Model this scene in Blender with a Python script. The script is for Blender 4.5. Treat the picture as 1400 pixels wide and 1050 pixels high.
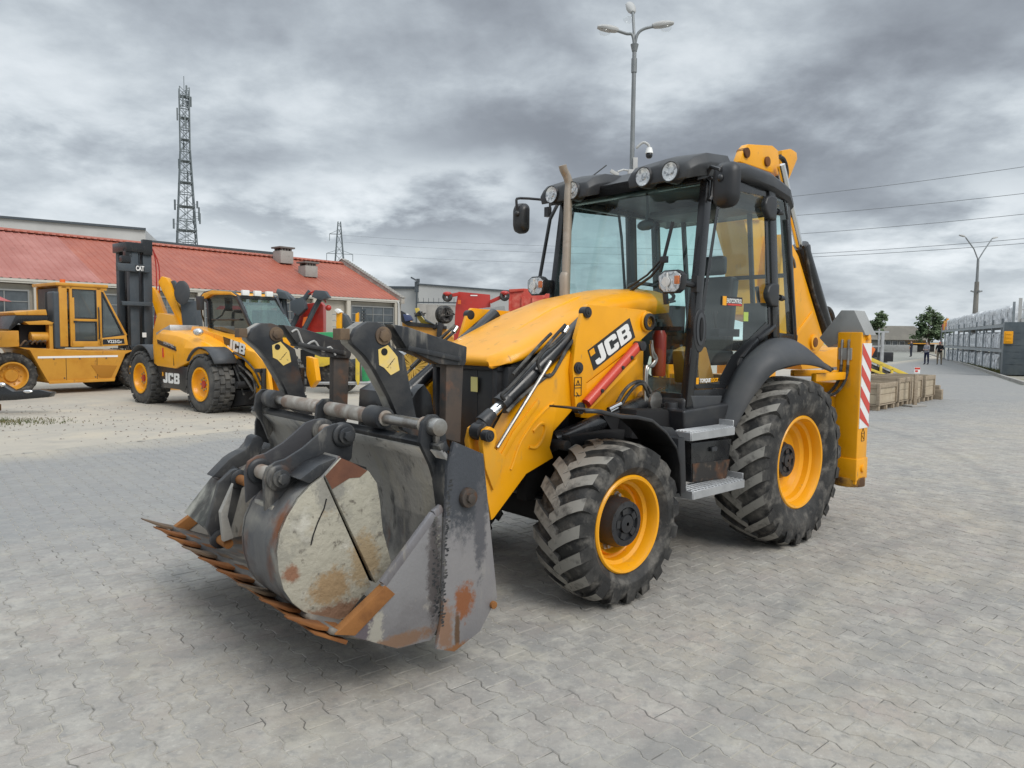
import bpy, bmesh, math, random
from mathutils import Vector, Matrix
import numpy as np
R = math.radians
random.seed(7)
sc = bpy.context.scene
for _o in list(bpy.data.objects): bpy.data.objects.remove(_o)
COL = sc.collection

# ---------------------------------------------------------------- camera
cam = bpy.data.cameras.new('camera')
cam.sensor_width = 36; cam.lens = 25.47; cam.clip_start = .05; cam.clip_end = 3000
camo = bpy.data.objects.new('camera', cam); COL.objects.link(camo)
_p, _r = 0.0667, 0.0115
_f = Vector((0, math.cos(_p), -math.sin(_p))); _u = Vector((0, math.sin(_p), math.cos(_p))); _x = Vector((1, 0, 0))
_rx = _x * math.cos(_r) + _u * math.sin(_r); _ux = -_x * math.sin(_r) + _u * math.cos(_r)
camo.matrix_world = Matrix(((_rx.x, _ux.x, -_f.x, 0), (_rx.y, _ux.y, -_f.y, 0), (_rx.z, _ux.z, -_f.z, 1.7326), (0, 0, 0, 1)))
sc.camera = camo
sc.render.engine = 'CYCLES'
sc.cycles.use_denoising = True
sc.cycles.max_bounces = 8; sc.cycles.transparent_max_bounces = 16
sc.view_settings.view_transform = 'Standard'; sc.view_settings.look = 'None'
sc.view_settings.exposure = 0.0; sc.view_settings.gamma = 1.0
sc.view_settings.use_curve_mapping = False

# ---------------------------------------------------------------- sky: overcast, layered cloud over a pale sky
world = bpy.data.worlds.new('World'); sc.world = world; world.use_nodes = True
SUN_EL, SUN_AZ = R(46), R(142)     # azimuth clockwise from +Y
def world_nodes():
    nt = world.node_tree; nt.nodes.clear(); N = nt.nodes.new; L = nt.links.new
    out = N('ShaderNodeOutputWorld'); bg = N('ShaderNodeBackground'); L(bg.outputs[0], out.inputs[0])
    bg.inputs[1].default_value = 0.1
    sky = N('ShaderNodeTexSky'); sky.sky_type = 'NISHITA'; sky.sun_disc = False
    sky.sun_elevation = SUN_EL; sky.sun_rotation = SUN_AZ
    tc = N('ShaderNodeTexCoord'); sep = N('ShaderNodeSeparateXYZ'); L(tc.outputs['Generated'], sep.inputs[0])
    def m(op, a, b=None, c=None):
        n = N('ShaderNodeMath'); n.operation = op
        for i, v in enumerate((a, b, c)):
            if v is None: continue
            if isinstance(v, (int, float)): n.inputs[i].default_value = v
            else: L(v, n.inputs[i])
        return n.outputs[0]
    z = m('MAXIMUM', sep.outputs[2], 0.0)
    dz = m('ADD', z, 0.27)
    cx = m('DIVIDE', sep.outputs[0], dz); cy = m('DIVIDE', sep.outputs[1], dz)
    comb = N('ShaderNodeCombineXYZ'); L(cx, comb.inputs[0]); L(cy, comb.inputs[1])
    def noise(scale, detail, rough, off, dist=0.0):
        v = N('ShaderNodeVectorMath'); v.operation = 'ADD'; v.inputs[1].default_value = off; L(comb.outputs[0], v.inputs[0])
        n = N('ShaderNodeTexNoise'); n.inputs['Scale'].default_value = scale; n.inputs['Detail'].default_value = detail
        n.inputs['Roughness'].default_value = rough; n.inputs['Distortion'].default_value = dist
        L(v.outputs[0], n.inputs['Vector']); return n.outputs['Fac']
    big = noise(0.8, 3, .45, (3.1, 1.7, 0.0), .2)
    mid = noise(2.3, 9, .54, (0.4, 5.2, 1.0), .15)
    fine = noise(6.5, 9, .60, (1.0, 2.0, 4.0), .1)
    # soft cloud masses in direction space (azimuth tangent, elevation), ragged by the same noises
    az = m('DIVIDE', sep.outputs[0], m('MAXIMUM', sep.outputs[1], 0.15))
    el = sep.outputs[2]
    wob = m('MULTIPLY', m('SUBTRACT', mid, .5), .55); wob2 = m('MULTIPLY', m('SUBTRACT', fine, .5), .10)
    wel = m('MULTIPLY', m('SUBTRACT', mid, .5), .16)
    azw = m('ADD', m('ADD', az, wob), wob2); elw = m('ADD', m('ADD', el, wel), m('MULTIPLY', wob2, .5))
    front = N('ShaderNodeMapRange'); front.inputs[1].default_value = .1; front.inputs[2].default_value = .4; L(sep.outputs[1], front.inputs[0])
    def blob(a, e, ra, re):
        d = m('ADD', m('POWER', m('DIVIDE', m('SUBTRACT', azw, a), ra), 2.0), m('POWER', m('DIVIDE', m('SUBTRACT', elw, e), re), 2.0))
        return m('MULTIPLY', m('POWER', 2.718, m('MULTIPLY', d, -1.0)), front.outputs[0])
    v = m('ADD', m('MULTIPLY', big, .45), m('MULTIPLY', mid, .72)); v = m('ADD', v, m('MULTIPLY', fine, .26)); v = m('ADD', v, -.135)
    for a, e, ra, re, w in CLOUDS:
        v = m('ADD', v, m('MULTIPLY', blob(a, e, ra, re), w))
    low = N('ShaderNodeMapRange'); low.inputs[1].default_value = .16; low.inputs[2].default_value = 0.0; low.inputs[3].default_value = 0; low.inputs[4].default_value = .10
    L(sep.outputs[2], low.inputs[0]); v = m('ADD', v, low.outputs[0])
    rp = N('ShaderNodeValToRGB'); L(v, rp.inputs[0]); cr = rp.color_ramp; cr.interpolation = 'B_SPLINE'
    cr.elements[0].position = .30; cr.elements[0].color = (.235, .258, .295, 1)
    cr.elements[1].position = .80; cr.elements[1].color = (.90, .95, .99, 1)
    for pos, col in ((.44, (.335, .37, .415, 1)), (.55, (.465, .515, .565, 1)), (.65, (.64, .70, .745, 1))):
        e = cr.elements.new(pos); e.color = col
    # an overcast sky is brighter towards the zenith
    zen = N('ShaderNodeMapRange'); zen.inputs[1].default_value = .40; zen.inputs[2].default_value = 1.0; zen.inputs[3].default_value = 10.0; zen.inputs[4].default_value = 24.0
    L(sep.outputs[2], zen.inputs[0])
    mul = N('ShaderNodeVectorMath'); mul.operation = 'SCALE'; L(rp.outputs[0], mul.inputs[0]); L(zen.outputs[0], mul.inputs['Scale'])
    mix = N('ShaderNodeMix'); mix.data_type = 'RGBA'; mix.inputs[0].default_value = .95
    L(sky.outputs[0], mix.inputs[6]); L(mul.outputs[0], mix.inputs[7]); L(mix.outputs[2], bg.inputs[0])
# (azimuth tangent, sine of elevation, spreads, weight)
CLOUDS = [(.22, .235, .26, .075, -.20), (.02, .235, .16, .05, -.10), (.62, .36, .22, .08, -.12), (.45, .22, .3, .05, -.10), (-.08, .19, .17, .035, .26), (-.33, .165, .18, .03, .10), (-.25, .10, .30, .022, .10), (.05, .13, .2, .02, .10),
          (-.60, .19, .2, .04, -.06), (.66, .15, .14, .045, .16), (-.55, .34, .3, .1, .03), (-.15, .40, .35, .06, -.03), (-.66, .26, .16, .05, .08), (-.2, .135, .25, .012, -.10), (.62, .075, .2, .02, -.06)]
world_nodes()
sun = bpy.data.lights.new('sun', 'SUN'); sun.energy = 2.0; sun.angle = R(32); sun.color = (1, .96, .9)
suno = bpy.data.objects.new('sun', sun); COL.objects.link(suno)
_d = Vector((math.sin(SUN_AZ) * math.cos(SUN_EL), math.cos(SUN_AZ) * math.cos(SUN_EL), math.sin(SUN_EL)))
suno.rotation_euler = (-_d).to_track_quat('-Z', 'Y').to_euler(); suno.location = _d * 50

# ---------------------------------------------------------------- helpers
def V(*a): return Vector(a)
class MB:
    def __init__(s): s.bm = bmesh.new(); s.mi = 0
    def _f(s, vs):
        try:
            f = s.bm.faces.new(vs); f.material_index = s.mi; return f
        except ValueError: return None
    def pts(s, P): return [s.bm.verts.new(p) for p in P]
    def hexa(s, P):
        v = s.pts(P)
        for q in ((3, 2, 1, 0), (4, 5, 6, 7), (0, 1, 5, 4), (1, 2, 6, 5), (2, 3, 7, 6), (3, 0, 4, 7)): s._f([v[i] for i in q])
        return s
    def box(s, c, d, rot=None):
        x, y, z = d[0] / 2, d[1] / 2, d[2] / 2
        P = [V(a, b, e) for e in (-z, z) for a, b in ((-x, -y), (x, -y), (x, y), (-x, y))]
        if rot is not None:
            M = rot if isinstance(rot, Matrix) else Matrix.Rotation(rot, 3, 'Z')
            P = [M @ p for p in P]
        return s.hexa([p + V(*c) for p in P])
    def bar(s, p0, p1, w, h, up=(0, 0, 1)):
        p0, p1 = V(*p0), V(*p1); d = (p1 - p0).normalized(); a = d.cross(V(*up))
        if a.length < 1e-4: a = d.cross(V(1, 0, 0))
        a.normalize(); b = a.cross(d); a *= w / 2; b *= h / 2
        return s.hexa([p0 - a - b, p0 + a - b, p0 + a + b, p0 - a + b, p1 - a - b, p1 + a - b, p1 + a + b, p1 - a + b])
    def prism(s, poly, ax, a, b):
        def m(p, t): q = list(p); q.insert(ax, t); return q
        A = s.pts([m(p, a) for p in poly]); B = s.pts([m(p, b) for p in poly]); n = len(poly)
        s._f(A); s._f(B[::-1])
        for i in range(n): s._f([A[i], B[i], B[(i + 1) % n], A[(i + 1) % n]])
        return s
    def loft(s, rings, cap=True, closed=True):
        Rr = [s.pts(r) for r in rings]; n = len(Rr[0])
        for a, b in zip(Rr, Rr[1:]):
            for i in range(n if closed else n - 1): s._f([a[i], a[(i + 1) % n], b[(i + 1) % n], b[i]])
        if cap and closed: s._f(Rr[0][::-1]); s._f(Rr[-1])
        return s
    def tube(s, P, r, n=8, cap=True, sm=0):
        P = [V(*p) for p in P]
        if sm:
            Q = []
            for i in range(len(P) - 1):
                a, b, c, d = P[max(i - 1, 0)], P[i], P[i + 1], P[min(i + 2, len(P) - 1)]
                for k in range(sm):
                    t = k / sm
                    Q.append(.5 * ((2 * b) + (c - a) * t + (2 * a - 5 * b + 4 * c - d) * t * t + (3 * b - a - 3 * c + d) * t ** 3))
            P = Q + [P[-1]]
        rs = r if isinstance(r, (list, tuple)) else [r] * len(P)
        if len(rs) != len(P): rs = [rs[0] + (rs[-1] - rs[0]) * i / (len(P) - 1) for i in range(len(P))]
        rings = []; u = None
        for i, p in enumerate(P):
            t = (P[min(i + 1, len(P) - 1)] - P[max(i - 1, 0)]).normalized()
            if u is None: u = t.orthogonal().normalized()
            else: u = (u - t * u.dot(t)).normalized()
            w = t.cross(u)
            rings.append([p + (u * math.cos(2 * math.pi * k / n) + w * math.sin(2 * math.pi * k / n)) * rs[i] for k in range(n)])
        return s.loft(rings, cap)
    def cyl(s, p0, p1, r0, r1=None, n=20): return s.tube([p0, p1], [r0, r0 if r1 is None else r1], n)
    def lathe(s, prof, o=(0, 0, 0), ax=1, n=40, close=False):
        rings = []
        for k in range(n):
            a = 2 * math.pi * k / n; ring = []
            for r, t in prof:
                q = [r * math.cos(a), r * math.sin(a)]; q.insert(ax, t); ring.append(V(*q) + V(*o))
            rings.append(ring)
        Rr = [s.pts(r) for r in rings]; m = len(prof)
        for k in range(n):
            a, b = Rr[k], Rr[(k + 1) % n]
            for i in range(m if close else m - 1): s._f([a[i], a[(i + 1) % m], b[(i + 1) % m], b[i]])
        return s
    def ball(s, c, r, n=10, m=7):
        r = r if isinstance(r, (list, tuple)) else (r, r, r); c = V(*c); rings = []
        for j in range(1, m):
            t = math.pi * j / m
            rings.append([c + V(r[0] * math.sin(t) * math.cos(2 * math.pi * k / n), r[1] * math.sin(t) * math.sin(2 * math.pi * k / n), r[2] * math.cos(t)) for k in range(n)])
        s.loft(rings); return s
    def face(s, P):
        s._f(s.pts(P)); return s
    def build(s, name, mat, par=None, bev=0, seg=2, smooth=38, loc=None, rz=0, **tg):
        bm = s.bm
        bmesh.ops.recalc_face_normals(bm, faces=bm.faces)
        if bev:
            es = [e for e in bm.edges if len(e.link_faces) == 2 and e.calc_face_angle(0) > R(28)]
            bmesh.ops.bevel(bm, geom=es, offset=bev, segments=seg, profile=.6, affect='EDGES', clamp_overlap=True)
        me = bpy.data.meshes.new(name); bm.to_mesh(me); bm.free()
        for m in (mat if isinstance(mat, (list, tuple)) else [mat]): me.materials.append(m)
        if smooth:
            me.shade_smooth(); me.set_sharp_from_angle(angle=R(smooth))
        return link(name, me, par, loc, rz, **tg)
def link(name, me, par=None, loc=None, rz=0, **tg):
    o = bpy.data.objects.new(name, me); COL.objects.link(o)
    if par is not None: o.parent = par
    if loc is not None: o.location = loc
    if rz: o.rotation_euler.z = rz
    for k, v in tg.items(): o['category' if k == 'cat' else k] = v
    return o
def thing(name, label, cat, loc=(0, 0, 0), rz=0, group=None):
    o = bpy.data.objects.new(name, None); COL.objects.link(o); o.location = loc; o.rotation_euler.z = rz
    o.empty_display_size = .1; o['label'] = label; o['category'] = cat
    if group: o['group'] = group
    return o
def copytree(o, par=None, loc=None, rz=None, label=None):
    c = o.copy(); COL.objects.link(c)
    if par is not None: c.parent = par
    if loc is not None: c.location = loc
    if rz is not None: c.rotation_euler.z = rz
    if label: c['label'] = label
    for ch in list(o.children): copytree(ch, c)
    return c
def rrect(x0, y0, x1, y1, r, n=4):
    P = []
    for cx, cy, a in ((x1 - r, y1 - r, 0), (x0 + r, y1 - r, 90), (x0 + r, y0 + r, 180), (x1 - r, y0 + r, 270)):
        for k in range(n + 1):
            t = R(a + 90 * k / n); P.append((cx + r * math.cos(t), cy + r * math.sin(t)))
    return P
def circ(cx, cy, r, n=20, a0=0, a1=360):
    full = a1 - a0 == 360
    return [(cx + r * math.cos(R(a0 + (a1 - a0) * k / (n if full else n - 1))), cy + r * math.sin(R(a0 + (a1 - a0) * k / (n if full else n - 1)))) for k in range(n)]
def text_mesh(s, h, ext=.002, bold=.02, shear=0.0):
    cu = bpy.data.curves.new('lettering', 'FONT'); cu.body = s; cu.size = h * 1.4; cu.extrude = ext; cu.offset = bold * h; cu.shear = shear
    cu.resolution_u = 3
    o = bpy.data.objects.new('lettering', cu); COL.objects.link(o)
    dg = bpy.context.evaluated_depsgraph_get(); dg.update()
    me = bpy.data.meshes.new_from_object(o.evaluated_get(dg)); bpy.data.objects.remove(o); return me
def text(name, s, h, mat, o, u, v, par, w=None, bold=.02, shear=0.0, ext=.002):
    """flat raised lettering: lower-left corner o, reading direction u, up v"""
    me = text_mesh(s, h, ext, bold, shear); u = V(*u).normalized(); v = V(*v); v = (v - u * v.dot(u)).normalized(); n = u.cross(v)
    xs = [q.co.x for q in me.vertices]; x0 = min(xs); k = (w / (max(xs) - x0)) if w else 1
    for q in me.vertices:
        p = V(*o) + u * ((q.co.x - x0) * k) + v * q.co.y + n * q.co.z; q.co = p
    me.materials.clear(); me.materials.append(mat)
    return link(name, me, par)
LJ = [(.40, 1), (.72, 1), (.72, .2), (.67, .07), (.55, 0), (.14, 0), (.04, .05), (0, .16), (0, .33), (.3, .33), (.3, .27), (.33, .23), (.38, .23), (.40, .27)]
LC = [(.14, 1), (.70, 1), (.81, .95), (.85, .84), (.85, .64), (.55, .64), (.55, .76), (.30, .76), (.30, .24), (.55, .24), (.55, .38), (.85, .38), (.85, .16), (.81, .05), (.70, 0), (.14, 0), (.04, .05), (0, .16), (0, .84), (.04, .95)]
LB = [(0, 0), (.70, 0), (.81, .04), (.85, .13), (.85, .38), (.82, .46), (.75, .5), (.82, .55), (.85, .63), (.85, .87), (.81, .96), (.70, 1), (0, 1)]
def big_letters(par, o, u, v, h, white, dark, w=None):
    """three heavy block letters"""
    u = V(*u).normalized(); v = V(*v); v = (v - u * v.dot(u)).normalized(); n = u.cross(v); o = V(*o)
    k = (w / 2.72) if w else h
    def put(polys, mat, z0, z1):
        mb = MB()
        for poly, dx in polys:
            A = mb.pts([o + u * ((x + dx) * k) + v * (y * h) + n * z0 for x, y in poly]); B = mb.pts([o + u * ((x + dx) * k) + v * (y * h) + n * z1 for x, y in poly])
            mb._f(A[::-1]); mb._f(B); m = len(poly)
            for i in range(m): mb._f([A[i], A[(i + 1) % m], B[(i + 1) % m], B[i]])
        return mb.build('lettering', mat, par, smooth=0)
    put([(LJ, 0), (LC, .82), (LB, 1.77)], white, .0, .003)
    rc = [(.3, .22), (.52, .22), (.56, .27), (.56, .36), (.52, .41), (.3, .41)]
    put([(rc, 1.77), ([(x, y + .37) for x, y in rc], 1.77)], dark, .0005, .0036)

# ---------------------------------------------------------------- materials
def nodes(name):
    m = bpy.data.materials.new(name); m.use_nodes = True; nt = m.node_tree; nt.nodes.clear()
    return m, nt, nt.nodes.new, nt.links.new
def c4(c): return (c[0], c[1], c[2], 1)
def mat(name, col, rough=.5, metal=0, coat=0, spec=.5, layers=(), bump=None, coord='obj', emit=None, rvar=.12, spots=()):
    """layers: (colour, scale, lo, hi, detail, stretch xyz, roughness or None)"""
    m, nt, N, L = nodes(name)
    out = N('ShaderNodeOutputMaterial'); b = N('ShaderNodeBsdfPrincipled'); L(b.outputs[0], out.inputs[0])
    b.inputs['Metallic'].default_value = metal; b.inputs['Specular IOR Level'].default_value = spec
    if coat: b.inputs['Coat Weight'].default_value = coat; b.inputs['Coat Roughness'].default_value = .12
    if coord == 'obj': src = N('ShaderNodeTexCoord').outputs['Object']
    else: src = N('ShaderNodeNewGeometry').outputs['Position']
    def noise(scale, detail, stretch, rough_=.6, off=(0, 0, 0)):
        mp = N('ShaderNodeMapping'); mp.inputs['Scale'].default_value = stretch; mp.inputs['Location'].default_value = off; L(src, mp.inputs[0])
        n = N('ShaderNodeTexNoise'); n.inputs['Scale'].default_value = scale; n.inputs['Detail'].default_value = detail; n.inputs['Roughness'].default_value = rough_
        L(mp.outputs[0], n.inputs['Vector']); return n.outputs['Fac']
    def rng(v, a, b_, c=0., d=1.):
        r = N('ShaderNodeMapRange'); r.inputs[1].default_value = a; r.inputs[2].default_value = b_; r.inputs[3].default_value = c; r.inputs[4].default_value = d
        L(v, r.inputs[0]); return r.outputs[0]
    rgb = N('ShaderNodeRGB'); rgb.outputs[0].default_value = c4(col); cur = rgb.outputs[0]
    rv = rng(noise(3.3, 4, (1, 1, 1), off=(5, 1, 2)), .3, .7, rough - rvar * .5, rough + rvar * .5)
    for i, ly in enumerate(layers):
        lc, scl, lo, hi = ly[:4]; det = ly[4] if len(ly) > 4 else 5; st = ly[5] if len(ly) > 5 else (1, 1, 1); lr = ly[6] if len(ly) > 6 else None
        fac = rng(noise(scl, det, st, off=(i * 7.3, i * 3.1, i * 1.7)), lo, hi)
        mx = N('ShaderNodeMix'); mx.data_type = 'RGBA'; L(fac, mx.inputs[0]); L(cur, mx.inputs[6]); mx.inputs[7].default_value = c4(lc); cur = mx.outputs[2]
        if lr is not None:
            mr = N('ShaderNodeMix'); L(fac, mr.inputs[0]); L(rv, mr.inputs[2]); mr.inputs[3].default_value = lr; rv = mr.outputs[0]
    for i, (ctr, rad_, lc, amp) in enumerate(spots):               # stains that sit at one place on the piece
        mp = N('ShaderNodeMapping'); mp.vector_type = 'POINT'; mp.inputs['Scale'].default_value = [1 / q for q in rad_]; mp.inputs['Location'].default_value = [-c_ / q for c_, q in zip(ctr, rad_)]; L(src, mp.inputs[0])
        ln = N('ShaderNodeVectorMath'); ln.operation = 'LENGTH'; L(mp.outputs[0], ln.inputs[0])
        ad = N('ShaderNodeMath'); ad.operation = 'MULTIPLY_ADD'; L(noise(24, 12, (1, 1, 1), .78, (i * 5.1, 0, i * 2.2)), ad.inputs[0]); ad.inputs[1].default_value = amp * 3.6; L(ln.outputs['Value'], ad.inputs[2])
        fac = rng(ad.outputs[0], amp * 1.8 + .95, amp * 1.8 + .55)
        mx = N('ShaderNodeMix'); mx.data_type = 'RGBA'; L(fac, mx.inputs[0]); L(cur, mx.inputs[6]); mx.inputs[7].default_value = c4(lc); cur = mx.outputs[2]
    L(cur, b.inputs['Base Color']); L(rv, b.inputs['Roughness'])
    if bump:
        bn = N('ShaderNodeBump'); bn.inputs['Strength'].default_value = bump[1]; bn.inputs['Distance'].default_value = bump[2] if len(bump) > 2 else .01
        L(noise(bump[0], 5, bump[3] if len(bump) > 3 else (1, 1, 1)), bn.inputs['Height']); L(bn.outputs[0], b.inputs['Normal'])
    if emit: b.inputs['Emission Color'].default_value = c4(emit); b.inputs['Emission Strength'].default_value = 1
    return m
def glass(name, tint, refl=1.0, dirt=.04, ior=1.5):
    m, nt, N, L = nodes(name)
    out = N('ShaderNodeOutputMaterial'); t = N('ShaderNodeBsdfTransparent'); t.inputs[0].default_value = c4(tint)
    g = N('ShaderNodeBsdfGlossy'); g.inputs['Roughness'].default_value = .03; g.inputs[0].default_value = (.95, 1, .98, 1)
    lw = N('ShaderNodeLayerWeight'); pw_ = N('ShaderNodeMath'); pw_.operation = 'POWER'; pw_.inputs[1].default_value = 4.0; L(lw.outputs['Facing'], pw_.inputs[0])
    mu = N('ShaderNodeMath'); mu.operation = 'MULTIPLY_ADD'; mu.inputs[1].default_value = .85 * refl; mu.inputs[2].default_value = .075 * refl; mu.use_clamp = True; L(pw_.outputs[0], mu.inputs[0])
    mx = N('ShaderNodeMixShader'); L(mu.outputs[0], mx.inputs[0]); L(t.outputs[0], mx.inputs[1]); L(g.outputs[0], mx.inputs[2])
    d = N('ShaderNodeBsdfDiffuse'); d.inputs[0].default_value = (.45, .47, .46, 1)
    tc = N('ShaderNodeTexCoord'); n = N('ShaderNodeTexNoise'); n.inputs['Scale'].default_value = 2.2; n.inputs['Detail'].default_value = 6; L(tc.outputs['Object'], n.inputs['Vector'])
    mr = N('ShaderNodeMapRange'); mr.inputs[1].default_value = .35; mr.inputs[2].default_value = .75; mr.inputs[3].default_value = dirt * .3; mr.inputs[4].default_value = dirt * 2; L(n.outputs[0], mr.inputs[0])
    m2 = N('ShaderNodeMixShader'); L(mr.outputs[0], m2.inputs[0]); L(mx.outputs[0], m2.inputs[1]); L(d.outputs[0], m2.inputs[2])
    L(m2.outputs[0], out.inputs[0]); return m
dust = (.30, .27, .22); rust = (.19, .075, .026); mud = (.33, .31, .25)
YEL = mat('yellow_paint', (.88, .385, .003), .38, 0, .2, .42, [((.74, .32, .006), 1.6, .45, .8), ((.66, .36, .05), 2.4, .58, .82, 9, (1, 1, .6), .6), ((.46, .25, .06), 9, .60, .80, 8, (1, 1, .5), .6), ((.33, .20, .08), 16, .66, .74, 10, (1, .35, .35), .7)], (60, .04, .002))
YEL2 = mat('aged_yellow_paint', (.63, .305, .035), .45, 0, .2, .5, [((.52, .22, .02), 2, .45, .75), ((.24, .10, .03), 7, .62, .74, 7, (1, 1, .4), .8)], (30, .06, .003))
YEL3 = mat('pale_yellow_paint', (.72, .52, .06), .5, 0, 0, .5, [((.5, .38, .1), 4, .5, .75)])
BLK = mat('black_plastic', (.022, .023, .026), .42, 0, 0, .5, [((.06, .058, .054), 3.5, .5, .85, 6, (1, 1, 1), .65)], (220, .12, .002))
BLKG = mat('black_gloss_paint', (.014, .015, .017), .28, 0, .2, .5, [((.07, .065, .06), 5, .56, .85, 6, (1, 1, .6), .6)])
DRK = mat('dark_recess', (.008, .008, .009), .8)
GRYP = mat('charcoal_plastic', (.052, .056, .062), .55, 0, 0, .45, [((.085, .085, .085), 2.6, .45, .8)], (260, .1, .002))
RUB = mat('rubber', (.024, .024, .024), .62, 0, 0, .35, [((.075, .072, .067), 5, .45, .72, 6), ((.16, .15, .135), 9, .50, .70, 10, (1, 1, 1), .9)], (55, .6, .006))
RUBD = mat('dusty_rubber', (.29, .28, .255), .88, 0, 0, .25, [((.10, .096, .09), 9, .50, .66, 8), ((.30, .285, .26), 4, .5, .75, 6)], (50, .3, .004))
CHR = mat('chrome_rod', (.78, .78, .78), .14, 1)
STL = mat('bare_steel', (.42, .41, .39), .38, .9, 0, .5, [((.24, .21, .18), 8, .45, .7)])
GALV = mat('galvanised_steel', (.50, .51, .52), .5, .6, 0, .5, [((.38, .39, .40), 6, .4, .7)])
WORN = mat('worn_black_steel', (.030, .033, .038), .42, .25, 0, .5, [((.085, .083, .08), 3.2, .42, .70, 7, (1, 1, 1.4), .6), ((.26, .245, .215), 9, .56, .72, 9, (1, .6, .25), .7), ((.13, .055, .022), 2.6, .62, .76, 8, (1, 1, .6), .85)], (40, .3, .004))
POLS = mat('scoured_side_plate', (.255, .245, .245), .42, .2, 0, .5, [((.19, .185, .195), 2.0, .45, .68, 9, (1, 1, .5)), ((.33, .31, .28), 8, .58, .72, 10, (1, 1, .3), .75), ((.12, .115, .115), 5, .62, .74, 10, (1, 1, .3))], (50, .45, .005),
    spots=[((3.60, 1.12, .385), (.075, .5, .11), (.25, .095, .04), .75), ((3.645, 1.12, .24), (.022, .5, .13), (.12, .07, .04), .5), ((3.72, 1.12, .28), (.06, .5, .16), (.25, .15, .10), .6), ((3.60, 1.12, 1.02), (.24, .5, .36), (.055, .06, .07), .45), ((3.64, 1.12, .155), (.12, .5, .03), (.26, .12, .05), .8), ((3.50, 1.12, .75), (.05, .5, .30), (.10, .10, .11), .6)])
POLJ = mat('scoured_jaw_plate', (.245, .24, .245), .40, .3, 0, .5, [((.15, .14, .145), 2.0, .45, .68, 9), ((.34, .32, .29), 8, .58, .70, 10)], (50, .45, .005),
    spots=[((3.77, 1.1, .60), (.05, .5, .36), (.10, .09, .09), .6), ((4.15, 1.1, .40), (.07, .5, .22), (.13, .11, .125), .6), ((4.10, 1.1, .36), (.05, .5, .16), (.38, .36, .31), 1.0), ((3.95, 1.1, .275), (.26, .5, .045), (.24, .15, .10), .6)])
INNER = mat('muddy_bucket_steel', (.34, .325, .295), .65, .0, 0, .5, [((.15, .148, .145), 3.4, .50, .64, 11, (1, 1.2, .7)), ((.36, .335, .28), 6, .48, .68, 11, (1.4, 1.2, .30), .9), ((.07, .068, .065), 9, .60, .70, 10, (1.5, 1.5, .4)), ((.19, .085, .04), 3.1, .60, .70, 9, (1, 1, .4), .9)], (28, .6, .006))
POL = mat('scoured_steel', (.27, .265, .28), .42, .35, 0, .5, [((.13, .12, .125), 2.0, .45, .68, 8, (1, 1, .5)), ((.36, .33, .27), 8, .55, .70, 10, (1, 1, .3), .75), ((.06, .055, .055), 5, .60, .72, 9, (1, 1, .35)), ((.21, .085, .03), 2.0, .60, .70, 9, (1, 1, .45), .85)], (50, .35, .004))
ROOFP = mat('black_roof_plastic', (.030, .032, .036), .5, 0, 0, .5, [((.06, .06, .06), 2.6, .45, .8)], (260, .1, .002))
RUST = mat('rusty_steel', rust, .85, .1, 0, .3, [((.28, .12, .035), 8, .45, .7, 7), ((.09, .045, .025), 4, .5, .7, 7)], (40, .5, .005))
ORANGE_RUST = mat('orange_rust', (.285, .125, .04), .85, .1, 0, .3, [((.20, .085, .03), 7, .45, .65, 7)], (40, .5, .005))
CREAM = mat('mud_caked_cream_paint', (.405, .38, .31), .85, 0, 0, .3, [((.37, .35, .285), 3, .42, .62, 10), ((.30, .285, .24), 9, .52, .64, 11), ((.16, .145, .12), 26, .58, .68, 10), ((.48, .46, .40), 7, .58, .70, 9), ((.27, .17, .08), 5, .62, .70, 10)], (26, 1.0, .009), spots=[((4.20, .85, .52), (.13, .3, .11), (.33, .23, .13), .55), ((4.02, .85, .62), (.10, .3, .16), (.34, .26, .16), .6), ((4.40, .85, .63), (.05, .3, .05), (.25, .13, .08), .5), ((4.18, .85, .39), (.26, .3, .06), (.24, .14, .09), .6), ((4.20, .85, 1.0), (.10, .3, .12), (.25, .24, .21), .6)])
SPACER = mat('mud_worn_bar', (.36, .33, .29), .6, .3, 0, .5, [((.24, .17, .13), 6, .45, .6, 6), ((.50, .47, .42), 9, .55, .7, 7)], (50, .4, .003))
WHT = mat('white_print', (.82, .82, .80), .4)
REDP = mat('red_paint', (.46, .030, .020), .38, 0, .2, .5, [((.30, .02, .015), 3, .5, .8), ((.22, .12, .09), 9, .64, .8, 6, (1, 1, .5), .8)])
REDL = mat('faded_red_paint', (.50, .055, .035), .5, 0, 0, .5, [((.62, .17, .12), 4, .5, .72)])
ORG = mat('orange_paint', (.72, .15, .02), .4)
GRN = mat('green_paint', (.05, .34, .14), .4, 0, .1, .5, [((.04, .2, .09), 3, .5, .8)])
GREYP = mat('grey_paint', (.30, .305, .30), .5, 0, 0, .5, [((.22, .22, .21), 3, .45, .75), ((.14, .13, .12), 8, .66, .8, 6, (1, 1, .4))])
DGREY = mat('dark_blue_grey_paint', (.055, .068, .08), .5, 0, 0, .5, [((.085, .095, .105), 3, .5, .8)])
REFR = mat('retroreflective_red', (.60, .055, .035), .35); REFW = mat('retroreflective_white', (.80, .80, .79), .35)
GLW = glass('windscreen_glass', (.80, 1.0, .97), 1.0, .015)
GLS = glass('door_glass', (.90, .97, .96), .9, .02)
GLD = glass('dark_glass', (.30, .36, .37), 1.3, .05)
GLC = glass('lamp_lens', (.97, .97, .97), .6, .02)
MIRR = mat('lamp_reflector', (.72, .73, .74), .18, .6, 0, .8, [((.35, .36, .38), 34, .52, .58, 2), ((.95, .95, .95), 22, .58, .62, 2)])
LENSO = mat('amber_lens', (.70, .18, .03), .2)
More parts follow.
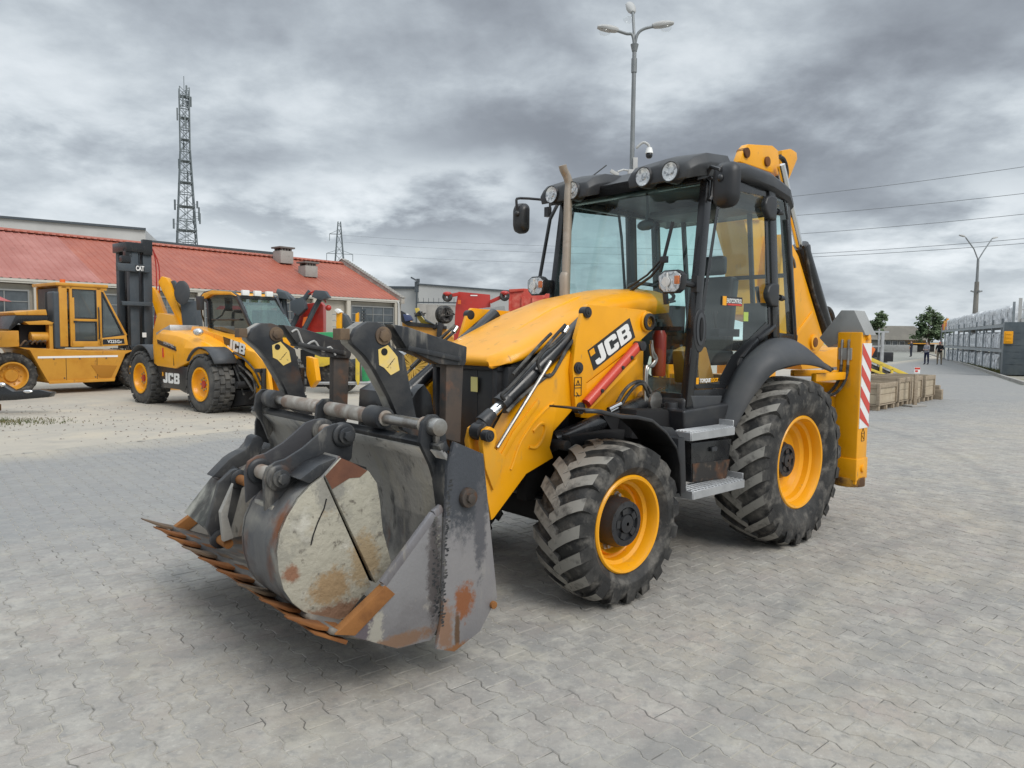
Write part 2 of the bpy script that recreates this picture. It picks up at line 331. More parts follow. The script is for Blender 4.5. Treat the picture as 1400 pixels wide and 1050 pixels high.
PANE = mat('window_pane', (.045, .055, .062), .08, 0, 0, .8, [((.10, .115, .125), 1.2, .4, .7)])
EXH = mat('heat_stained_steel', (.42, .37, .315), .5, .4, 0, .5, [((.33, .27, .21), 4, .45, .70, 6, (1, 1, .5)), ((.50, .46, .41), 7, .55, .75)], (30, .1, .002))
STRUT = mat('red_strut_paint', (.54, .045, .02), .35, 0, .2)
WOOD = mat('weathered_board', (.37, .30, .22), .85, 0, 0, .3, [((.26, .21, .155), 3, .42, .7, 6, (6, .6, 6)), ((.45, .38, .29), 5, .55, .75, 6, (1, 1, 8))], (20, .4, .004, (6, 1, 6)))
BROWN = mat('brown_worn_steel', (.15, .105, .07), .7, .2, 0, .4, [((.22, .15, .09), 9, .5, .7, 7), ((.08, .06, .05), 6, .55, .7, 7)], (40, .4, .004))
PLY = mat('pale_plywood', (.46, .385, .28), .85, 0, 0, .3, [((.36, .29, .21), 2.4, .45, .7, 7, (1, 1, 3)), ((.52, .45, .35), 4, .55, .72, 7), ((.28, .19, .13), 3, .62, .74, 8)], (20, .3, .003))
FILM = mat('white_stretch_film', (.78, .80, .82), .35, 0, .3, .5, [((.16, .17, .19), 3.1, .55, .63, 5, (1.3, 1.3, .45)), ((.50, .52, .55), 5, .48, .66, 6, (1, 1, .4)), ((.78, .79, .80), 9, .58, .72)], (14, .8, .02))
CONC = mat('concrete', (.36, .345, .32), .9, 0, 0, .3, [((.28, .27, .25), 1.2, .42, .7, 6), ((.22, .21, .195), 6, .6, .75, 7)], (30, .3, .004))
PLAST = mat('pale_render', (.46, .43, .37), .9, 0, 0, .3, [((.36, .335, .29), 1.1, .45, .75, 6, (1, 1, .4))], (40, .15, .003))
WHALL = mat('pale_cladding', (.50, .50, .49), .6, 0, 0, .4, [((.42, .42, .41), .3, .4, .7)])
# ================================================================ the yard
def posmat_ground(name, base, l2, l3, sand):
    return mat(name, base, .9, 0, 0, .25, [(l2, .45, .40, .62, 6), (l3, 2.1, .46, .68, 8), (sand, .9, .52, .68, 9), ((base[0] * .72, base[1] * .72, base[2] * .72), 11, .60, .74, 6)], (26, .35, .006), coord='pos')
GROUND = posmat_ground('yard_concrete', (.40, .37, .32), (.44, .40, .335), (.36, .335, .295), (.47, .42, .34))
mb = MB(); mb.box((0, 250, -.06), (1600, 1500, .08)); mb.build('ground', posmat_ground('far_ground', (.28, .28, .26), (.25, .26, .22), (.32, .31, .28), (.3, .29, .26)), kind='structure')
def sheet(name, poly, z0, z1, m, **k):
    mb = MB(); mb.prism(poly, 2, z0, z1); return mb.build(name, m, kind='structure', **k)
sheet('dirt_apron', [(-60, -10), (-13.0, 2.5), (-7.09, 9.96), (-4.81, 12.81), (10.2, 31.5), (22, 46), (10, 75), (-60, 75)], -.03, -.010, GROUND)
# interlocking block paving: double-T blocks laid in rows
PAV_A = R(130.5)                                                     # row direction in the yard
def paver_mat():
    m, nt, N, L = nodes('paving_block'); out = N('ShaderNodeOutputMaterial'); b = N('ShaderNodeBsdfPrincipled'); L(b.outputs[0], out.inputs[0]); b.inputs['Specular IOR Level'].default_value = .28
    pos = N('ShaderNodeNewGeometry').outputs['Position']
    def noise(s, d, off=0, st=(1, 1, 1)):
        mp = N('ShaderNodeMapping'); mp.inputs['Location'].default_value = (off, off * .7, 0); mp.inputs['Scale'].default_value = st; L(pos, mp.inputs[0]); n = N('ShaderNodeTexNoise'); n.inputs['Scale'].default_value = s; n.inputs['Detail'].default_value = d; n.inputs['Roughness'].default_value = .62; L(mp.outputs[0], n.inputs['Vector']); return n.outputs[0]
    def rng(v, a, b_, c=0., d=1.):
        r = N('ShaderNodeMapRange'); r.inputs[1].default_value = a; r.inputs[2].default_value = b_; r.inputs[3].default_value = c; r.inputs[4].default_value = d; L(v, r.inputs[0]); return r.outputs[0]
    at = N('ShaderNodeAttribute'); at.attribute_name = 'tone'
    rp = N('ShaderNodeValToRGB'); L(at.outputs['Fac'], rp.inputs[0]); e = rp.color_ramp.elements
    e[0].color = (.298, .280, .256, 1); e[1].color = (.342, .317, .288, 1)
    k = rp.color_ramp.elements.new(.5); k.color = (.318, .303, .280, 1)
    cur = rp.outputs[0]
    def mix(c, fac, blend='MIX'):
        nonlocal cur
        mx = N('ShaderNodeMix'); mx.data_type = 'RGBA'; mx.blend_type = blend; L(fac, mx.inputs[0]); L(cur, mx.inputs[6]); mx.inputs[7].default_value = c4(c); cur = mx.outputs[2]
    mix((.41, .365, .29), rng(noise(.75, 10, 3.0), .48, .66, 0, .5))       # drifted sand
    mix((.36, .31, .285), rng(noise(1.6, 7, 9.0), .54, .70, 0, .6))        # pinkish dust
    mix((.22, .225, .225), rng(noise(.55, 7, 21.0), .53, .72, 0, .65))     # traffic grime
    mix((.42, .40, .36), rng(noise(5.5, 11, 51.0), .47, .62, 0, .7))
    mix((.255, .25, .24), rng(noise(18, 11, 71.0), .50, .66, 0, .65))
    mix((.45, .42, .35), rng(noise(2.6, 11, 81.0), .56, .66, 0, .45))
    mix((.47, .45, .41), rng(noise(34, 9, 91.0), .58, .70, 0, .7))
    mix((.21, .205, .19), rng(noise(9, 9, 31.0), .56, .70, 0, .6))
    sp = N('ShaderNodeSeparateXYZ'); L(pos, sp.inputs[0])
    def mt(op, a, b):
        n = N('ShaderNodeMath'); n.operation = op
        for i, q in enumerate((a, b)):
            if isinstance(q, float): n.inputs[i].default_value = q
            else: L(q, n.inputs[i])
        return n.outputs[0]
    mix((.24, .247, .252), rng(mt('ADD', mt('ADD', mt('MULTIPLY', sp.outputs[0], -.22), mt('MULTIPLY', mt('SUBTRACT', sp.outputs[1], 5.0), .28)), mt('MULTIPLY', noise(.5, 9, 13.0), 1.6)), 1.2, 2.2, 0, .62))   # sky sheen painted in as a blue-grey tone, growing leftward and farther off
    for cx_, cy_, r_ in ((9.5, -1.5, 8.2), (9.6, -1.6, 9.95), (-6.0, 14.5, 11.5), (-6.1, 14.4, 13.3)):          # faint tyre tracks
        vd = N('ShaderNodeVectorMath'); vd.operation = 'DISTANCE'; L(pos, vd.inputs[0]); vd.inputs[1].default_value = (cx_, cy_, 0)
        ab = mt('ABSOLUTE', mt('SUBTRACT', vd.outputs['Value'], r_), 0.0)
        mix((.215, .212, .205), rng(mt('ADD', ab, mt('MULTIPLY', noise(2.2, 9, cx_ + r_), .55)), .42, .24, 0, .5))
    dist = mt('SUBTRACT', mt('MULTIPLY', mt('ADD', sp.outputs[0], 7.09), .781), mt('MULTIPLY', mt('SUBTRACT', sp.outputs[1], 9.96), .625))
    mix((.41, .375, .315), rng(mt('ADD', dist, mt('MULTIPLY', noise(1.3, 8, 61.0), 2.4)), 2.3, 1.0))      # sand trodden over the edge of the paving
    mix((.50, .48, .43), rng(noise(16, 8, 41.0), .63, .76, 0, .6))
    L(cur, b.inputs['Base Color']); L(rng(noise(3, 5, 4.), .3, .7, .76, .95), b.inputs['Roughness'])
    bn = N('ShaderNodeBump'); bn.inputs['Strength'].default_value = .8; bn.inputs['Distance'].default_value = .008; L(noise(30, 10), bn.inputs['Height']); L(bn.outputs[0], b.inputs['Normal'])
    return m
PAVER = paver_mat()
JOINT = mat('joint_sand', (.335, .32, .285), .95, 0, 0, .2, [((.39, .36, .30), 1.1, .45, .62, 8), ((.14, .135, .125), 4.5, .53, .62, 11), ((.20, .21, .12), 1.7, .66, .78, 8)], (60, .5, .006), coord='pos')
yard = sheet('paved_yard', [(-13.0, 2.5), (-7.09, 9.96), (-4.81, 12.81), (10.2, 31.5), (22, 46), (44, 76), (90, 165), (96, 165), (46, 78), (20.3, 29.0), (14, 15), (12, -6), (-13, -6)], -.03, -.0034, JOINT)
def paver_outline(g, L_=.2, b=.0825, c=.0575):
    h = L_ / 2; return [(-h + g, -b + g), (-.068, -b + g), (-.032, -c + g), (.032, -c + g), (.068, -b + g), (h - g, -b + g), (h - g, b - g), (.068, b - g), (.032, c - g), (-.032, c - g), (-.068, b - g), (-h + g, b - g)]
O1 = paver_outline(.0016); O2 = paver_outline(.0055)
ca, sa = math.cos(PAV_A), math.sin(PAV_A); pitch = .14
_lim = math.tan(R(38.5)); cells = []
for j in range(-185, 205):
    for i in range(-130, 150):
        u = (i + (.5 if j % 2 else 0)) * .2; v = j * pitch; x, y = u * ca - v * sa, u * sa + v * ca
        if y < .6 or y > 21.5 or abs(x) > y * _lim + 2.2: continue
        if (x + 7.09) * 2.85 - (y - 9.96) * 2.28 < .05 * 3.65: continue      # the laid edge on the left
        cells.append((y * y + x * x * .3, x, y))
cells.sort(); rp_ = random.Random(11)
def visible_cell(x, y):
    return 2.55 < y and abs(x) < y * .72
near = [c for c in cells if visible_cell(c[1], c[2])][:300]; nearset = set(near)
def paver_geo(x, y, z, rz, tone, tilt):
    c, s = math.cos(rz), math.sin(rz); P = []
    for O, dz in ((O1, -.0050), (O2, 0.0)):
        for a, b in O:
            P.append((x + a * c - b * s, y + a * s + b * c, z + dz + a * tilt[0] + b * tilt[1]))
    F = [tuple(range(12, 24))] + [(k, (k + 1) % 12, 12 + (k + 1) % 12, 12 + k) for k in range(12)]
    return P, F, tone
def paver_mesh(items, name):
    P, F, T = [], [], []
    for it in items:
        p, f, t = paver_geo(*it); o = len(P); P += p; F += [tuple(o + q for q in ff) for ff in f]; T += [t] * len(p)
    me = bpy.data.meshes.new(name); me.from_pydata(P, [], F); at = me.attributes.new('tone', 'FLOAT', 'POINT'); at.data.foreach_set('value', T)
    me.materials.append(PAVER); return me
variants = [paver_mesh([(0, 0, 0, 0, k / 6, (rp_.uniform(-.008, .008), rp_.uniform(-.010, .010)))], 'paver') for k in range(7)]
for _, x, y in near:
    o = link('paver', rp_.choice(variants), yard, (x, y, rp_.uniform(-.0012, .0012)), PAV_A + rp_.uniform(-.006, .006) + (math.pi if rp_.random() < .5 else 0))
rest = [(x, y, rp_.uniform(-.0012, .0012), PAV_A + rp_.uniform(-.006, .006), rp_.randrange(7) / 6, (rp_.uniform(-.008, .008), rp_.uniform(-.010, .010))) for (k, x, y) in cells if (k, x, y) not in nearset]
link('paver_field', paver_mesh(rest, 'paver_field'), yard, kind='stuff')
# paving beyond the blocks that can be told apart: one sheet of the same stone with its rows in relief
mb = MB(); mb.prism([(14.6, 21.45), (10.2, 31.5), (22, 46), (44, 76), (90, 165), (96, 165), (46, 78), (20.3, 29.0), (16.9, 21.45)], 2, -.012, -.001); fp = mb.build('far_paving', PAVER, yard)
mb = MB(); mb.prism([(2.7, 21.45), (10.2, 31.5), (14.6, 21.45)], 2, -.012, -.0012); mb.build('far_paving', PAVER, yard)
# loose grit and small weeds
def scatter(name, n, area, size, m, seed, z=0):
    rnd = random.Random(seed); P, F = [], []
    for _ in range(n):
        x, y = area(rnd); s = size * rnd.uniform(.4, 1.5); a = rnd.uniform(0, 6.3); o = len(P)
        for k in range(3): P.append((x + s * math.cos(a + 2.1 * k), y + s * math.sin(a + 2.1 * k) * .8, z - .001))
        P.append((x, y, z + s * rnd.uniform(.4, .9))); F += [(o, o + 1, o + 3), (o + 1, o + 2, o + 3), (o + 2, o, o + 3)]
    me = bpy.data.meshes.new(name); me.from_pydata(P, [], F); me.materials.append(m); return link(name, me, kind='stuff')
scatter('grit', 900, lambda r: (r.uniform(-5, 5), r.uniform(2.4, 9)), .006, mat('grit_stone', (.26, .25, .22), .9), 3, .001)
scatter('gravel', 700, lambda r: (r.uniform(-14, -4), r.uniform(11, 17)), .022, mat('loose_stone', (.22, .19, .16), .9), 4, -.008)
def grass(name, n, area, h, seed, z):
    rnd = random.Random(seed); P, F = [], []
    for _ in range(n):
        x, y = area(rnd); a = rnd.uniform(0, 6.3); hh = h * rnd.uniform(.4, 1.2); w = hh * .16; o = len(P); lx, ly = rnd.uniform(-.5, .5) * hh, rnd.uniform(-.5, .5) * hh
        P += [(x - w * math.cos(a), y - w * math.sin(a), z), (x + w * math.cos(a), y + w * math.sin(a), z), (x + lx, y + ly, z + hh)]; F.append((o, o + 1, o + 2))
    me = bpy.data.meshes.new(name); me.from_pydata(P, [], F); me.materials.append(mat(name + '_blades', (.085, .10, .035), .8, 0, 0, .2, [((.18, .15, .07), 3, .45, .65)], coord='pos')); return link(name, me, kind='stuff')
grass('weeds', 1500, lambda r: (-9.9 + r.gauss(0, .7), 13.6 + r.gauss(0, .3)), .05, 6, -.01)
# kerb and verge on the right
kerb_pts = [(20.6, 29.0), (24.3, 36.2), (30.3, 47.6), (45.4, 77.5), (70, 126)]
mb = MB()
for a, b in zip(kerb_pts, kerb_pts[1:]): mb.bar((a[0], a[1], .04), (b[0], b[1], .04), .15, .14)
mb.build('kerb', CONC, kind='structure')
sheet('verge', [(20.7, 29), (24.4, 36.2), (30.4, 47.6), (45.5, 77.5), (70.1, 126), (120, 126), (60, 29)], -.02, .03, mat('verge_gravel', (.30, .28, .24), .95, 0, 0, .2, [((.16, .17, .09), .8, .45, .65, 8), ((.38, .35, .30), 3, .5, .7)], coord='pos'))
grass('verge_grass', 2500, lambda r: (lambda t, o: (24.6 + 15 * t + o, 36.2 + 29.8 * t - o * .4))(r.random(), abs(r.gauss(0, .5))), .16, 8, .03)
# ================================================================ buildings
def corrugated(frame_pts, pitch_, depth, m, name, par):
    """ribbed roof sheet between four corners: e0,e1 along the eave, r0,r1 along the ridge"""
    e0, e1, r0, r1 = (V(*q) for q in frame_pts); n = max(2, int((e1 - e0).length / pitch_)); nor = (e1 - e0).cross(r0 - e0).normalized()
    if nor.z < 0: nor = -nor
    P, F = [], []
    for k in range(n):
        for t, h in ((0, 0), (.60, 0), (.70, depth), (.90, depth)):
            s = (k + t) / n; a = e0.lerp(e1, s) + nor * h; b = r0.lerp(r1, s) + nor * h; P += [tuple(a), tuple(b)]
    P += [tuple(e1), tuple(r1)]
    for k in range(len(P) // 2 - 1): F.append((2 * k, 2 * k + 2, 2 * k + 3, 2 * k + 1))
    me = bpy.data.meshes.new(name); me.from_pydata(P, [], F); me.materials.append(m); return link(name, me, par)
RED1 = mat('brick_red_roof_sheet', (.35, .095, .055), .6, 0, .0, .5, [((.29, .075, .045), .6, .4, .7), ((.40, .14, .09), 1.3, .55, .75, 8, (1, .3, 1)), ((.22, .05, .03), 5, .62, .8, 6, (1, .2, 1))])
RED2 = mat('faded_red_roof_sheet', (.34, .125, .10), .65, 0, 0, .4, [((.42, .18, .15), .5, .45, .7), ((.24, .09, .07), 3, .62, .8, 6, (1, .2, 1))])
WS = thing('workshop', 'long low workshop with a red ribbed metal roof and pale rendered wall on the left', 'building', (-7.5, 46.7, 0), .855)
mb = MB(); mb.box((-20, 6.2, 1.85), (40.2, 12, 3.7)); wl = mb.build('wall', PLAST, WS)
mb = MB(); mb.box((-19.9, .1, 3.78), (40.6, .5, .10)); mb.box((-19.9, -.12, 3.86), (40.6, .14, .10)); mb.build('gutter', mat('pale_gutter', (.52, .50, .45), .6), WS)
sx = -17.4
corrugated([(-40, -.15, 3.92), (sx, -.15, 3.92), (-40, 6, 6.60), (sx, 6, 6.60)], .32, .024, RED2, 'roof', WS)['label'] = 'older roof sheets faded to dusty pink'
corrugated([(sx, -.15, 3.92), (.15, -.15, 3.92), (sx, 6, 6.60), (.15, 6, 6.60)], .32, .024, RED1, 'roof', WS)
corrugated([(-40, 12.3, 3.92), (.15, 12.3, 3.92), (-40, 6, 6.60), (.15, 6, 6.60)], .32, .05, RED1, 'roof', WS)
mb = MB(); mb.prism([(5.7, 6.56), (6, 6.72), (6.3, 6.56)], 0, -40, .15)
for k in range(124): mb.box((-40 + .32 * k + .2, 5.72, 6.58), (.12, .12, .06))
mb.build('ridge_cap', RED1, WS)
mb = MB(); mb.prism([(-.35, 3.7), (-.35, 4.02), (6, 6.86), (12.4, 4.0), (12.4, 3.7)], 0, .16, .42); mb.prism([(0, 0), (0, 3.7), (12.2, 3.7), (12.2, 0)], 0, .10, .40); gb = mb.build('gable_wall', mat('weathered_gable', (.34, .31, .27), .9, 0, 0, .3, [((.46, .44, .40), 1.2, .45, .62, 8), ((.20, .17, .15), 4, .55, .7, 8)]), WS)
mb = MB(); mb.bar((.3, -.4, 4.06), (.3, 6, 6.92), .34, .05); mb.bar((.3, 12.4, 4.06), (.3, 6, 6.92), .34, .05)
for k in range(26): t = k / 26; mb.box((.30, -.3 + 6.2 * t, 4.12 + 2.78 * t), (.30, .20, .05))
mb.build('coping', CONC, WS)
for (x0, x1, y, z0, z1, w) in ((-5.45, -4.55, 5.0, 6.1, 6.88, .9), (-4.95, -4.08, 3.0, 5.2, 5.88, .8)):
    mb = MB(); mb.box(((x0 + x1) / 2, y, (z0 + z1) / 2), (x1 - x0, w, z1 - z0)); ch = mb.build('chimney', CONC, WS, .02)
    mb = MB(); mb.box(((x0 + x1) / 2, y, z1 + .20), (x1 - x0 + .16, w + .16, .10))
    for k in range(4): mb.box((x0 + .15 + k * (x1 - x0 - .3) / 3, y - w / 2 + .1, z1 + .08), (.12, .14, .16)); mb.box((x0 + .15 + k * (x1 - x0 - .3) / 3, y + w / 2 - .1, z1 + .08), (.12, .14, .16))
    mb.build('chimney_cap', mat('sooty_concrete', (.16, .15, .14), .9), ch, .01)
def window(par, x0, x1, z0, z1, y, nx, nz, fm):
    mb = MB(); t = .06
    for x in (x0, x1): mb.box((x, y - .03, (z0 + z1) / 2), (t, .08, z1 - z0 + t))
    for z in (z0, z1): mb.box(((x0 + x1) / 2, y - .031, z), (x1 - x0, .08, t))
    for k in range(1, nx): mb.box((x0 + (x1 - x0) * k / nx, y - .025, (z0 + z1) / 2), (.04, .05, z1 - z0))
    for k in range(1, nz): mb.box(((x0 + x1) / 2, y - .024, z0 + (z1 - z0) * k / nz), (x1 - x0, .045, .035))
    f = mb.build('window', fm, par, smooth=0)
    for i in range(nx):
        mb = MB(); mb.box((x0 + (x1 - x0) * (i + .5) / nx, y - .008, (z0 + z1) / 2), ((x1 - x0) / nx - .02, .012, z1 - z0)); mb.build('pane', PANE, f, smooth=0)
    return f
WF = mat('window_frame_paint', (.22, .225, .22), .6)
for x0, x1 in ((-23.9, -20.36), (-19.7, -16.5), (-15.9, -13.1), (-12.6, -9.6), (-9.0, -6.4), (-3.5, -.25)): window(WS, x0, x1, 2.0, 3.42, -.0, 4, 3, WF)
for x in (-24.1, -20.05, -16.2, -12.85, -9.3, -6.1, -3.75, -.05):
    mb = MB(); mb.box((x, -.06, 1.87), (.26, .18, 3.7)); mb.build('pilaster', PLAST, WS, .01)
mb = MB(); mb.box((-20, -.05, 1.9), (39.8, .09, .10)); mb.build('window_sill', CONC, WS)
mb = MB(); mb.cyl((.02, -.24, .1), (.02, -.24, 3.7), .06, n=10); mb.tube([(.02, -.24, 3.68), (.02, -.14, 3.82)], .06, 10); mb.build('downpipe', WHALL, WS)
for k in range(3):
    mb = MB(); mb.box((.45, -.3, 3.0 - .5 * k), (.12, .2, .10)); mb.cyl((.5, -.4, 3.02 - .5 * k), (.62, -.5, 3.0 - .5 * k), .04, n=8); mb.build('insulator', WHT, WS)
# pale halls behind the workshop
HA = thing('pale_hall', 'tall pale flat-roofed hall rising behind the red workshop roof', 'building', (0, 0, 0))
mb = MB(); mb.hexa([V(-67, 62, 0), V(-37.7, 75, 0), V(-43, 90, 0), V(-72, 78, 0), V(-67, 62, 12.9), V(-37.7, 75, 12.1), V(-43, 90, 12.1), V(-72, 78, 12.9)]); mb.build('wall', WHALL, HA)
mb = MB(); mb.bar((-67, 61.9, 12.95), (-37.6, 74.9, 12.15), .3, .22); mb.build('roof_edge', DGREY, HA)
HB = thing('low_hall', 'lower pale hall with a grey roof edge joining the tall hall behind the red roof', 'building', (0, 0, 0))
mb = MB(); mb.hexa([V(-37.5, 76, 0), V(-25.4, 80, 0), V(-29, 90, 0), V(-42, 88, 0), V(-37.5, 76, 11.0), V(-25.4, 80, 10.3), V(-29, 90, 10.3), V(-42, 88, 11.0)]); mb.build('wall', WHALL, HB)
mb = MB(); mb.bar((-37.5, 75.9, 11.05), (-25.3, 79.9, 10.35), .3, .2); mb.build('roof_edge', DGREY, HB)
FB = thing('grey_warehouse', 'long flat grey warehouse behind the red machines in the middle distance', 'building', (0, 0, 0))
mb = MB(); mb.hexa([V(-11.7, 90, 0), V(9, 93, 0), V(9, 120, 0), V(-11.7, 120, 0), V(-11.7, 90, 7.9), V(9, 93, 6.75), V(9, 120, 6.75), V(-11.7, 120, 7.9)]); mb.hexa([V(-16.5, 92, 0), V(-11.72, 91, 0), V(-11.72, 120, 0), V(-16.5, 120, 0), V(-16.5, 92, 7.6), V(-11.72, 91, 7.5), V(-11.72, 120, 7.5), V(-16.5, 120, 7.6)])
wl = mb.build('wall', mat('grey_cladding', (.40, .405, .40), .6, 0, 0, .4, [((.34, .345, .35), .15, .4, .7)]), FB)
mb = MB(); mb.bar((-11.9, 89.9, 7.95), (9, 92.9, 6.8), .25, .16); mb.bar((-16.5, 91.9, 7.62), (-11.7, 90.9, 7.55), .25, .30); mb.box((-11.9, 90.2, 7.6), (.5, .5, 1.3)); mb.build('roof_edge', DGREY, FB)
CW = thing('concrete_wall', 'low brown-grey concrete wall with a wire top in front of the grey warehouse', 'wall', (0, 0, 0))
for k in range(4):
    mb = MB(); x0 = -7.95 + .86 * k; mb.box((x0 + .42, 60 + .1 * k, 2.15), (.84, .2, 4.2 - .05 * k)); mb.build('panel', CONC, CW, .01)
mb = MB(); mb.box((-6.2, 60.1, 4.38), (3.4, .12, .10))
for k in range(9): mb.cyl((-7.8 + .42 * k, 60.1, 4.3), (-7.8 + .42 * k, 60.1, 4.75), .02, n=5)
mb.build('wire_top', DGREY, CW)
# ================================================================ masts, lamps, wires
PGREY = mat('galvanised_pole', (.20, .215, .22), .5, .3, 0, .5, [((.27, .28, .29), 2, .45, .7)])
LP = thing('yard_lamp', 'tall grey three-headed yard lamp with cameras rising behind the black cab', 'street lamp', (2.61, 16.4, 0))
mb = MB(); mb.tube([(0, 0, 0), (0, 0, 3.0), (0, 0, 3.05), (0, 0, 6.8), (0, 0, 8.0)], [.09, .07, .058, .048, .045], 14); mb.cyl((0, 0, 7.55), (0, 0, 7.85), .062, n=14); mb.tube([(0, 0, 8.0), (0, 0, 8.15)], [.055, .09], 14); mb.build('pole', PGREY, LP)
def lamp_head(c, yaw, tilt, par):
    mb = MB(); M = Matrix.Rotation(yaw, 3, 'Z') @ Matrix.Rotation(-tilt, 3, 'Y'); c = V(*c); rings = []
    for x, w, h in ((-.02, .05, .05), (.05, .09, .07), (.19, .11, .085), (.36, .10, .065), (.45, .05, .035)): rings.append([c + M @ V(x, w * math.cos(R(a)), h * max(math.sin(R(a)), -.55)) for a in range(0, 360, 30)])
    mb.loft(rings); return mb.build('lamp_head', mat('pale_lamp_shell', (.42, .42, .41), .5), par)
for yaw, ln, zz in ((R(180), .38, 8.44), (R(0), .40, 8.54), (R(97), .22, 8.92)):
    d = V(math.cos(yaw), math.sin(yaw), 0); mb = MB(); mb.tube([(0, 0, 8.05), (d.x * .05, d.y * .05, 8.35), (d.x * .18, d.y * .18, zz - .06), (d.x * ln, d.y * ln, zz)], .032, 10, sm=4); mb.build('arm', PGREY, LP)
    h = lamp_head((d.x * ln, d.y * ln, zz + .01), yaw, R(8) if abs(d.x) > .5 else R(48), LP); mb = MB(); c = V(d.x * (ln + .28), d.y * (ln + .28), zz - .03); mb.ball(c, (.13, .10, .08)); mb.build('lamp_bowl', GLC, h)
mb = MB(); mb.box((.06, -.05, 5.55), (.10, .12, .28)); mb.tube([(.08, -.05, 5.9), (.22, -.08, 6.02), (.34, -.1, 5.96), (.36, -.1, 5.86)], .03, 8, sm=3); mb.box((0, -.05, 5.35), (.18, .14, .16)); cb = mb.build('camera_bracket', WHALL, LP, .008)
mb = MB(); mb.tube([(.36, -.1, 5.90), (.36, -.1, 5.78)], [.06, .09], 14); mb.build('dome_housing', WHT, cb); mb = MB(); mb.ball((.36, -.1, 5.74), .078); mb.build('dome_camera', BLKG, cb)
for dx in (-.34, .28): 
    mb = MB(); mb.tube([(0, -.05, 5.40), (dx * .6, -.1, 5.42), (dx, -.15, 5.36)], .022, 8); mb.box((dx * 1.2, -.18, 5.33), (.20, .07, .07), Matrix.Rotation(.5 * (1 if dx < 0 else -1), 3, 'Y')); mb.build('bullet_camera', WHALL, LP, .006)
SL = thing('street_lamp', 'two-armed street lamp on a concrete pole behind the racks on the right', 'street lamp', (34.3, 54, 0))
mb = MB(); mb.tube([(0, 0, 0), (0, 0, 6.1)], [.24, .15], 12); mb.build('pole', mat('old_concrete_pole', (.22, .21, .19), .9, 0, 0, .3, [((.13, .12, .11), 2, .5, .7, 6, (1, 1, .3))]), SL)
mb = MB(); mb.tube([(0, 0, 6.0), (0, 0, 7.75)], [.10, .08], 10); mb.tube([(0, 0, 7.7), (-.35, 0, 8.5), (-.95, .1, 9.35)], .045, 8); mb.tube([(0, 0, 7.7), (.4, 0, 8.4), (1.05, .2, 9.25)], .045, 8); mb.build('bracket', PGREY, SL)
for x, y, z, yw in ((-1.0, .1, 9.4, R(180)), (1.1, .2, 9.3, R(10))): lamp_head((x, y, z), yw, R(15), SL)
mb = MB()
for a in range(4): d = V(math.cos(a * 1.57), math.sin(a * 1.57), 0); mb.bar((0, 0, 5.3), (d.x * .42, d.y * .42, 5.42), .08, .10)
mb.build('floodlight_ring', PGREY, SL)
SP = thing('slim_lamp', 'thin dark lamp pole in front of the grey warehouse', 'street lamp', (-7.68, 58, 0))
mb = MB(); mb.tube([(0, 0, 0), (0, 0, 6.0)], [.08, .05], 8); mb.build('pole', DGREY, SP); mb = MB(); mb.box((-.25, 0, 6.15), (.45, .2, .12), Matrix.Rotation(.5, 3, 'Y')); mb.box((.12, 0, 6.0), (.25, .2, .3)); mb.build('lamp_head', DGREY, SP)
LAT = mat('weathered_lattice_steel', (.16, .185, .195), .6, .2)
TW = thing('lattice_mast', 'tall grey lattice radio mast behind the red roof', 'mast', (-62.5, 140, 0), .5)
mb = MB(); tops = [0, 4, 8, 12, 15, 17, 19, 21, 23, 25.5, 28, 30, 32, 34, 36, 38, 40, 42, 44, 46, 47.6]
def hw(z): return 2.6 - 1.75 * min(1, z / 36) if z < 36 else .85
for z0, z1 in zip(tops, tops[1:]):
    a, b = hw(z0), hw(z1); A = [V(sx_ * a, sy_ * a, z0) for sx_, sy_ in ((-1, -1), (1, -1), (1, 1), (-1, 1))]; B = [V(sx_ * b, sy_ * b, z1) for sx_, sy_ in ((-1, -1), (1, -1), (1, 1), (-1, 1))]
    for i in range(4):
        j = (i + 1) % 4; mb.bar(A[i], B[i], .16, .16); mb.bar(A[i], A[j], .08, .16); mb.bar(A[i], B[j], .09, .09); mb.bar(A[j], B[i], .09, .09)
for x in (-.25, .25): mb.bar((x, 0, 0), (x, 0, 47), .08, .08)
tw = mb.build('lattice', LAT, TW, smooth=0)
mb = MB(); rnd = random.Random(9)
for z in tops[5::2]: mb = MB(); mb.box((0, 0, z), (hw(z) * 2.2, hw(z) * 2.2, .10)); mb.build('platform', LAT, TW, smooth=0)
for k in range(20):
    z = rnd.choice([22, 23.5, 24.5, 26, 27, 31, 34, 37, 39, 41, 43, 45, 46.5]) + rnd.uniform(-.4, .4); a = rnd.uniform(0, 6.3); r = hw(z) * 1.35 + (.5 if z < 27 else .1)
    mb = MB(); mb.box((r * math.cos(a), r * math.sin(a), z), (.25, .25, rnd.uniform(1.2, 2.4)), a); mb.bar((r * math.cos(a), r * math.sin(a), z), (hw(z) * .7 * math.cos(a), hw(z) * .7 * math.sin(a), z), .06, .06); mb.build('antenna_panel', LAT, TW, smooth=0)
mb = MB(); mb.cyl((0, 0, 47), (0, 0, 49.8), .06, n=6); mb.build('lightning_rod', LAT, TW)
PY = thing('pylon', 'small steel power pylon standing behind the red roof end', 'pylon', (-47.6, 200, 0), .35)
mb = MB(); zs = [0, 8, 14, 18, 21, 23.5, 26, 28.8, 30.6, 32.2]
def pw(z): return 2.4 * (1 - z / 33) + .28
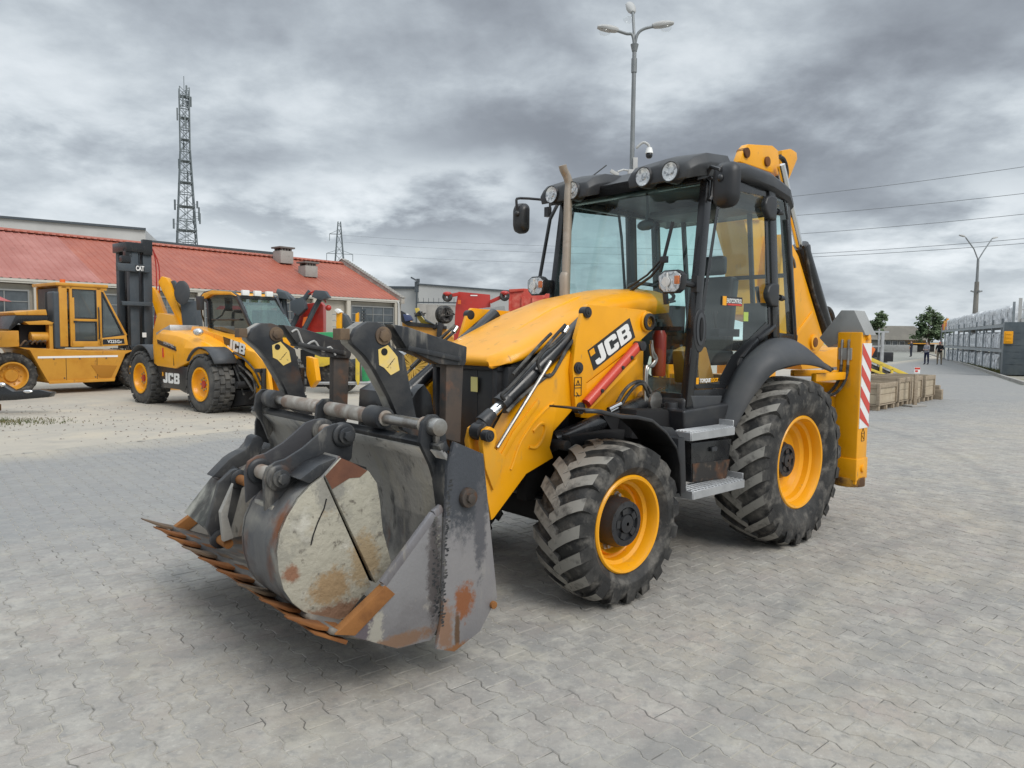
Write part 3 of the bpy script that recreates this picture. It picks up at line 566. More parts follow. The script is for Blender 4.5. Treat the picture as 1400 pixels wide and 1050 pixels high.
for z0, z1 in zip(zs, zs[1:]):
    a, b = pw(z0), pw(z1); C4 = ((-1, -1), (1, -1), (1, 1), (-1, 1))
    for i in range(4):
        p, q = C4[i], C4[(i + 1) % 4]; mb.bar((p[0] * a, p[1] * a, z0), (p[0] * b, p[1] * b, z1), .16, .16); mb.bar((p[0] * a, p[1] * a, z0), (q[0] * b, q[1] * b, z1), .10, .10)
for z, l, r in ((23.5, -3.4, 3.6), (28.8, -2.6, .3)):
    mb.bar((l, 0, z), (r, 0, z), .18, .14); mb.bar((l, 0, z), (0, 0, z + 1.2), .1, .1); mb.bar((r, 0, z), (0, 0, z + 1.2), .1, .1)
    for x in (l, r):
        if abs(x) > 1: mb.bar((x, 0, z), (x, 0, z - 1.9), .14, .14)
mb.build('lattice', LAT, PY, smooth=0)
WIRE = mat('power_cable', (.16, .17, .18), .6)
def wire(a, b, sag, lab, grp):
    a, b = V(*a), V(*b); P = [a.lerp(b, t / 16) - V(0, 0, sag * 4 * (t / 16) * (1 - t / 16)) for t in range(17)]
    mb = MB(); mb.tube(P, .024, 5); mb.build('power_line', WIRE, label=lab, cat='cable', group=grp)
g1 = 'power lines over the yard on the right'
for (a, b), lb in zip(zip([(26.82,80,16.874), (26.887,80,14.912), (26.955,80,12.942), (27.028,80,10.808), (27.039,80,10.491)], [(47.683,62,17.161), (47.834,62,14.804), (47.946,62,13.045), (48.083,62,10.912), (48.11,62,10.484)]), ('uppermost power cable in the sky right of the cab', 'second power cable from the top right of the cab', 'third power cable from the top, crossing above the street lamp', 'upper of the two close power cables near the street lamp head', 'lower of the two close power cables near the street lamp head')):
    d = V(*b) - V(*a); wire(V(*a) - d * .1, V(*b), .25, lb, g1)
g2 = 'power lines running from the pylon to the right'
for (a, b), lb in zip(zip([(-49.872,198,28.547), (-45.927,198,26.44), (-43.96,198,23.329)], [(40.514,120,16.177), (40.546,120,15.227), (40.595,120,13.8)]), ('highest faint power cable from the pylon to the cab', 'middle faint power cable from the pylon to the cab', 'lowest faint power cable from the pylon to the cab')): wire(a, b, .8, lb, g2)

# ================================================================ the backhoe loader in the middle of the yard
# local frame: x forward, y to the machine's left, z up, origin on the ground under the rear axle
BH = thing('backhoe_loader', 'big yellow backhoe loader with black cab standing in the middle of the paved yard', 'backhoe loader', (1.706, 6.8222, 0), -2.411)
def tyre_mesh(RR, W, rr, nl, lh, wl, sweep, elbow):
    Rb = RR - lh; mb = MB(); h = W / 2
    prof = [(rr - .02, -h + .09), (rr + .015, -h + .05), (rr + .03, -h + .035), (rr + .35 * (Rb - rr), -h + .004), (rr + .6 * (Rb - rr), -h), (Rb - .045, -h + .016), (Rb - .013, -h + .05), (Rb, -h * .55), (Rb + .008, 0)]
    prof = prof + [(r, -y) for r, y in prof[:-1]][::-1]
    mb.lathe(prof, n=96)
    def P(r, y, a): return V(r * math.cos(a), y, r * math.sin(a))
    for side in (1, -1):
        for k in range(nl):
            a0 = 2 * math.pi * (k + (.5 if side < 0 else 0)) / nl
            rings = []
            for s, rt, wk in ((0, 1, 1.0), (.28, 1, 1), (.6, 1, .95), (.84, 1, .95), (.97, 1, 1.0), (1.0, .5, 1.1)):
                y = -.035 + (h * .985 + .035) * s; a = a0 + sweep * (s ** elbow)
                sag = .034 * (s ** 3); top = RR - sag; base = Rb - .012 - sag * 1.4
                if rt < 1: top = RR - .075; base = Rb - .09; y = h * 1.003
                w = wl * wk / RR / 2
                rings.append([P(base, y * side, a - w * 1.25), P(top, y * side, a - w), P(top, y * side, a + w), P(base, y * side, a + w * 1.25)])
            Rr = [mb.pts(r) for r in rings]
            for i, (A, B) in enumerate(zip(Rr, Rr[1:])):
                for j in range(3):
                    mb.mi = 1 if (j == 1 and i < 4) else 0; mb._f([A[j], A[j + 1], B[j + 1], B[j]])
            mb.mi = 0; mb._f(Rr[0]); mb._f(Rr[-1])
    return mb
def make_wheel(par, RR, W, rr, fy, yd, nl, lh, wl, sweep, elbow, hub, bolts):
    mb = MB()
    mb.lathe([(rr + .016, fy - .05), (rr + .016, fy - .004), (rr + .006, fy + .006), (rr - .010, fy + .002), (rr - .022, fy - .022), (rr - .03, fy - .07), (rr - .052, fy - .085), (rr - .060, fy - .13), (rr - .082, fy - .145), (rr - .092, yd + .05), (rr - .115, yd + .01), (rr - .15, yd), (.02, yd), (.02, yd - .03), (rr - .02, yd - .03), (rr - .02, fy - .05)], n=64)
    w = mb.build('wheel', YEL, par, smooth=30)
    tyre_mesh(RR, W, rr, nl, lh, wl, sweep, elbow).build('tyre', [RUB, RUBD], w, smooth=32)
    r, y1 = hub; mb = MB()
    mb.lathe([(r + .012, yd), (r + .012, y1 - .05), (r, y1 - .03), (r - .006, y1), (r * .72, y1 + .004), (r * .70, y1 - .014), (r * .40, y1 - .014), (r * .38, y1 + .008), (.012, y1 + .012)], n=36)
    for k in range(5):
        a = 2 * math.pi * k / 5 + .3; mb.box((r * .55 * math.cos(a), y1 - .006, r * .55 * math.sin(a)), (.035, .02, .05), Matrix.Rotation(-a, 3, 'Y'))
    for k in range(8):
        a = 2 * math.pi * k / 8; mb.cyl((r * .87 * math.cos(a), y1 - .01, r * .87 * math.sin(a)), (r * .87 * math.cos(a), y1 + .004, r * .87 * math.sin(a)), .008, n=6)
    mb.build('hub', BLK, w)
    for k in range(bolts):
        a = 2 * math.pi * k / bolts + .5; rb = (r + rr - .14) / 2 + .01
        mb = MB(); mb.cyl((rb * math.cos(a), yd - .002, rb * math.sin(a)), (rb * math.cos(a), yd + .014, rb * math.sin(a)), .026, n=12); mb.cyl((rb * math.cos(a), yd + .014, rb * math.sin(a)), (rb * math.cos(a), yd + .04, rb * math.sin(a)), .016, n=6)
        mb.build('wheel_nut', STL, w)
    return w
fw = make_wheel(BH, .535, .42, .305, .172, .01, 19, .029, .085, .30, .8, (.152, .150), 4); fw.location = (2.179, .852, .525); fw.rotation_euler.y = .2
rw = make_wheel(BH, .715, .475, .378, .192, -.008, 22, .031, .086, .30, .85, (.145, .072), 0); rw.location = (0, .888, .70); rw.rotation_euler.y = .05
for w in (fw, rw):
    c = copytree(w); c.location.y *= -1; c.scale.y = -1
# chassis, axles, engine bay
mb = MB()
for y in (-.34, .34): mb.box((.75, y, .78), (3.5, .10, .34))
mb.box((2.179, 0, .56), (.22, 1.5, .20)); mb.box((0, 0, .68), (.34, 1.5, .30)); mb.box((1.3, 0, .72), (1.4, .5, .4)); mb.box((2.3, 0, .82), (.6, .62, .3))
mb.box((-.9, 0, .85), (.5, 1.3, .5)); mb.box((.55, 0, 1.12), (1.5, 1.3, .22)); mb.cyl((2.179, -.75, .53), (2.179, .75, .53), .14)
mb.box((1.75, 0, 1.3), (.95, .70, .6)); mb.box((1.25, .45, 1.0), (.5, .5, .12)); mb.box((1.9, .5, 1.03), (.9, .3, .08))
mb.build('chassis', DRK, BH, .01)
mb = MB()
mb.cyl((2.08, .55, .6), (2.02, .42, .62), .05); mb.tube([(2.4, .5, .62), (2.38, .2, .64), (2.4, -.5, .62)], .03)
mb.build('steering_rod', BLKG, BH)
# hood
def hood_ring(x, zc, ze, w, zl, n=6):
    half = [(0, zc), (w * .35, zc - (zc - ze) * .12), (w * .66, zc - (zc - ze) * .42), (w * .86, ze + .012), (w * .96, ze - .022), (w, ze - .055), (w, max(zl, ze - .9))]
    return [V(x, y, z) for y, z in [(-a, b) for a, b in half[::-1]] + half[1:]]
mb = MB()
st = [(1.02, 2.135, 2.07, .45, 1.93), (1.35, 2.115, 2.055, .455, 1.90), (1.70, 2.05, 2.0, .455, 1.86), (2.05, 1.925, 1.885, .45, 1.76), (2.40, 1.765, 1.735, .445, 1.64), (2.60, 1.675, 1.65, .44, 1.572), (2.68, 1.638, 1.618, .425, 1.55), (2.74, 1.612, 1.595, .39, 1.538), (2.775, 1.592, 1.580, .345, 1.532)]
rings = [hood_ring(*s) for s in st]
lip = [V(2.788, q.y * .97, min(q.z, 1.568)) for q in rings[-1]]; rings.append(lip)
rings.append([V(2.782, q.y * .96, 1.53) for q in rings[-2]])
mb.loft(rings, cap=False, closed=False); mb._f(mb.pts([q for q in rings[0]]))
hood = mb.build('hood', YEL, BH, smooth=50)
so = hood.modifiers.new('thick', 'SOLIDIFY'); so.thickness = .012
mb = MB()                                                          # raised centre panel of the hood
mb.loft([[V(x, y, z - .03) for y, z in ((-.16, zz), (-.14, zz + .042), (.14, zz + .042), (.16, zz))] for x, zz in ((1.6, 2.055), (1.8, 2.01), (2.05, 1.917), (2.35, 1.778), (2.45, 1.72))])
mb.build('hood_vent', YEL, hood, .006)
# grille and nose
mb = MB(); mb.prism([(-.42, .80), (.42, .80), (.42, 1.53), (-.42, 1.53)], 0, 2.55, 2.70); mb.prism([(2.1, .95), (2.62, .85), (2.66, 1.54), (2.42, 1.62), (2.1, 1.74)], 1, -.425, .40)
nose = mb.build('nose_panel', BLK, BH, .015)
mb = MB()
mb.box((2.708, 0, 1.2), (.02, .62, .60)); mb.box((2.716, .12, 1.2), (.012, .012, .6)); mb.box((2.716, -.18, 1.2), (.012, .012, .6))
for y in (-.335, .335): mb.box((2.72, y, 1.20), (.05, .045, .66))
mb.box((2.72, 0, 1.515), (.05, .74, .03)); mb.box((2.72, 0, .895), (.05, .74, .03))
mb.build('grille', BLK, nose, .004)
mb = MB(); mb.box((2.742, .12, 1.40), (.004, .07, .10)); mb.build('warning_sticker', mat('pale_yellow_print', (.75, .66, .25), .5), nose, smooth=0)
# cab tower plates behind the arms
for s in (1, -1):
    mb = MB(); mb.prism([(1.346,1.682),(1.345,1.176),(1.64,1.112),(2.042,1.156),(2.049,1.425),(1.782,1.682)], 1, s * .40, s * .46)
    mb.build('loader_tower', YEL, BH, .008)
# ---------------------------------------------------------------- loader arms
arm_front = [(2.153,1.792),(2.238,1.693),(2.363,1.586),(2.53,1.47),(2.678,1.367),(2.789,1.248),(2.884,1.122),(2.96,1.016),(3.012,0.926),(3.046,0.886),(3.075,0.934),(3.063,0.865),(3.009,0.7),(2.984,0.597),(2.961,0.611),(2.694,0.852),(2.451,0.931),(2.487,1.002),(2.455,1.106),(2.284,1.231),(2.156,1.334)]
arm_top = [(2.187,1.949),(2.121,1.946),(1.563,1.929),(1.484,1.894),(1.464,1.819),(1.506,1.776),(1.656,1.684),(2.187,1.421),(2.183,1.256),(2.211,1.208),(2.262,1.211),(2.291,1.263),(2.326,1.513),(2.296,1.727),(2.229,1.908)]
for s in (1, -1):
    mb = MB(); mb.prism(arm_front, 1, s * .47, s * .60)
    a = mb.build('loader_arm', YEL, BH, .010)
    mb = MB(); mb.prism(arm_top, 1, s * .603, s * .640); mb.prism([(x - .02, z - .01) for x, z in arm_top[2:9]] + [(2.2, 1.75)], 1, s * .43, s * .47)
    mb.build('side_plate', YEL, a, .008)
    mb = MB(); mb.prism([(2.824,1.135),(2.606,1.331),(2.586,1.311),(2.786,1.114),(2.987,0.856),(3.011,0.872)], 1, s * .598, s * .612); mb.build('stiffener', YEL, a, .004)
    mb = MB()                                                   # pressed oval and rib on the arm's flank
    mb.tube([(x, s * .600, z) for x, z in ((2.678,1.025),(2.62,1.015),(2.568,1.058),(2.536,1.122),(2.544,1.161),(2.583,1.164),(2.641,1.121))], .012, 6, sm=4)
    mb.tube([(x, s * .600, z) for x, z in ((2.832,0.897),(2.814,0.932),(2.76,1.047),(2.699,1.121),(2.623,1.195),(2.519,1.269),(2.459,1.295))], .010, 6, sm=4)
    mb.build('pressed_rib', YEL, a)
    for yy in (.44, .575):                                      # clevis ears for the tilt cylinder
        mb = MB(); mb.prism([(3.052,0.931),(3.077,1.085),(3.055,1.163),(3.015,1.182),(2.974,1.161),(2.961,1.11),(2.984,1.049),(2.882,0.98),(2.987,0.788)], 1, s * yy, s * (yy + .045))
        mb.build('clevis', YEL, a, .006)
    for (x, z), r in zip([(2.2,1.894),(2.277,1.523),(2.248,1.252),(3.048,1.131)], (.038, .040, .040, .036)):
        mb = MB(); mb.cyl((x, s * .60, z), (x, s * .655, z), r, n=20); mb.cyl((x, s * .655, z), (x, s * .662, z), r * .72, n=20); mb.cyl((x, s * .66, z), (x, s * .668, z), .012, n=6)
        mb.build('pin', BLK, a, .004)
    (x, z), = ((1.552,1.844),)
    mb = MB(); mb.cyl((x, s * .40, z), (x, s * .66, z), .075, n=28); mb.build('pivot_boss', YEL, a, .008)
    mb = MB(); mb.lathe([(.062, s * .655), (.062, s * .675), (.042, s * .68), (.040, s * .66), (.0, s * .66)], (x, 0, z), n=24); mb.build('pivot_cap', BLK, a)
    # safety strut stored on the arm
    p0, p1 = ((2.217,1.282),(1.685,1.664))
    mb = MB(); mb.cyl((p0[0], s * .668, p0[1]), (p1[0], s * .668, p1[1]), .036, n=16); st_ = mb.build('safety_strut', STRUT, a)
    for t in (.22, .62, .80):
        mb = MB(); q = [p0[i] + (p1[i] - p0[i]) * t for i in (0, 1)]; mb.cyl((q[0], s * .690, q[1]), (q[0], s * .712, q[1]), .014, n=10); mb.build('strut_pin', BLK, st_, .003)
    mb = MB(); mb.cyl((p1[0] - .01, s * .64, p1[1] + .005), (p1[0] - .01, s * .715, p1[1] + .005), .035, n=18)
    mb.build('strut_pin', BLK, st_, .003)
    mb = MB(); mb.prism([(2.214,1.399),(1.67,1.663),(1.643,1.621),(2.203,1.24)], 1, s * .60, s * .632); mb.prism([(2.219,1.3),(1.683,1.579),(1.666,1.558),(2.202,1.21)], 1, s * .628, s * .66)
    mb.build('strut_bracket', YEL, a, .006)
    # tilt cylinder
    b0, b1, r1 = ((2.004,1.902),(2.856,1.301),(3.026,1.144))
    y = s * .53; mb = MB(); mb.cyl((b0[0], y, b0[1]), (b1[0], y, b1[1]), .056, n=24)
    d = (V(b1[0], y, b1[1]) - V(b0[0], y, b0[1])).normalized(); e = V(b1[0], y, b1[1]); mb.cyl(e - d * .05, e + d * .012, .063, n=24)
    cy = mb.build('tilt_cylinder', BLKG, BH, .004)
    mb = MB(); mb.cyl(e, e + d * .10, .034, n=18); mb.build('rod', CHR, cy)
    mb = MB(); mb.cyl(e + d * .09, e + d * .19, .045, .05, n=16); mb.cyl(V(r1[0], s * .487, r1[1]), V(r1[0], s * .572, r1[1]), .055, n=20); mb.cyl(e + d * .14, V(r1[0], y, r1[1]), .05, .05, n=14); mb.build('rod_eye', BLK, cy, .004)
    # lift cylinder
    b0, b1 = ((1.355,1.246),(2.373,1.021))
    mb = MB(); mb.cyl((b0[0] - .2, s * .52, b0[1] + .045), (b1[0], s * .52, b1[1]), .058, n=22); mb.cyl((b1[0] - .10, s * .52, b1[1] + .02), (b1[0] + .01, s * .52, b1[1]), .064, n=22)
    cy = mb.build('lift_cylinder', BLKG, BH, .004)
    mb = MB(); mb.cyl((b1[0] + .01, s * .47, b1[1] - .01), (b1[0] + .01, s * .66, b1[1] - .01), .035, n=16); mb.build('pin', BLK, cy, .004)
    mb = MB(); mb.cyl((b0[0], s * .46, b0[1]), (b0[0], s * .60, b0[1]), .075, n=18); mb.build('end_eye', STL, cy, .006)
    # levelling rod lying along the arm
    (p0, p1) = ((2.957,1.039),(2.509,1.569))
    mb = MB(); mb.cyl((p0[0], s * .615, p0[1] + .01), (p1[0], s * .615, p1[1]), .012, n=8); mb.build('indicator_rod', STL, a)
    # hydraulic hoses along the cylinder
    for off, pts in enumerate(([(2.888,1.337),(2.913,1.366),(2.865,1.4),(2.762,1.479),(2.631,1.583),(2.489,1.706),(2.361,1.808)], [(2.367,1.755),(2.461,1.687),(2.553,1.64),(2.605,1.589),(2.61,1.542),(2.557,1.485),(2.49,1.478),(2.417,1.558),(2.343,1.654),(2.24,1.752)], [(2.868,1.262),(2.734,1.356),(2.576,1.447),(2.497,1.483)], [(2.793,1.489),(2.67,1.589),(2.555,1.682),(2.463,1.749)])):
        mb = MB(); mb.tube([(x, s * ((.60, .605, .60, .57)[off]), z) for x, z in pts], .0115, 8, sm=5); mb.build('hose', RUB, a)
    mb = MB(); (x, z), (x2, z2) = ((2.374,1.755),(2.34,1.794)); mb.cyl((x, s * .598, z), (x2, s * .598, z2), .02, n=10); mb.build('hose_fitting', CHR, a)
arm = [o for o in BH.children if o.name.startswith('loader_arm')][0]
# decal with the maker's letters
dk = [(2.185,1.639),(1.75,1.868),(1.681,1.731),(2.12,1.502)]
mb = MB(); mb.prism(dk, 1, .6405, .643); mb.build('decal', BLKG, arm, smooth=0)
o = V(dk[3][0], .6432, dk[3][1]); u = V(dk[2][0], .6432, dk[2][1]) - o; v = V(dk[0][0], .6432, dk[0][1]) - o
LU = u.length; big_letters(arm, o + u * .08 + v * .10, u, v, v.length * .78, WHT, BLKG, LU * .88)
q0 = o + u * .02 + v * .66; mb = MB(); P = [q0, q0 + u.normalized() * .05, q0 + u.normalized() * .05 + v * .27, q0 + v * .27]
mb.hexa([V(p.x, .643, p.z) for p in P] + [V(p.x, .645, p.z) for p in P]); mb.build('emblem', YEL, arm, smooth=0)
mb = MB()
for a0, z0 in zip([(2.308,1.465),(2.307,1.417)], (0, 0)):
    pass
(xa, za), (xb, zb) = ((2.308,1.46),(2.241,1.36))
for zz in (0, 1):
    zt = za - zz * (za - zb) * .52
    for p, q in (((xa, zt), (xb, zt)), ((xb, zt), (xb, zt - .07)), ((xb, zt - .07), (xa, zt - .07)), ((xa, zt - .07), (xa, zt))): mb.bar((p[0], .6415, p[1]), (q[0], .6415, q[1]), .004, .004)
xm = (xa + xb) / 2
for p, q in (((xm + .014, za - .05), (xm, za - .02)), ((xm, za - .02), (xm - .014, za - .05)), ((xm - .014, za - .05), (xm + .014, za - .05)), ((xm + .012, za - .10), (xm - .014, za - .13)), ((xm - .0, za - .115), (xm + .012, za - .13))): mb.bar((p[0], .6415, p[1]), (q[0], .6415, q[1]), .005, .004)
mb.build('safety_pictogram', BLKG, arm, smooth=0)
mb = MB(); (x, z), = ((1.693,1.451),); mb.box((x, .4615, z), (.06, .003, .045)); mb.build('sticker', WHT, BH, smooth=0)
text('lettering', 'LL1', .022, BLKG, (x + .024, .4635, z - .012), (-1, 0, 0), (0, 0, 1), BH)
# pipes and hoses behind the arm
for pts, r in (([(1.383,1.71),(1.362,1.626),(1.314,1.57),(1.358,1.515),(1.428,1.477),(1.417,1.181)], .012), ([(1.392,1.682),(1.371,1.598),(1.333,1.558),(1.386,1.514),(1.447,1.488),(1.445,1.181)], .012)):
    mb = MB(); mb.tube([(x, .56, z) for x, z in pts], r, 8, sm=4); mb.build('hydraulic_pipe', STL, BH)
for pts in ([(1.802,1.229),(1.708,1.336),(1.609,1.392),(1.488,1.398),(1.397,1.323),(1.357,1.226)], [(1.745,1.227),(1.664,1.309),(1.565,1.375),(1.478,1.377),(1.403,1.269),(1.291,1.179)], [(1.393,1.228),(1.217,1.173),(1.124,1.19),(1.244,1.14),(1.355,1.17)]):
    mb = MB(); mb.tube([(x, .57, z) for x, z in pts], .013, 8, sm=5); mb.build('hose', RUB, BH)
for a, b in (((1.909,1.218),(1.782,1.253)), ((1.9,1.204),(1.821,1.225))):
    mb = MB(); mb.cyl((a[0], .60, a[1]), (b[0], .60, b[1]), .019, n=10); mb.build('hose_fitting', CHR, BH)
# ---------------------------------------------------------------- cab
cab = MB(); H = .78
def pl(y): return (1 if y > 0 else -1)
for s in (1, -1):
    cab.bar((1.215, s * .77, 1.20), (.985, s * .745, 2.98), .085, .065, (0, 1, 0))
    cab.bar((-.06, s * .77, 1.70), (.06, s * .745, 3.0), .11, .06, (0, 1, 0))
    cab.bar((-.46, s * .74, 1.62), (-.28, s * .70, 2.98), .07, .07, (0, 1, 0))
    cab.bar((1.2, s * .765, 1.30), (.60, s * .765, 1.29), .06, .08)
    cab.bar((-.5, s * .74, 1.74), (.0, s * .77, 1.76), .05, .06)
    cab.bar((-.28, s * .71, 2.95), (1.0, s * .75, 2.95), .06, .07)
    P = [(.62, 1.30), (.60, 1.38), (.46, 1.56), (.24, 1.72), (-.04, 1.84)]
    for a, b in zip(P, P[1:]): cab.bar((a[0], s * .765, a[1]), (b[0], s * .765, b[1]), .05, .07, (0, 1, 0))
for z, x, w in ((1.27, 1.22, 1.5), (2.95, 1.0, 1.46)): cab.box((x, 0, z), (.07, w, .09))
cab.box((-.28, 0, 2.95), (.06, 1.4, .08)); cab.box((-.47, 0, 1.66), (.06, 1.46, .1)); cab.bar((-.37, -.72, 2.3), (-.37, .72, 2.3), .03, .04)
for y in (-.36, .36): cab.bar((-.46, y, 1.66), (-.28, y, 2.96), .04, .04, (0, 1, 0))
CAB = cab.build('cab_frame', BLKG, BH, .012)
mb = MB(); mb.bar((1.232, -.73, 1.80), (1.232, .73, 1.80), .03, .03); mb.build('windscreen_bar', BLKG, CAB)
mb = MB(); mb.prism([(1.28, 1.05), (1.27, 1.27), (1.18, 1.31), (.60, 1.29), (.55, 1.12), (.62, 1.07)], 1, -.76, .79); mb.build('cab_base', BLK, BH, .03, 3)
mb = MB(); mb.prism([(1.208,1.298),(0.779,1.278),(0.816,1.193),(1.165,1.191)], 1, .79, .805); mb.build('door_step_cover', GRYP, BH, .012, 3)
mb = MB(); mb.prism([(1.0, 1.17), (.9, 1.30), (.0, 1.34), (-.45, 1.3), (-.45, 1.2), (.0, 1.17)], 1, -.72, .72); mb.build('cab_floor', BLK, CAB, .01)
def curved_screen(x0, z0, x1, z1, w, bulge, name):
    mb = MB(); rows = []
    for k in range(13):
        t = -1 + k / 6; b = bulge * (1 - t * t)
        rows.append([V(x0 + b, t * w, z0), V((x0 + x1) / 2 + b, t * w, (z0 + z1) / 2), V(x1 + b, t * w, z1)])
    mb.loft(rows, cap=False, closed=False)
    return mb.build(name, GLW, CAB, smooth=60)
wsc = curved_screen(1.165, 1.81, 1.005, 2.96, .72, .07, 'windscreen')
curved_screen(1.23, 1.31, 1.165, 1.80, .73, .07, 'lower_windscreen')
dg = [(0.862,2.924),(0.182,2.952),(0.131,2.729),(0.01,1.845),(0.196,1.731),(0.484,1.556),(0.629,1.393),(0.711,1.332),(1.097,1.347),(1.147,1.388),(1.123,1.687)]
for s in (1, -1):
    mb = MB(); mb.face([(x, s * .775, z) for x, z in dg]); door = mb.build('door_glass', GLS, CAB, smooth=0)
    # black printed border on the glass
    ins = [(x + (0.55 - x) * .085, z + (2.1 - z) * .045) for x, z in dg]; n = len(dg)
    mb = MB()
    for i in range(n):
        a, b, c, d = dg[i], dg[(i + 1) % n], ins[(i + 1) % n], ins[i]
        mb.hexa([V(a[0], s * .7775, a[1]), V(b[0], s * .7775, b[1]), V(c[0], s * .7775, c[1]), V(d[0], s * .7775, d[1]), V(a[0], s * .7795, a[1]), V(b[0], s * .7795, b[1]), V(c[0], s * .7795, c[1]), V(d[0], s * .7795, d[1])])
    mb.prism([(0.719,1.332),(0.637,1.394),(0.493,1.557),(0.205,1.731),(0.067,1.831),(0.094,1.874),(0.345,1.736),(0.626,1.588),(0.777,1.427),(0.784,1.375)], 1, s * .7775, s * .780)
    mb.build('door_seal', BLKG, door, smooth=0)
    mb = MB(); mb.face([(x, s * .748, z) for x, z in ((-.08, 1.85), (-.42, 1.76), (-.26, 2.92), (.02, 2.95))]); mb.build('quarter_glass', GLS, CAB, smooth=0)
    if s < 0: continue
    # lock housing and handle
    (x, z), = ((1.102,1.787),)
    mb = MB(); mb.prism([(x + px * .085, z + pz * .165) for px, pz in circ(0, 0, 1, 28)], 1, .776, .80); mb.prism([(x + .1, z - .13), (x + .12, z - .32), (x + .05, z - .3), (x - .02, z - .15)], 1, .776, .79)
    lk = mb.build('lock_housing', BLK, door, .008, 3)
    mb = MB(); mb.prism([(x + px * .055, z + .01 + pz * .125) for px, pz in circ(0, 0, 1, 24)], 1, .80, .806); mb.build('handle_recess', GRYP, lk, .003)
    mb = MB(); mb.prism([(x + px * .022, z + .01 + pz * .09) for px, pz in circ(0, 0, 1, 20)], 1, .806, .815); mb.build('handle', DRK, lk, .003)
    for px_, nm in (((1, 0), 'upper'), ((0, 1), 'lower')):
        (x, z), = ((0.129,2.819),) if px_[0] else ((0.042,2.099),)
        mb = MB(); mb.prism([(x + .13, z + .02), (x + .10, z + .075), (x + .04, z + .10), (x - .06, z + .10), (x - .06, z - .10), (x + .06, z - .09), (x + .12, z - .03)], 1, .775, .83); hb = mb.build('hinge_cover', BLK, CAB, .02, 3)
        mb = MB(); mb.cyl((x - .05, .80, z - .01), (x - .20, .80, z - .02), .015, n=8); mb.cyl((x - .11, .80, z - .012), (x - .16, .80, z - .018), .026, n=10); mb.build('hinge_stay', BLK, hb)
    (x, z), = ((0.776,2.026),)
    mb = MB(); mb.box((x - .135, .7805, z), (.30, .002, .072)); sk = mb.build('sticker', BLKG, door, smooth=0)
    mb = MB(); mb.box((x - .022, .782, z), (.055, .002, .072)); mb.build('emblem', YEL, sk, smooth=0)
    mb = MB(); mb.box((x - .17, .782, z - .026), (.21, .0022, .014)); mb.build('red_stripe', REFR, sk, smooth=0)
    text('lettering', 'EASYCONTROL', .036, WHT, (x - .055, .7815, z - .014), (-1, 0, 0), (0, 0, 1), sk, w=.22, shear=.15)
    (x, z), = ((1.115,1.404),)
    mb = MB(); mb.box((x - .02, .7815, z), (.034, .002, .05)); sk = mb.build('emblem', YEL, door, smooth=0)
    text('lettering', 'TORQUE', .03, WHT, (x - .05, .7815, z - .014), (-1, 0, 0), (0, 0, 1), sk, w=.15, shear=.2)
    text('lettering', 'LOCK', .03, YEL, (x - .205, .7815, z - .014), (-1, 0, 0), (0, 0, 1), sk, w=.10, shear=.2)
    (x, z), = ((0.402,1.91),); mb = MB(); mb.box((x, .765, z), (.07, .003, .075)); mb.build('inspection_sticker', mat('lime_print', (.55, .62, .05), .5), door, smooth=0)
mb = MB(); mb.face([(-.46, -.7, 1.72), (-.46, .7, 1.72), (-.29, .7, 2.9), (-.29, -.7, 2.9)]); mb.build('rear_glass', GLW, CAB, smooth=0)
# roof
mb = MB()
def roof_ring(x, w, z0, z1, cr):
    half = [(0, z1 + cr), (w * .5, z1 + cr * .7), (w * .8, z1), (w * .95, z1 - .035), (w, z1 - .08), (w, z0 + .03), (w - .03, z0)]
    return [V(x, y, z) for y, z in [(-a, b) for a, b in half[::-1]] + half[1:]]
mb.loft([roof_ring(-.42, .66, 2.86, 2.93, .02), roof_ring(-.38, .74, 2.87, 3.01, .03), roof_ring(-.22, .79, 2.93, 3.10, .045), roof_ring(.1, .81, 2.97, 3.155, .05), roof_ring(.5, .815, 2.99, 3.165, .05), roof_ring(.80, .81, 2.99, 3.12, .035), roof_ring(.98, .80, 2.975, 3.045, .02), roof_ring(1.10, .79, 2.965, 3.00, .015), roof_ring(1.15, .77, 2.965, 2.985, .01)])
roof = mb.build('roof', ROOFP, BH, .0, smooth=45)
for s in (1, -1):                                                  # the two brow pods that carry the work lamps
    mb = MB()
    def pod(x, z0, z1, a, b): return [V(x, s * y, z) for y, z in ((a, z0), (b, z0), (b + .02, (z0 + z1) / 2), (b - .02, z1 - .02), ((a + b) / 2, z1), (a + .02, z1 - .02), (a - .015, (z0 + z1) / 2))]
    mb.loft([pod(.75, 2.97, 3.17, .22, .79), pod(1.05, 2.95, 3.14, .20, .80), pod(1.20, 2.92, 3.09, .20, .795), pod(1.27, 2.90, 3.04, .22, .77), pod(1.285, 2.905, 3.01, .24, .75)])
    pd = mb.build('lamp_pod', ROOFP, roof, .008)
    for y in (.375, .625):
        mb = MB(); mb.lathe([(.080, 1.20), (.082, 1.285), (.075, 1.302), (.068, 1.30)], (0, s * y, 2.965), ax=0, n=28); mb.build('lamp_housing', BLK, pd)
        mb = MB(); mb.lathe([(.068, 1.299), (.05, 1.294), (.025, 1.290), (.0, 1.288)], (0, s * y, 2.965), ax=0, n=28); mb.cyl((1.285, s * y, 2.965), (1.297, s * y, 2.965), .02, n=10); mb.build('reflector', MIRR, pd)
        mb = MB(); mb.lathe([(.069, 1.301), (.05, 1.308), (.0, 1.311)], (0, s * y, 2.965), ax=0, n=24); mb.build('lamp_lens', GLC, pd)
mb = MB(); mb.tube([(.2, -.55, 3.18), (.22, -.58, 3.22)], .014); mb.tube([(0.879,-0.55,3.162),(0.663,-0.55,3.307)], .006, 6); mb.build('aerial', BLK, roof)
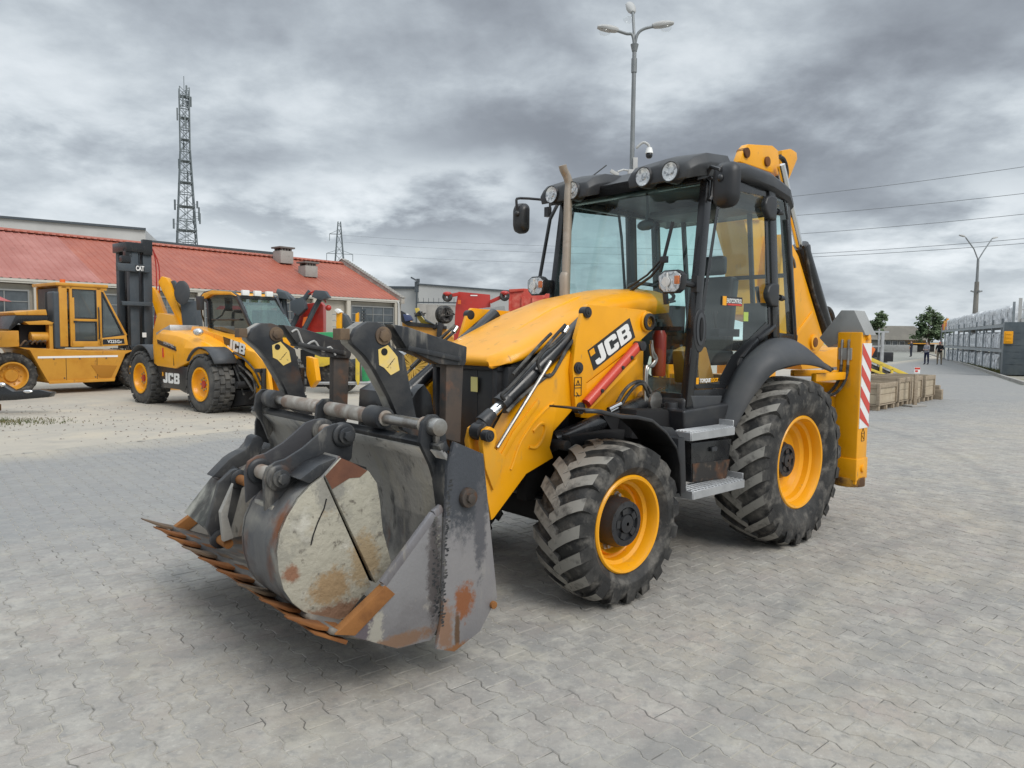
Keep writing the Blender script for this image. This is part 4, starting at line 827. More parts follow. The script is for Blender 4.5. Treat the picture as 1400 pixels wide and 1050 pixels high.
# interior
mb = MB(); mb.box((-.05, 0, 1.55), (.50, .50, .14)); mb.box((-.26, 0, 1.95), (.14, .48, .72), Matrix.Rotation(-.12, 3, 'Y')); mb.box((-.27, 0, 2.42), (.10, .28, .18)); mb.build('operator_seat', BLK, BH, .04, 3)
mb = MB(); mb.bar((.98, .02, 1.3), (.74, .02, 2.02), .16, .18, (0, 1, 0)); mb.box((.80, .0, 2.0), (.20, .28, .10)); mb.build('steering_column', BLK, BH, .02)
mb = MB(); c0 = V(.70, .02, 2.12); ax_ = V(-.35, 0, 1).normalized(); e1 = ax_.cross(V(0, 1, 0)); ring = [c0 + (e1 * math.cos(R(a)) + V(0, 1, 0) * math.sin(R(a))) * .20 for a in range(0, 361, 15)]
mb.tube(ring, .016, 8, cap=False)
for a in (90, 210, 330): mb.tube([c0 - ax_ * .03, c0 + (e1 * math.cos(R(a)) + V(0, 1, 0) * math.sin(R(a))) * .2], .012, 6)
mb.build('steering_wheel', BLK, BH)
(y, z), = ((0.271,1.631),)
mb = MB(); mb.tube([(.9, y, z - .22), (.9, y, z - .2), (.9, y, z + .12), (.9, y, z + .18)], [.055, .06, .06, .03], 16); fe = mb.build('fire_extinguisher', REDP, BH)
mb = MB(); mb.cyl((.9, y, z + .17), (.9, y, z + .23), .022, n=10); mb.box((.91, y, z + .24), (.1, .03, .025)); mb.build('valve', BLK, fe)
mb = MB(); mb.box((1.0, y - .16, z + .02), (.04, .09, .42)); mb.build('reflective_vest', mat('lime_cloth', (.42, .46, .03), .8), BH, .01)
mb = MB(); mb.prism([(.55, 1.34), (.60, 1.62), (.46, 1.66), (.30, 1.34)], 1, .18, .44); mb.build('side_console', YEL2, BH, .02)
for y in (-.5, .5): 
    mb = MB(); mb.box((-.30, y, 1.8), (.22, .22, .5)); mb.tube([(-.28, y, 2.0), (-.22, y, 2.2)], [.014, .02], 8); mb.build('control_tower', BLK, BH, .02)
mb = MB(); (y, z), = ((0.144,2.658),); mb.tube([(.95, y, z + .28), (.93, y, z + .12), (.95, y, z)], .012, 6); mb.ball((.95, y, z), (.03, .09, .045)); mb.build('interior_mirror', BLK, BH)
for y in (-.34, .34):
    mb = MB(); mb.box((.02, y, 1.78), (.34, .09, .07)); mb.tube([(.16, y, 1.8), (.2, y, 1.92), (.19, y, 1.97)], [.014, .016, .026], 8); mb.build('joystick', BLK, BH, .012)
mb = MB(); mb.prism([(1.05, 1.34), (1.10, 1.72), (.98, 1.80), (.86, 1.70), (.86, 1.34)], 1, -.68, -.28); mb.build('dashboard', BLK, BH, .02)
for y in (-.10, .10): mb = MB(); mb.box((.92, y, 1.42), (.10, .08, .14), Matrix.Rotation(.6, 3, 'Y')); mb.build('pedal', STL, BH, .006)
mb = MB(); mb.tube([(.78, .1, 2.0), (.72, .24, 2.03), (.70, .28, 2.04)], .01, 6); mb.build('indicator_stalk', BLK, BH)
mb = MB(); mb.tube([(-.30, .62, 1.55), (-.24, .60, 2.0), (-.22, .58, 2.5), (-.24, .58, 2.85)], .012, 6, sm=3); mb.build('wiring_loom', BLK, BH)
mb = MB(); mb.box((-.1, 0, 2.90), (.5, .9, .06)); mb.build('headlining', GRYP, BH, .02)
# wiper
w0, w1, w2 = ((1.24,0.444,2.248),(1.24,0.261,2.108),(1.24,0.525,2.52))
mb = MB(); a0 = (1.26, .06, 2.0)
mb.tube([(1.26,0.248,2.096),(1.26,0.446,2.201),(1.26,0.567,2.316)], .012, 6); mb.tube([(1.255,0.214,2.121),(1.255,0.407,2.215),(1.255,0.542,2.33)], .009, 6); mb.bar(*[(1.258,0.534,2.23),(1.258,0.637,2.6)], .02, .02); mb.box(*[((1.27,0.574,2.321)), (.03, .06, .05)]); wi = mb.build('windscreen_wiper', BLK, BH, .003)
mb = MB(); mb.bar(*[(1.262,0.582,2.095),(1.262,0.599,1.984)], .03, .03); mb.build('lower_wiper', BLK, BH)
# headlamps on stalks
for s, (x, z), ww in ((1, ((1.456,2.134)), .105), (-1, ((1.305,2.179)), .105)):
    y0 = s * .80 - .02 * s; prof = [(.10, -.02), (.105, .05), (.06, .085), (-.06, .085), (-.115, .05), (-.105, -.045), (-.06, -.085), (.05, -.085), (.085, -.06)]
    mb = MB(); yc = y0 - .0
    mb.loft([[V(x + dx, yc + py * k, z + pz * k) for py, pz in prof] for dx, k in ((-.10, .55), (-.05, .95), (.0, 1.0), (.012, .97))])
    hl = mb.build('headlamp', BLK, BH, .004, smooth=50)
    mb = MB(); mb.prism([(yc + py * .86, z + pz * .84) for py, pz in prof], 0, x + .0125, x + .016); mb.build('reflector', MIRR, hl)
    mb = MB(); k = -1 if s > 0 else 1
    mb.loft([[V(x + dx, yc + py * sc_, z + pz * sc_) for py, pz in prof] for dx, sc_ in ((.017, .88), (.03, .82), (.036, .6))]); mb.build('lamp_lens', GLC, hl, smooth=60)
    mb = MB(); mb.box((x + .022, yc + .062, z + .01), (.014, .04, .06)); mb.build('indicator_lens', LENSO, hl, .008)
    mb = MB(); mb.cyl((x + .022, yc - .03, z), (x + .03, yc - .03, z), .035, n=14); mb.box((x + .024, yc - .02, z), (.016, .006, .13)); mb.build('bulb', WHT, hl)
    mb = MB(); mb.tube([(x - .07, yc, z), (x - .16, s * .78, z), (1.16, s * .77, z - .01)], .022, 8); mb.box((1.15, s * .785, z), (.06, .05, .12)); mb.build('lamp_bracket', BLK, hl)
# mirrors
mb = MB(); mb.tube([(1.087,-0.98,2.24),(0.955,-0.98,2.829),(0.861,-0.98,2.977)], .017, 8); mb.tube([(x, -.98 + .23 * k, z) for k, (x, z) in zip((0, .3, 1), ((0.861,2.977),(0.802,3.032),(0.702,3.053)))], .017, 8)
mb.tube([(1.257,-1.1,2.875),(1.276,-1.1,2.966),(1.231,-1.1,3.005),(0.88,-1.1,3.031),(0.84,-1.1,3.008),(0.848,-1.1,2.91)], .012, 8, sm=3); mb.box((0.887,-1.08,2.917), (.05, .05, .09)); ml = mb.build('mirror_arm', BLK, BH)
def mirror_head(c, w, h, yaw, par):
    mb = MB(); M = Matrix.Rotation(yaw, 3, 'Z'); out = rrect(-w / 2, -h / 2, w / 2, h / 2, w * .38, 5)
    mb.loft([[M @ V(dx, y * k, z * k) + V(*c) for y, z in out] for dx, k in ((-.012, .98), (.0, 1), (.04, .96), (.075, .72), (.085, .4))])
    hd = mb.build('mirror_head', BLK, par, .0, smooth=45)
    mb = MB(); mb.ball((M @ V(.085, 0, h * .12)) + V(*c), .028); mb.build('ball_joint', BLK, hd)
    mb = MB(); A = [M @ V(-.0135, y * .9, z * .93) + V(*c) for y, z in out]; mb._f(mb.pts(A)); mb.build('mirror_glass', CHR, hd, smooth=0)
mirror_head((1.182,-1.12,2.825), .15, .28, .25, ml)
mb = MB(); mb.tube([(1.084,0.98,2.799),(1.104,0.98,2.984),(1.133,0.98,2.99)], .014, 8); mb.tube([(1.05, .76, 2.93), (1.08, .84, 3.0)] + [(1.178,0.98,2.941),(1.114,0.98,2.993)], .016, 8); mr = mb.build('mirror_arm', BLK, BH)
mirror_head((1.093,0.99,2.843), .21, .33, -.1, mr)
mb = MB(); mb.tube([(1.04,0.8,2.932),(0.991,0.8,2.923),(1.004,0.8,2.802),(1.032,0.8,2.766)], .016, 8); mb.build('grab_handle', BLK, BH)
# exhaust
mb = MB(); mb.tube([(1.309,-0.42,2.013),(1.305,-0.42,2.232),(1.298,-0.42,2.728),(1.295,-0.42,2.944),(1.288,-0.42,3.025),(1.316,-0.42,3.088),(1.353,-0.42,3.131),(1.371,-0.42,3.171)], [.037] * 5 + [.037, .037, .034], 18, sm=3); mb.tube([(1.317,-0.42,1.981),(1.323,-0.42,2.243),(1.315,-0.42,2.268)], [.045, .045, .040], 18); mb.build('exhaust_stack', EXH, BH)
# ---------------------------------------------------------------- left flank: fender, steps, tank
sec = [([(0.856,0.78,0.985)], [(0.829,0.86,1.003)], [(0.781,0.92,1.017)]), ([(0.765,0.78,1.212)], [(0.721,0.9,1.288)], [(0.668,0.99,1.252)]), ([(0.533,0.78,1.492)], [(0.59,0.94,1.563)], [(0.52,1.05,1.428)]), ([(0.178,0.78,1.682)], [(0.38,0.97,1.685)], [(0.377,1.1,1.507)]), ([(-0.089,0.78,1.733)], [(0.065,0.98,1.716)], [(0.083,1.11,1.526)]), ([(-0.391,0.78,1.715)], [(-0.263,1,1.629)], [(-0.204,1.11,1.502)]), ([(-0.675,0.78,1.621)], [(-0.535,1.02,1.498)], [(-0.464,1.1,1.452)])]
def fsm(k):
    A, B, C = (V(*q[0]) for q in sec[k]); out = []
    for t in (0, .25, .5, .75, 1.0):
        a = A.lerp(B, t); b = B.lerp(C, t); out.append(a.lerp(b, t) + (B - (A + C) / 2) * (t * (1 - t)) * 1.0)
    return out
for s in (1, -1):
    mb = MB(); rows = [[V(q.x, s * q.y, q.z) for q in fsm(k)] for k in range(len(sec))]
    fine = []
    for i in range(len(rows) - 1):
        a, b, c, d = rows[max(i - 1, 0)], rows[i], rows[i + 1], rows[min(i + 2, len(rows) - 1)]
        for k in range(4):
            t = k / 4; fine.append([.5 * ((2 * q) + (r - p) * t + (2 * p - 5 * q + 4 * r - u) * t * t + (3 * q - p - 3 * r + u) * t ** 3) for p, q, r, u in zip(a, b, c, d)])
    fine.append(rows[-1]); mb.loft(fine, cap=False, closed=False)
    fd = mb.build('rear_fender', GRYP, BH, smooth=60); so = fd.modifiers.new('thick', 'SOLIDIFY'); so.thickness = .02; so.offset = 0
    mb = MB(); mb.prism([(1.364,1.197),(0.778,1.219),(0.695,1.249),(0.881,1.019),(0.929,0.954),(1.335,0.968)], 1, s * .60, s * .855); mb.build('side_tank', BLK, BH, .02, 3)
    mb = MB(); mb.prism([(1.319,0.96),(0.775,0.946),(0.841,0.635),(1.305,0.666)], 1, s * .55, s * .895); tb = mb.build('tool_box', BLKG, BH, .006)
    mb = MB(); mb.prism([(1.303,0.807),(0.798,0.786),(0.842,0.641),(1.296,0.67)], 1, s * .896, s * .901); mb.build('worn_kick_plate', mat('rubbed_black_plate', (.035, .032, .03), .5, .2, 0, .5, [((.17, .075, .035), 4, .46, .62, 7, (1, 1, 1), .8), ((.20, .15, .11), 9, .56, .7)]), tb)
    mb = MB(); (x, z), = ((1.044,0.892),); mb.box((x, s * .91, z), (.07, .02, .035)); mb.build('latch', GRYP, tb, .008)
    for zz, pts in ((0, [(1.48,1.06),(0.915,1.042)]), (1, [(1.469,0.65),(0.785,0.615)])):
        (xa, za), (xb, zb) = pts; x0, x1 = xb, xa; z = (za + zb) / 2 - .02; mb = MB(); ya, yb = (.86, 1.0) if zz == 0 else (.84, 1.02)
        mb.box(((x0 + x1) / 2, s * yb, z), (x1 - x0, .012, .06)); mb.box(((x0 + x1) / 2, s * ya, z), (x1 - x0, .012, .06))
        mb.box((x0, s * (ya + yb) / 2, z), (.012, yb - ya, .06)); mb.box((x1, s * (ya + yb) / 2, z), (.012, yb - ya, .06)); mb.box((x0, s * (ya + yb) / 2, z + .055), (.01, (yb - ya) * .9, .05))
        nx = 16; ny = 5
        for i in range(nx): mb.box((x0 + (x1 - x0) * (i + .5) / nx, s * (ya + yb) / 2, z + .028), (.012, yb - ya, .012))
        for j in range(ny): mb.box(((x0 + x1) / 2, s * (ya + (yb - ya) * (j + .5) / ny), z + .032), (x1 - x0, .008, .012))
        mb.build('access_step', GALV, BH, .002, 1)
    mb = MB(); fo = [(2.658,1.306),(2.515,1.293),(2.328,1.25),(2.169,1.235),(2.009,1.201),(1.856,1.112),(1.736,1.002),(1.689,0.887),(1.679,0.668)]
    mb.loft([[V(x, s * .76, z + .0), V(x, s * 1.06, z), V(x, s * 1.07, z - .02)] for x, z in fo], cap=False, closed=False)
    ff = mb.build('front_fender', BLK, BH, smooth=50); so = ff.modifiers.new('thick', 'SOLIDIFY'); so.thickness = .012
    mb = MB(); mb.prism([(1.673,1.041),(1.596,1.044),(1.56,0.65),(1.664,0.654)], 1, s * .55, s * 1.03); mb.prism([(1.813,1.132),(1.586,1.099),(1.467,1.001),(1.48,0.907),(1.642,1.027)], 1, s * .88, s * .92)
    mb.build('mud_flap_bracket', BLK, BH, .01)
    mb = MB(); mb.prism([(1.947,1.178),(1.506,1.122),(1.194,0.846),(1.181,0.549),(1.44,0.585),(1.798,1.012)], 1, s * .55, s * .58); mb.build('wheel_arch_liner', DRK, BH)
    mb = MB(); (x, z), = ((1.309,1.217),); mb.cyl((x, s * .7, z - .10), (x, s * .7, z + .03), .05, n=16); mb.cyl((x, s * .7, z - .03), (x, s * .7, z - .01), .06, n=16); mb.build('filler_cap', BLK, BH, .006)
mb = MB(); mb.prism([(1.739,1.217),(1.095,1.178),(1.034,0.916),(1.798,1.012)], 1, .45, .72); mb.build('hydraulic_block', DRK, BH, .02)
# ---------------------------------------------------------------- backhoe end
mb = MB(); mb.box((-1.0, 0, .95), (.16, 2.2, .5)); mb.box((-1.0, 0, 1.28), (.14, 2.2, .10)); mb.box((-.75, 0, 1.25), (.5, .3, .25)); mb.bar((-.5, .72, 1.42), (-1.0, 1.0, 1.42), .06, .06); mb.bar((-.3, 1.02, 1.40), (-1.0, 1.02, 1.40), .05, .07)
rf = mb.build('rear_frame', YEL, BH, .012)
for s in (1, -1):
    mb = MB(); mb.box((-1.02, s * 1.05, 1.10), (.22, .22, 1.40)); leg = mb.build('stabiliser', YEL, BH, .015)
    mb = MB(); mb.box((-1.02, s * 1.05, .54), (.245, .235, .20)); mb.build('collar', YEL, leg, .012)
    mb = MB(); mb.cyl((-1.02, s * 1.05, .375), (-1.02, s * 1.05, .46), .14, n=24); mb.build('foot_pad', mat('chipped_yellow_foot', (.40, .2, .02), .7, 0, 0, .4, [((.10, .055, .03), 7, .40, .55, 7, (1, 1, 1), .9)]), leg, .01)
    # red and white warning board
    x0, x1, y, z0, z1 = -1.125, -.925, s * 1.163, .92, 1.70
    mb = MB(); mb.box(((x0 + x1) / 2, y, (z0 + z1) / 2), (x1 - x0, .005, z1 - z0)); wb = mb.build('warning_board', REFW, leg, smooth=0)
    n = 4; hh = (z1 - z0) / n
    for k in range(n):
        a = z1 - k * hh; P = [(x1, a), (x1, a - hh * .5), (x0, a - hh * .5 - .17), (x0, a - .17)] if k < n - 1 else [(x1, a), (x1, a - hh * .5), (x0, z0), (x0, a - .17)]
        P = [(x, max(z, z0)) for x, z in P]
        mb = MB(); mb.prism(P, 1, y + s * .003, y + s * .005); mb.build('red_stripe', REFR, wb, smooth=0)
    mb = MB(); mb.cyl((-1.02, s * 1.15, 1.755), (-1.02, s * 1.185, 1.755), .03, n=14); mb.cyl((-1.02, s * 1.16, .545), (-1.02, s * 1.185, .545), .035, n=14); mb.build('pin', YEL, leg, .006)
    mb = MB(); mb.box((-.905, s * 1.02, 1.60), (.02, .12, .11)); mb.build('hose_block', GREYP, leg, .006)
    for dy in (-.03, .03):
        mb = MB(); mb.tube([(-.90, s * (1.02 + dy), 1.49), (-.90, s * (1.02 + dy), 1.70), (-.905, s * (1.02 + dy), 1.73)], .013, 8)
        mb.build('hose_fitting', STL, leg)
    for dy in (-.03, .03):
        mb = MB(); mb.tube([(-.90, s * (1.02 + dy), 1.5), (-.88, s * (1.01 + dy), 1.36), (-.83, s * (.95 + dy), 1.24), (-.75, s * (.85 + dy), 1.2)], .014, 8, sm=4); mb.build('hose', RUB, leg)
    mb = MB(); (x, z), = ((-1.02, .80),)
    for p, q in (((x - .03, z), (x + .03, z)), ((x + .03, z), (x + .03, z + .07)), ((x + .03, z + .07), (x - .03, z + .07)), ((x - .03, z + .07), (x - .03, z)), ((x - .035, z + .07), (x, z + .12)), ((x, z + .12), (x + .035, z + .07)), ((x - .015, z + .02), (x + .012, z + .05))): mb.bar((p[0], s * 1.1615, p[1]), (q[0], s * 1.1615, q[1]), .006, .003)
    mb.build('safety_pictogram', BLKG, leg, smooth=0)
gd = [(-0.781,2.004),(-1.088,2.014),(-1.371,1.784),(-0.743,1.778),(-0.751,1.692),(-0.565,1.66),(-0.443,1.756)]
mb = MB(); gp = [(-0.9,0.954,2.002),(-0.9,1.074,1.999),(-0.9,1.187,1.774),(-0.9,0.943,1.773),(-0.9,0.933,1.692),(-0.9,0.845,1.656),(-0.9,0.758,1.744)]
A = [V(-.93, y + .0, z) for _, y, z in gp]; mb.loft([[V(-.93, q.y, q.z) for q in A], [V(-1.16, q.y, q.z) for q in A]]); mb.build('stabiliser_guard', GREYP, BH, .006)
# kingpost, boom, dipper
mb = MB(); mb.box((-1.18, -.2, 1.15), (.16, .5, .75)); mb.cyl((-1.32, -.2, .80), (-1.32, -.2, 1.5), .10, n=20); mb.box((-1.45, -.2, 1.3), (.3, .36, .5)); mb.build('kingpost', YEL, BH, .02)
bm_near = [(-1.071,1.98),(-1.244,2.255),(-1.16,2.631),(-0.952,2.976),(-0.923,3.209),(-1.431,3.278),(-1.45,3.004),(-1.757,2.241),(-1.588,1.915)]
bm_far = bm_near
mb = MB(); mb.loft([[V(x, y, z) for x, z in bm_near] for y in (-.45, -.10)]); boom = mb.build('boom', YEL, BH, .012)
hd_ = [(-0.644,3.46),(-0.716,3.593),(-0.794,3.656),(-1.262,3.726),(-1.385,3.696),(-1.449,3.45)]
mb = MB(); mb.prism(hd_, 1, -.05, .03); mb.prism([(-0.751,3.471),(-1.349,3.569),(-1.27,2.972),(-0.881,2.928)], 1, -.2, -.06); hp = mb.build('head_plate', YEL, boom, .012)
for q in ((-0.755,0.03,3.562),(-1.153,0.03,3.543)):
    mb = MB(); mb.cyl((q[0], -.05, q[2]), (q[0], .05, q[2]), .05, n=18); mb.build('pin', RUST, hp, .004)
hd2 = [(-1.745,3.789),(-1.937,3.839),(-2.073,3.822),(-2.095,3.753),(-1.959,3.554),(-1.838,3.408),(-1.732,3.519)]
mb = MB(); mb.prism(hd2, 1, -.26, -.12); mb.build('dipper_head', YEL, boom, .012)
for k, pts in enumerate(([(-1.503,3.659),(-1.598,3.645),(-1.669,3.548),(-1.648,3.406),(-1.596,3.244)], [(-1.563,3.685),(-1.679,3.627),(-1.735,3.528),(-1.683,3.364)], [(-1.535,3.649),(-1.573,3.548),(-1.598,3.429)], [(-1.455,3.454),(-1.48,3.549),(-1.536,3.634),(-1.596,3.675)])):
    mb = MB(); mb.tube([(x, -.02 - .03 * k, z) for x, z in pts], .022, 8, sm=4); mb.build('hose', RUB, boom)
dp = [(-1.395,2.829),(-1.672,2.617),(-2.067,2.086),(-2.328,1.739),(-2.351,1.68),(-2.198,1.582),(-1.887,1.576),(-1.647,1.68),(-1.326,1.756),(-1.283,2.361),(-1.337,2.665)]
mb = MB(); mb.prism(dp, 1, -.12, .15); dip = mb.build('dipper', YEL, BH, .012)
(x, z), = ((-2.079,1.697),)
mb = MB(); mb.cyl((x, .13, z), (x, .175, z), .085, n=24); db = mb.build('pivot_boss', YEL, dip, .012); mb = MB(); mb.cyl((x, .17, z), (x, .182, z), .055, n=20); mb.build('pin', RUST, db, .006)
a, b = ((-1.593,1.711),(-2.035,2.02)); mb = MB(); mb.bar((a[0], .153, a[1]), (b[0], .153, b[1]), .05, .012, (0, 1, 0)); mb.build('weld_seam', YEL, dip, .003)
mb = MB(); mb.prism([(-1.709,1.677),(-2.472,1.592),(-2.618,1.608),(-3.038,1.66),(-3.162,1.407),(-1.961,1.389)], 1, -.2, .1); mb.build('slew_casting', YEL, BH, .02)
c0, c1, c2 = ((-1.359,0.1,3.453),(-1.779,0.1,2.724),(-2.527,0.1,1.748))
mb = MB(); mb.cyl(V(*c1) + V(.0, 0, .02), c2, .095, n=24); bc = mb.build('dipper_cylinder', BLKG, BH, .012)
mb = MB(); mb.cyl(V(*c0) + (V(*c0) - V(*c1)) * .1, c1, .042, n=18); mb.build('rod', CHR, bc)
mb = MB(); mb.tube([(-1.756,0.17,2.7),(-1.834,0.17,2.551),(-1.995,0.17,2.243),(-2.268,0.17,1.928),(-2.388,0.17,1.806)], .02, 8, sm=4); mb.tube([(-1.722,0.17,2.713),(-1.852,0.17,2.74),(-1.875,0.17,2.664)], .018, 8); mb.build('hose', RUB, bc)
mb = MB(); mb.tube([(-1.285,0.17,2.637),(-1.409,0.17,2.632),(-1.524,0.17,2.558),(-1.562,0.17,2.484)], .014, 8, sm=3); mb.build('hydraulic_pipe', STL, dip)
mb = MB(); mb.tube([(-2.691,-0.05,2.068),(-2.841,-0.05,2.099),(-2.966,-0.05,2.015),(-3.022,-0.05,1.839)], .03, 8, sm=4); mb.tube([(-2.878,-0.1,2.031),(-2.977,-0.1,2.016),(-3.011,-0.1,1.856)], .025, 8); mb.build('hose', RUB, BH)
mb = MB()
for q in ([(-0.218,0.76,2.771),(-0.47,0.76,1.721)], [(-0.165,0.745,3.004),(-0.259,0.745,2.777)]): mb.tube(q, .013, 6)
mb.build('rear_rail', BLK, BH)
for pts in ([(0.272,1,1.531),(-0.033,1,1.569),(-0.364,1,1.552),(-0.698,1,1.461)], [(0.235,0.95,1.48),(-0.267,0.95,1.526),(-0.689,0.95,1.479)]):
    mb = MB(); mb.tube(pts, .014, 8, sm=4); mb.build('hose', RUB, BH)
# ---------------------------------------------------------------- clamshell front shovel, carried just off the ground
YL, YR = -1.23, 1.12
mb = MB(); prof = [(3.725, 1.175), (3.66, 1.10), (3.60, .95), (3.555, .75), (3.545, .55), (3.575, .38), (3.64, .27), (3.73, .225)]
mb.loft([[V(x, y, z) for y in (YL + .01, YR - .02)] for x, z in prof], cap=False, closed=False)
fb = mb.build('front_shovel', INNER, BH, smooth=60); so = fb.modifiers.new('thick', 'SOLIDIFY'); so.thickness = .022; so.offset = 1
mb = MB(); mb.box((3.715, (YL + YR) / 2, 1.18), (.05, YR - YL - .04, .05), Matrix.Rotation(.5, 3, 'Y')); mb.box((3.42, 0, .62), (.16, 1.5, .5)); mb.build('shovel_spine', WORN, fb, .008)
sp = [(3.669,1.208),(3.484,1.129),(3.38,0.357),(3.495,0.204),(3.661,0.143),(3.772,0.187),(3.763,0.229),(3.733,0.354),(3.718,0.865),(3.711,1.082)]
for y0, y1 in ((YR - .025, YR), (YL, YL + .025)):
    mb = MB(); mb.prism(sp, 1, y0, y1); pl_ = mb.build('side_plate', POLS if y0 > 0 else WORN, fb, .004)
    if y0 > 0:
        pass
        (x, z), (xb, zb) = ((3.59,0.92),(3.414,0.326),)[0:2]
        mb = MB(); mb.cyl((x, YR, z), (x, YR + .028, z), .052, .048, n=24); mb.cyl((x, YR + .02, z), (x, YR + .045, z), .026, n=6); mb.build('hinge_pin', mat('worn_pin', (.10, .085, .075), .5, .6, 0, .5, [(rust, 6, .5, .65)]), pl_, .004)
        mb = MB(); mb.cyl((xb, YR - .01, zb), (xb, YR + .018, zb), .020, n=14); mb.build('rust_bolt', ORANGE_RUST, pl_, .004)
    mb = MB(); yy = YR if y0 > 0 else YL
    rnd = random.Random(3); (xa, za), (xb_, zb_) = ((3.692,1.081),(3.717,0.812),)
    for k in range(70):                                            # rough weld beads down the joint
        t = k / 69; mb.ball((3.715 - .02 + .045 * t + rnd.uniform(-.012, .012), yy + .001 * pl(yy), 1.02 - .72 * t + rnd.uniform(-.008, .008)), (.009, .0022, .0055), 6, 4)
    mb.build('weld_seam', WORN, pl_)
# top corner gussets and the fork shaft with its lugs
for y in (YR - .12, YL + .21, -.105):
    mb = MB(); g = [(3.80, 1.20), (3.785, 1.30), (3.745, 1.335), (3.70, 1.335), (3.66, 1.30), (3.63, 1.16), (3.66, 1.05), (3.70, .98), (3.735, 1.08)] if y != -.105 else [(3.80, 1.19), (3.785, 1.30), (3.745, 1.335), (3.70, 1.335), (3.66, 1.30), (3.57, 1.15), (3.66, 1.13)]
    mb.prism(g, 1, y - .015, y + .015); mb.build('shaft_lug', WORN, fb, .005)
mb = MB(); mb.prism([(3.70, 1.17), (3.67, 1.10), (3.655, .90), (3.69, .82), (3.72, 1.0)], 1, YR - .12, YR - .02); mb.build('corner_gusset', WORN, fb, .006)
mb = MB(); mb.cyl((3.7226, -1.06, 1.277), (3.7226, 1.05, 1.277), .030, n=20); sh = mb.build('fork_shaft', STL, fb)
for a, b in ((-.66, -.14), (-.06, .58), (.93, .95)):
    mb = MB(); mb.cyl((3.7226, a, 1.277), (3.7226, b, 1.277), .043, n=20); mb.build('spacer_tube', SPACER, sh, .004)
mb = MB(); mb.cyl((3.7226, 1.0, 1.277), (3.7226, 1.075, 1.277), .045, n=20); mb.box((3.7226, 1.04, 1.225), (.025, .03, .05)); mb.build('shaft_end', STL, sh, .006)
# clam jaw
jw = [(3.775, .245), (3.90, .243), (4.0, .262), (4.15, .325), (4.33, .405)]
mb = MB(); mb.loft([[V(x, y, z) for y in (YL + .02, YR - .03)] for x, z in jw], cap=False, closed=False)
cj = mb.build('clam_jaw', mat('jaw_floor', (.11, .10, .09), .7, .2, 0, .5, [((.055, .055, .055), 3, .45, .65, 8), ((.25, .22, .18), 6, .5, .7, 9), ((.20, .09, .03), 4, .56, .7, 8)], (25, .5, .006)), BH, smooth=60); so = cj.modifiers.new('thick', 'SOLIDIFY'); so.thickness = .025
cs = [(3.718,0.879),(3.766,0.854),(4.056,0.569),(4.064,0.55),(4.283,0.397),(3.979,0.24),(3.784,0.228),(3.736,0.289)]
for y0, y1, m_ in ((YR - .055, YR - .028, POLJ), (YL + .028, YL + .055, INNER)):
    mb = MB(); mb.prism(cs, 1, y0, y1); pl_ = mb.build('jaw_side_plate', m_, cj, .004)
    s = 1 if y0 > 0 else -1; yo = y1 if s > 0 else y0
    mb = MB(); a, b, c, d = ((4.052,0.565),(4,0.514),(4.213,0.371),(4.311,0.402)); mb.prism([a, b, c, d], 1, y0 - .012, y1 + .012); mb.build('side_cutter', ORANGE_RUST, pl_, .004)
    mb = MB(); E_ = [(x, z) for x, z in cs[:3]]
    for p, q in zip(E_, E_[1:]): mb.bar((p[0], (y0 + y1) / 2, p[1]), (q[0], (y0 + y1) / 2, q[1]), .04, .03, (0, 1, 0))
    mb.build('rim_bar', POL, pl_, .006)
    if s > 0:
        mb = MB(); rnd = random.Random(5)
        for k in range(60): t = k / 59; mb.ball((3.745 + rnd.uniform(-.008, .03), yo + .002, .84 - .5 * t), (.009, .002, .0055), 6, 4)
        mb.build('weld_seam', WORN, pl_)
mb = MB(); mb.prism([(4.24, .352), (4.40, .432), (4.405, .424), (4.25, .335)], 1, YL + .02, YR - .03); ce = mb.build('cutting_edge', RUST, cj, .003)
for k in range(9):                                                 # flip-over teeth along the edge
    y = YL + .06 + (YR - YL - .17) * k / 8
    mb = MB(); w = .058
    mb.loft([[V(4.23, y - w, .375), V(4.23, y + w, .375), V(4.23, y + w, .392), V(4.23, y - w, .392)], [V(4.38, y - w * .9, .430), V(4.38, y + w * .9, .430), V(4.375, y + w * .9, .447), V(4.375, y - w * .9, .447)], [V(4.50, y - w * .25, .500), V(4.50, y + w * .25, .500), V(4.50, y + w * .25, .508), V(4.50, y - w * .25, .508)]])
    mb.build('tooth', RUST if k % 3 else BROWN, cj, .003)
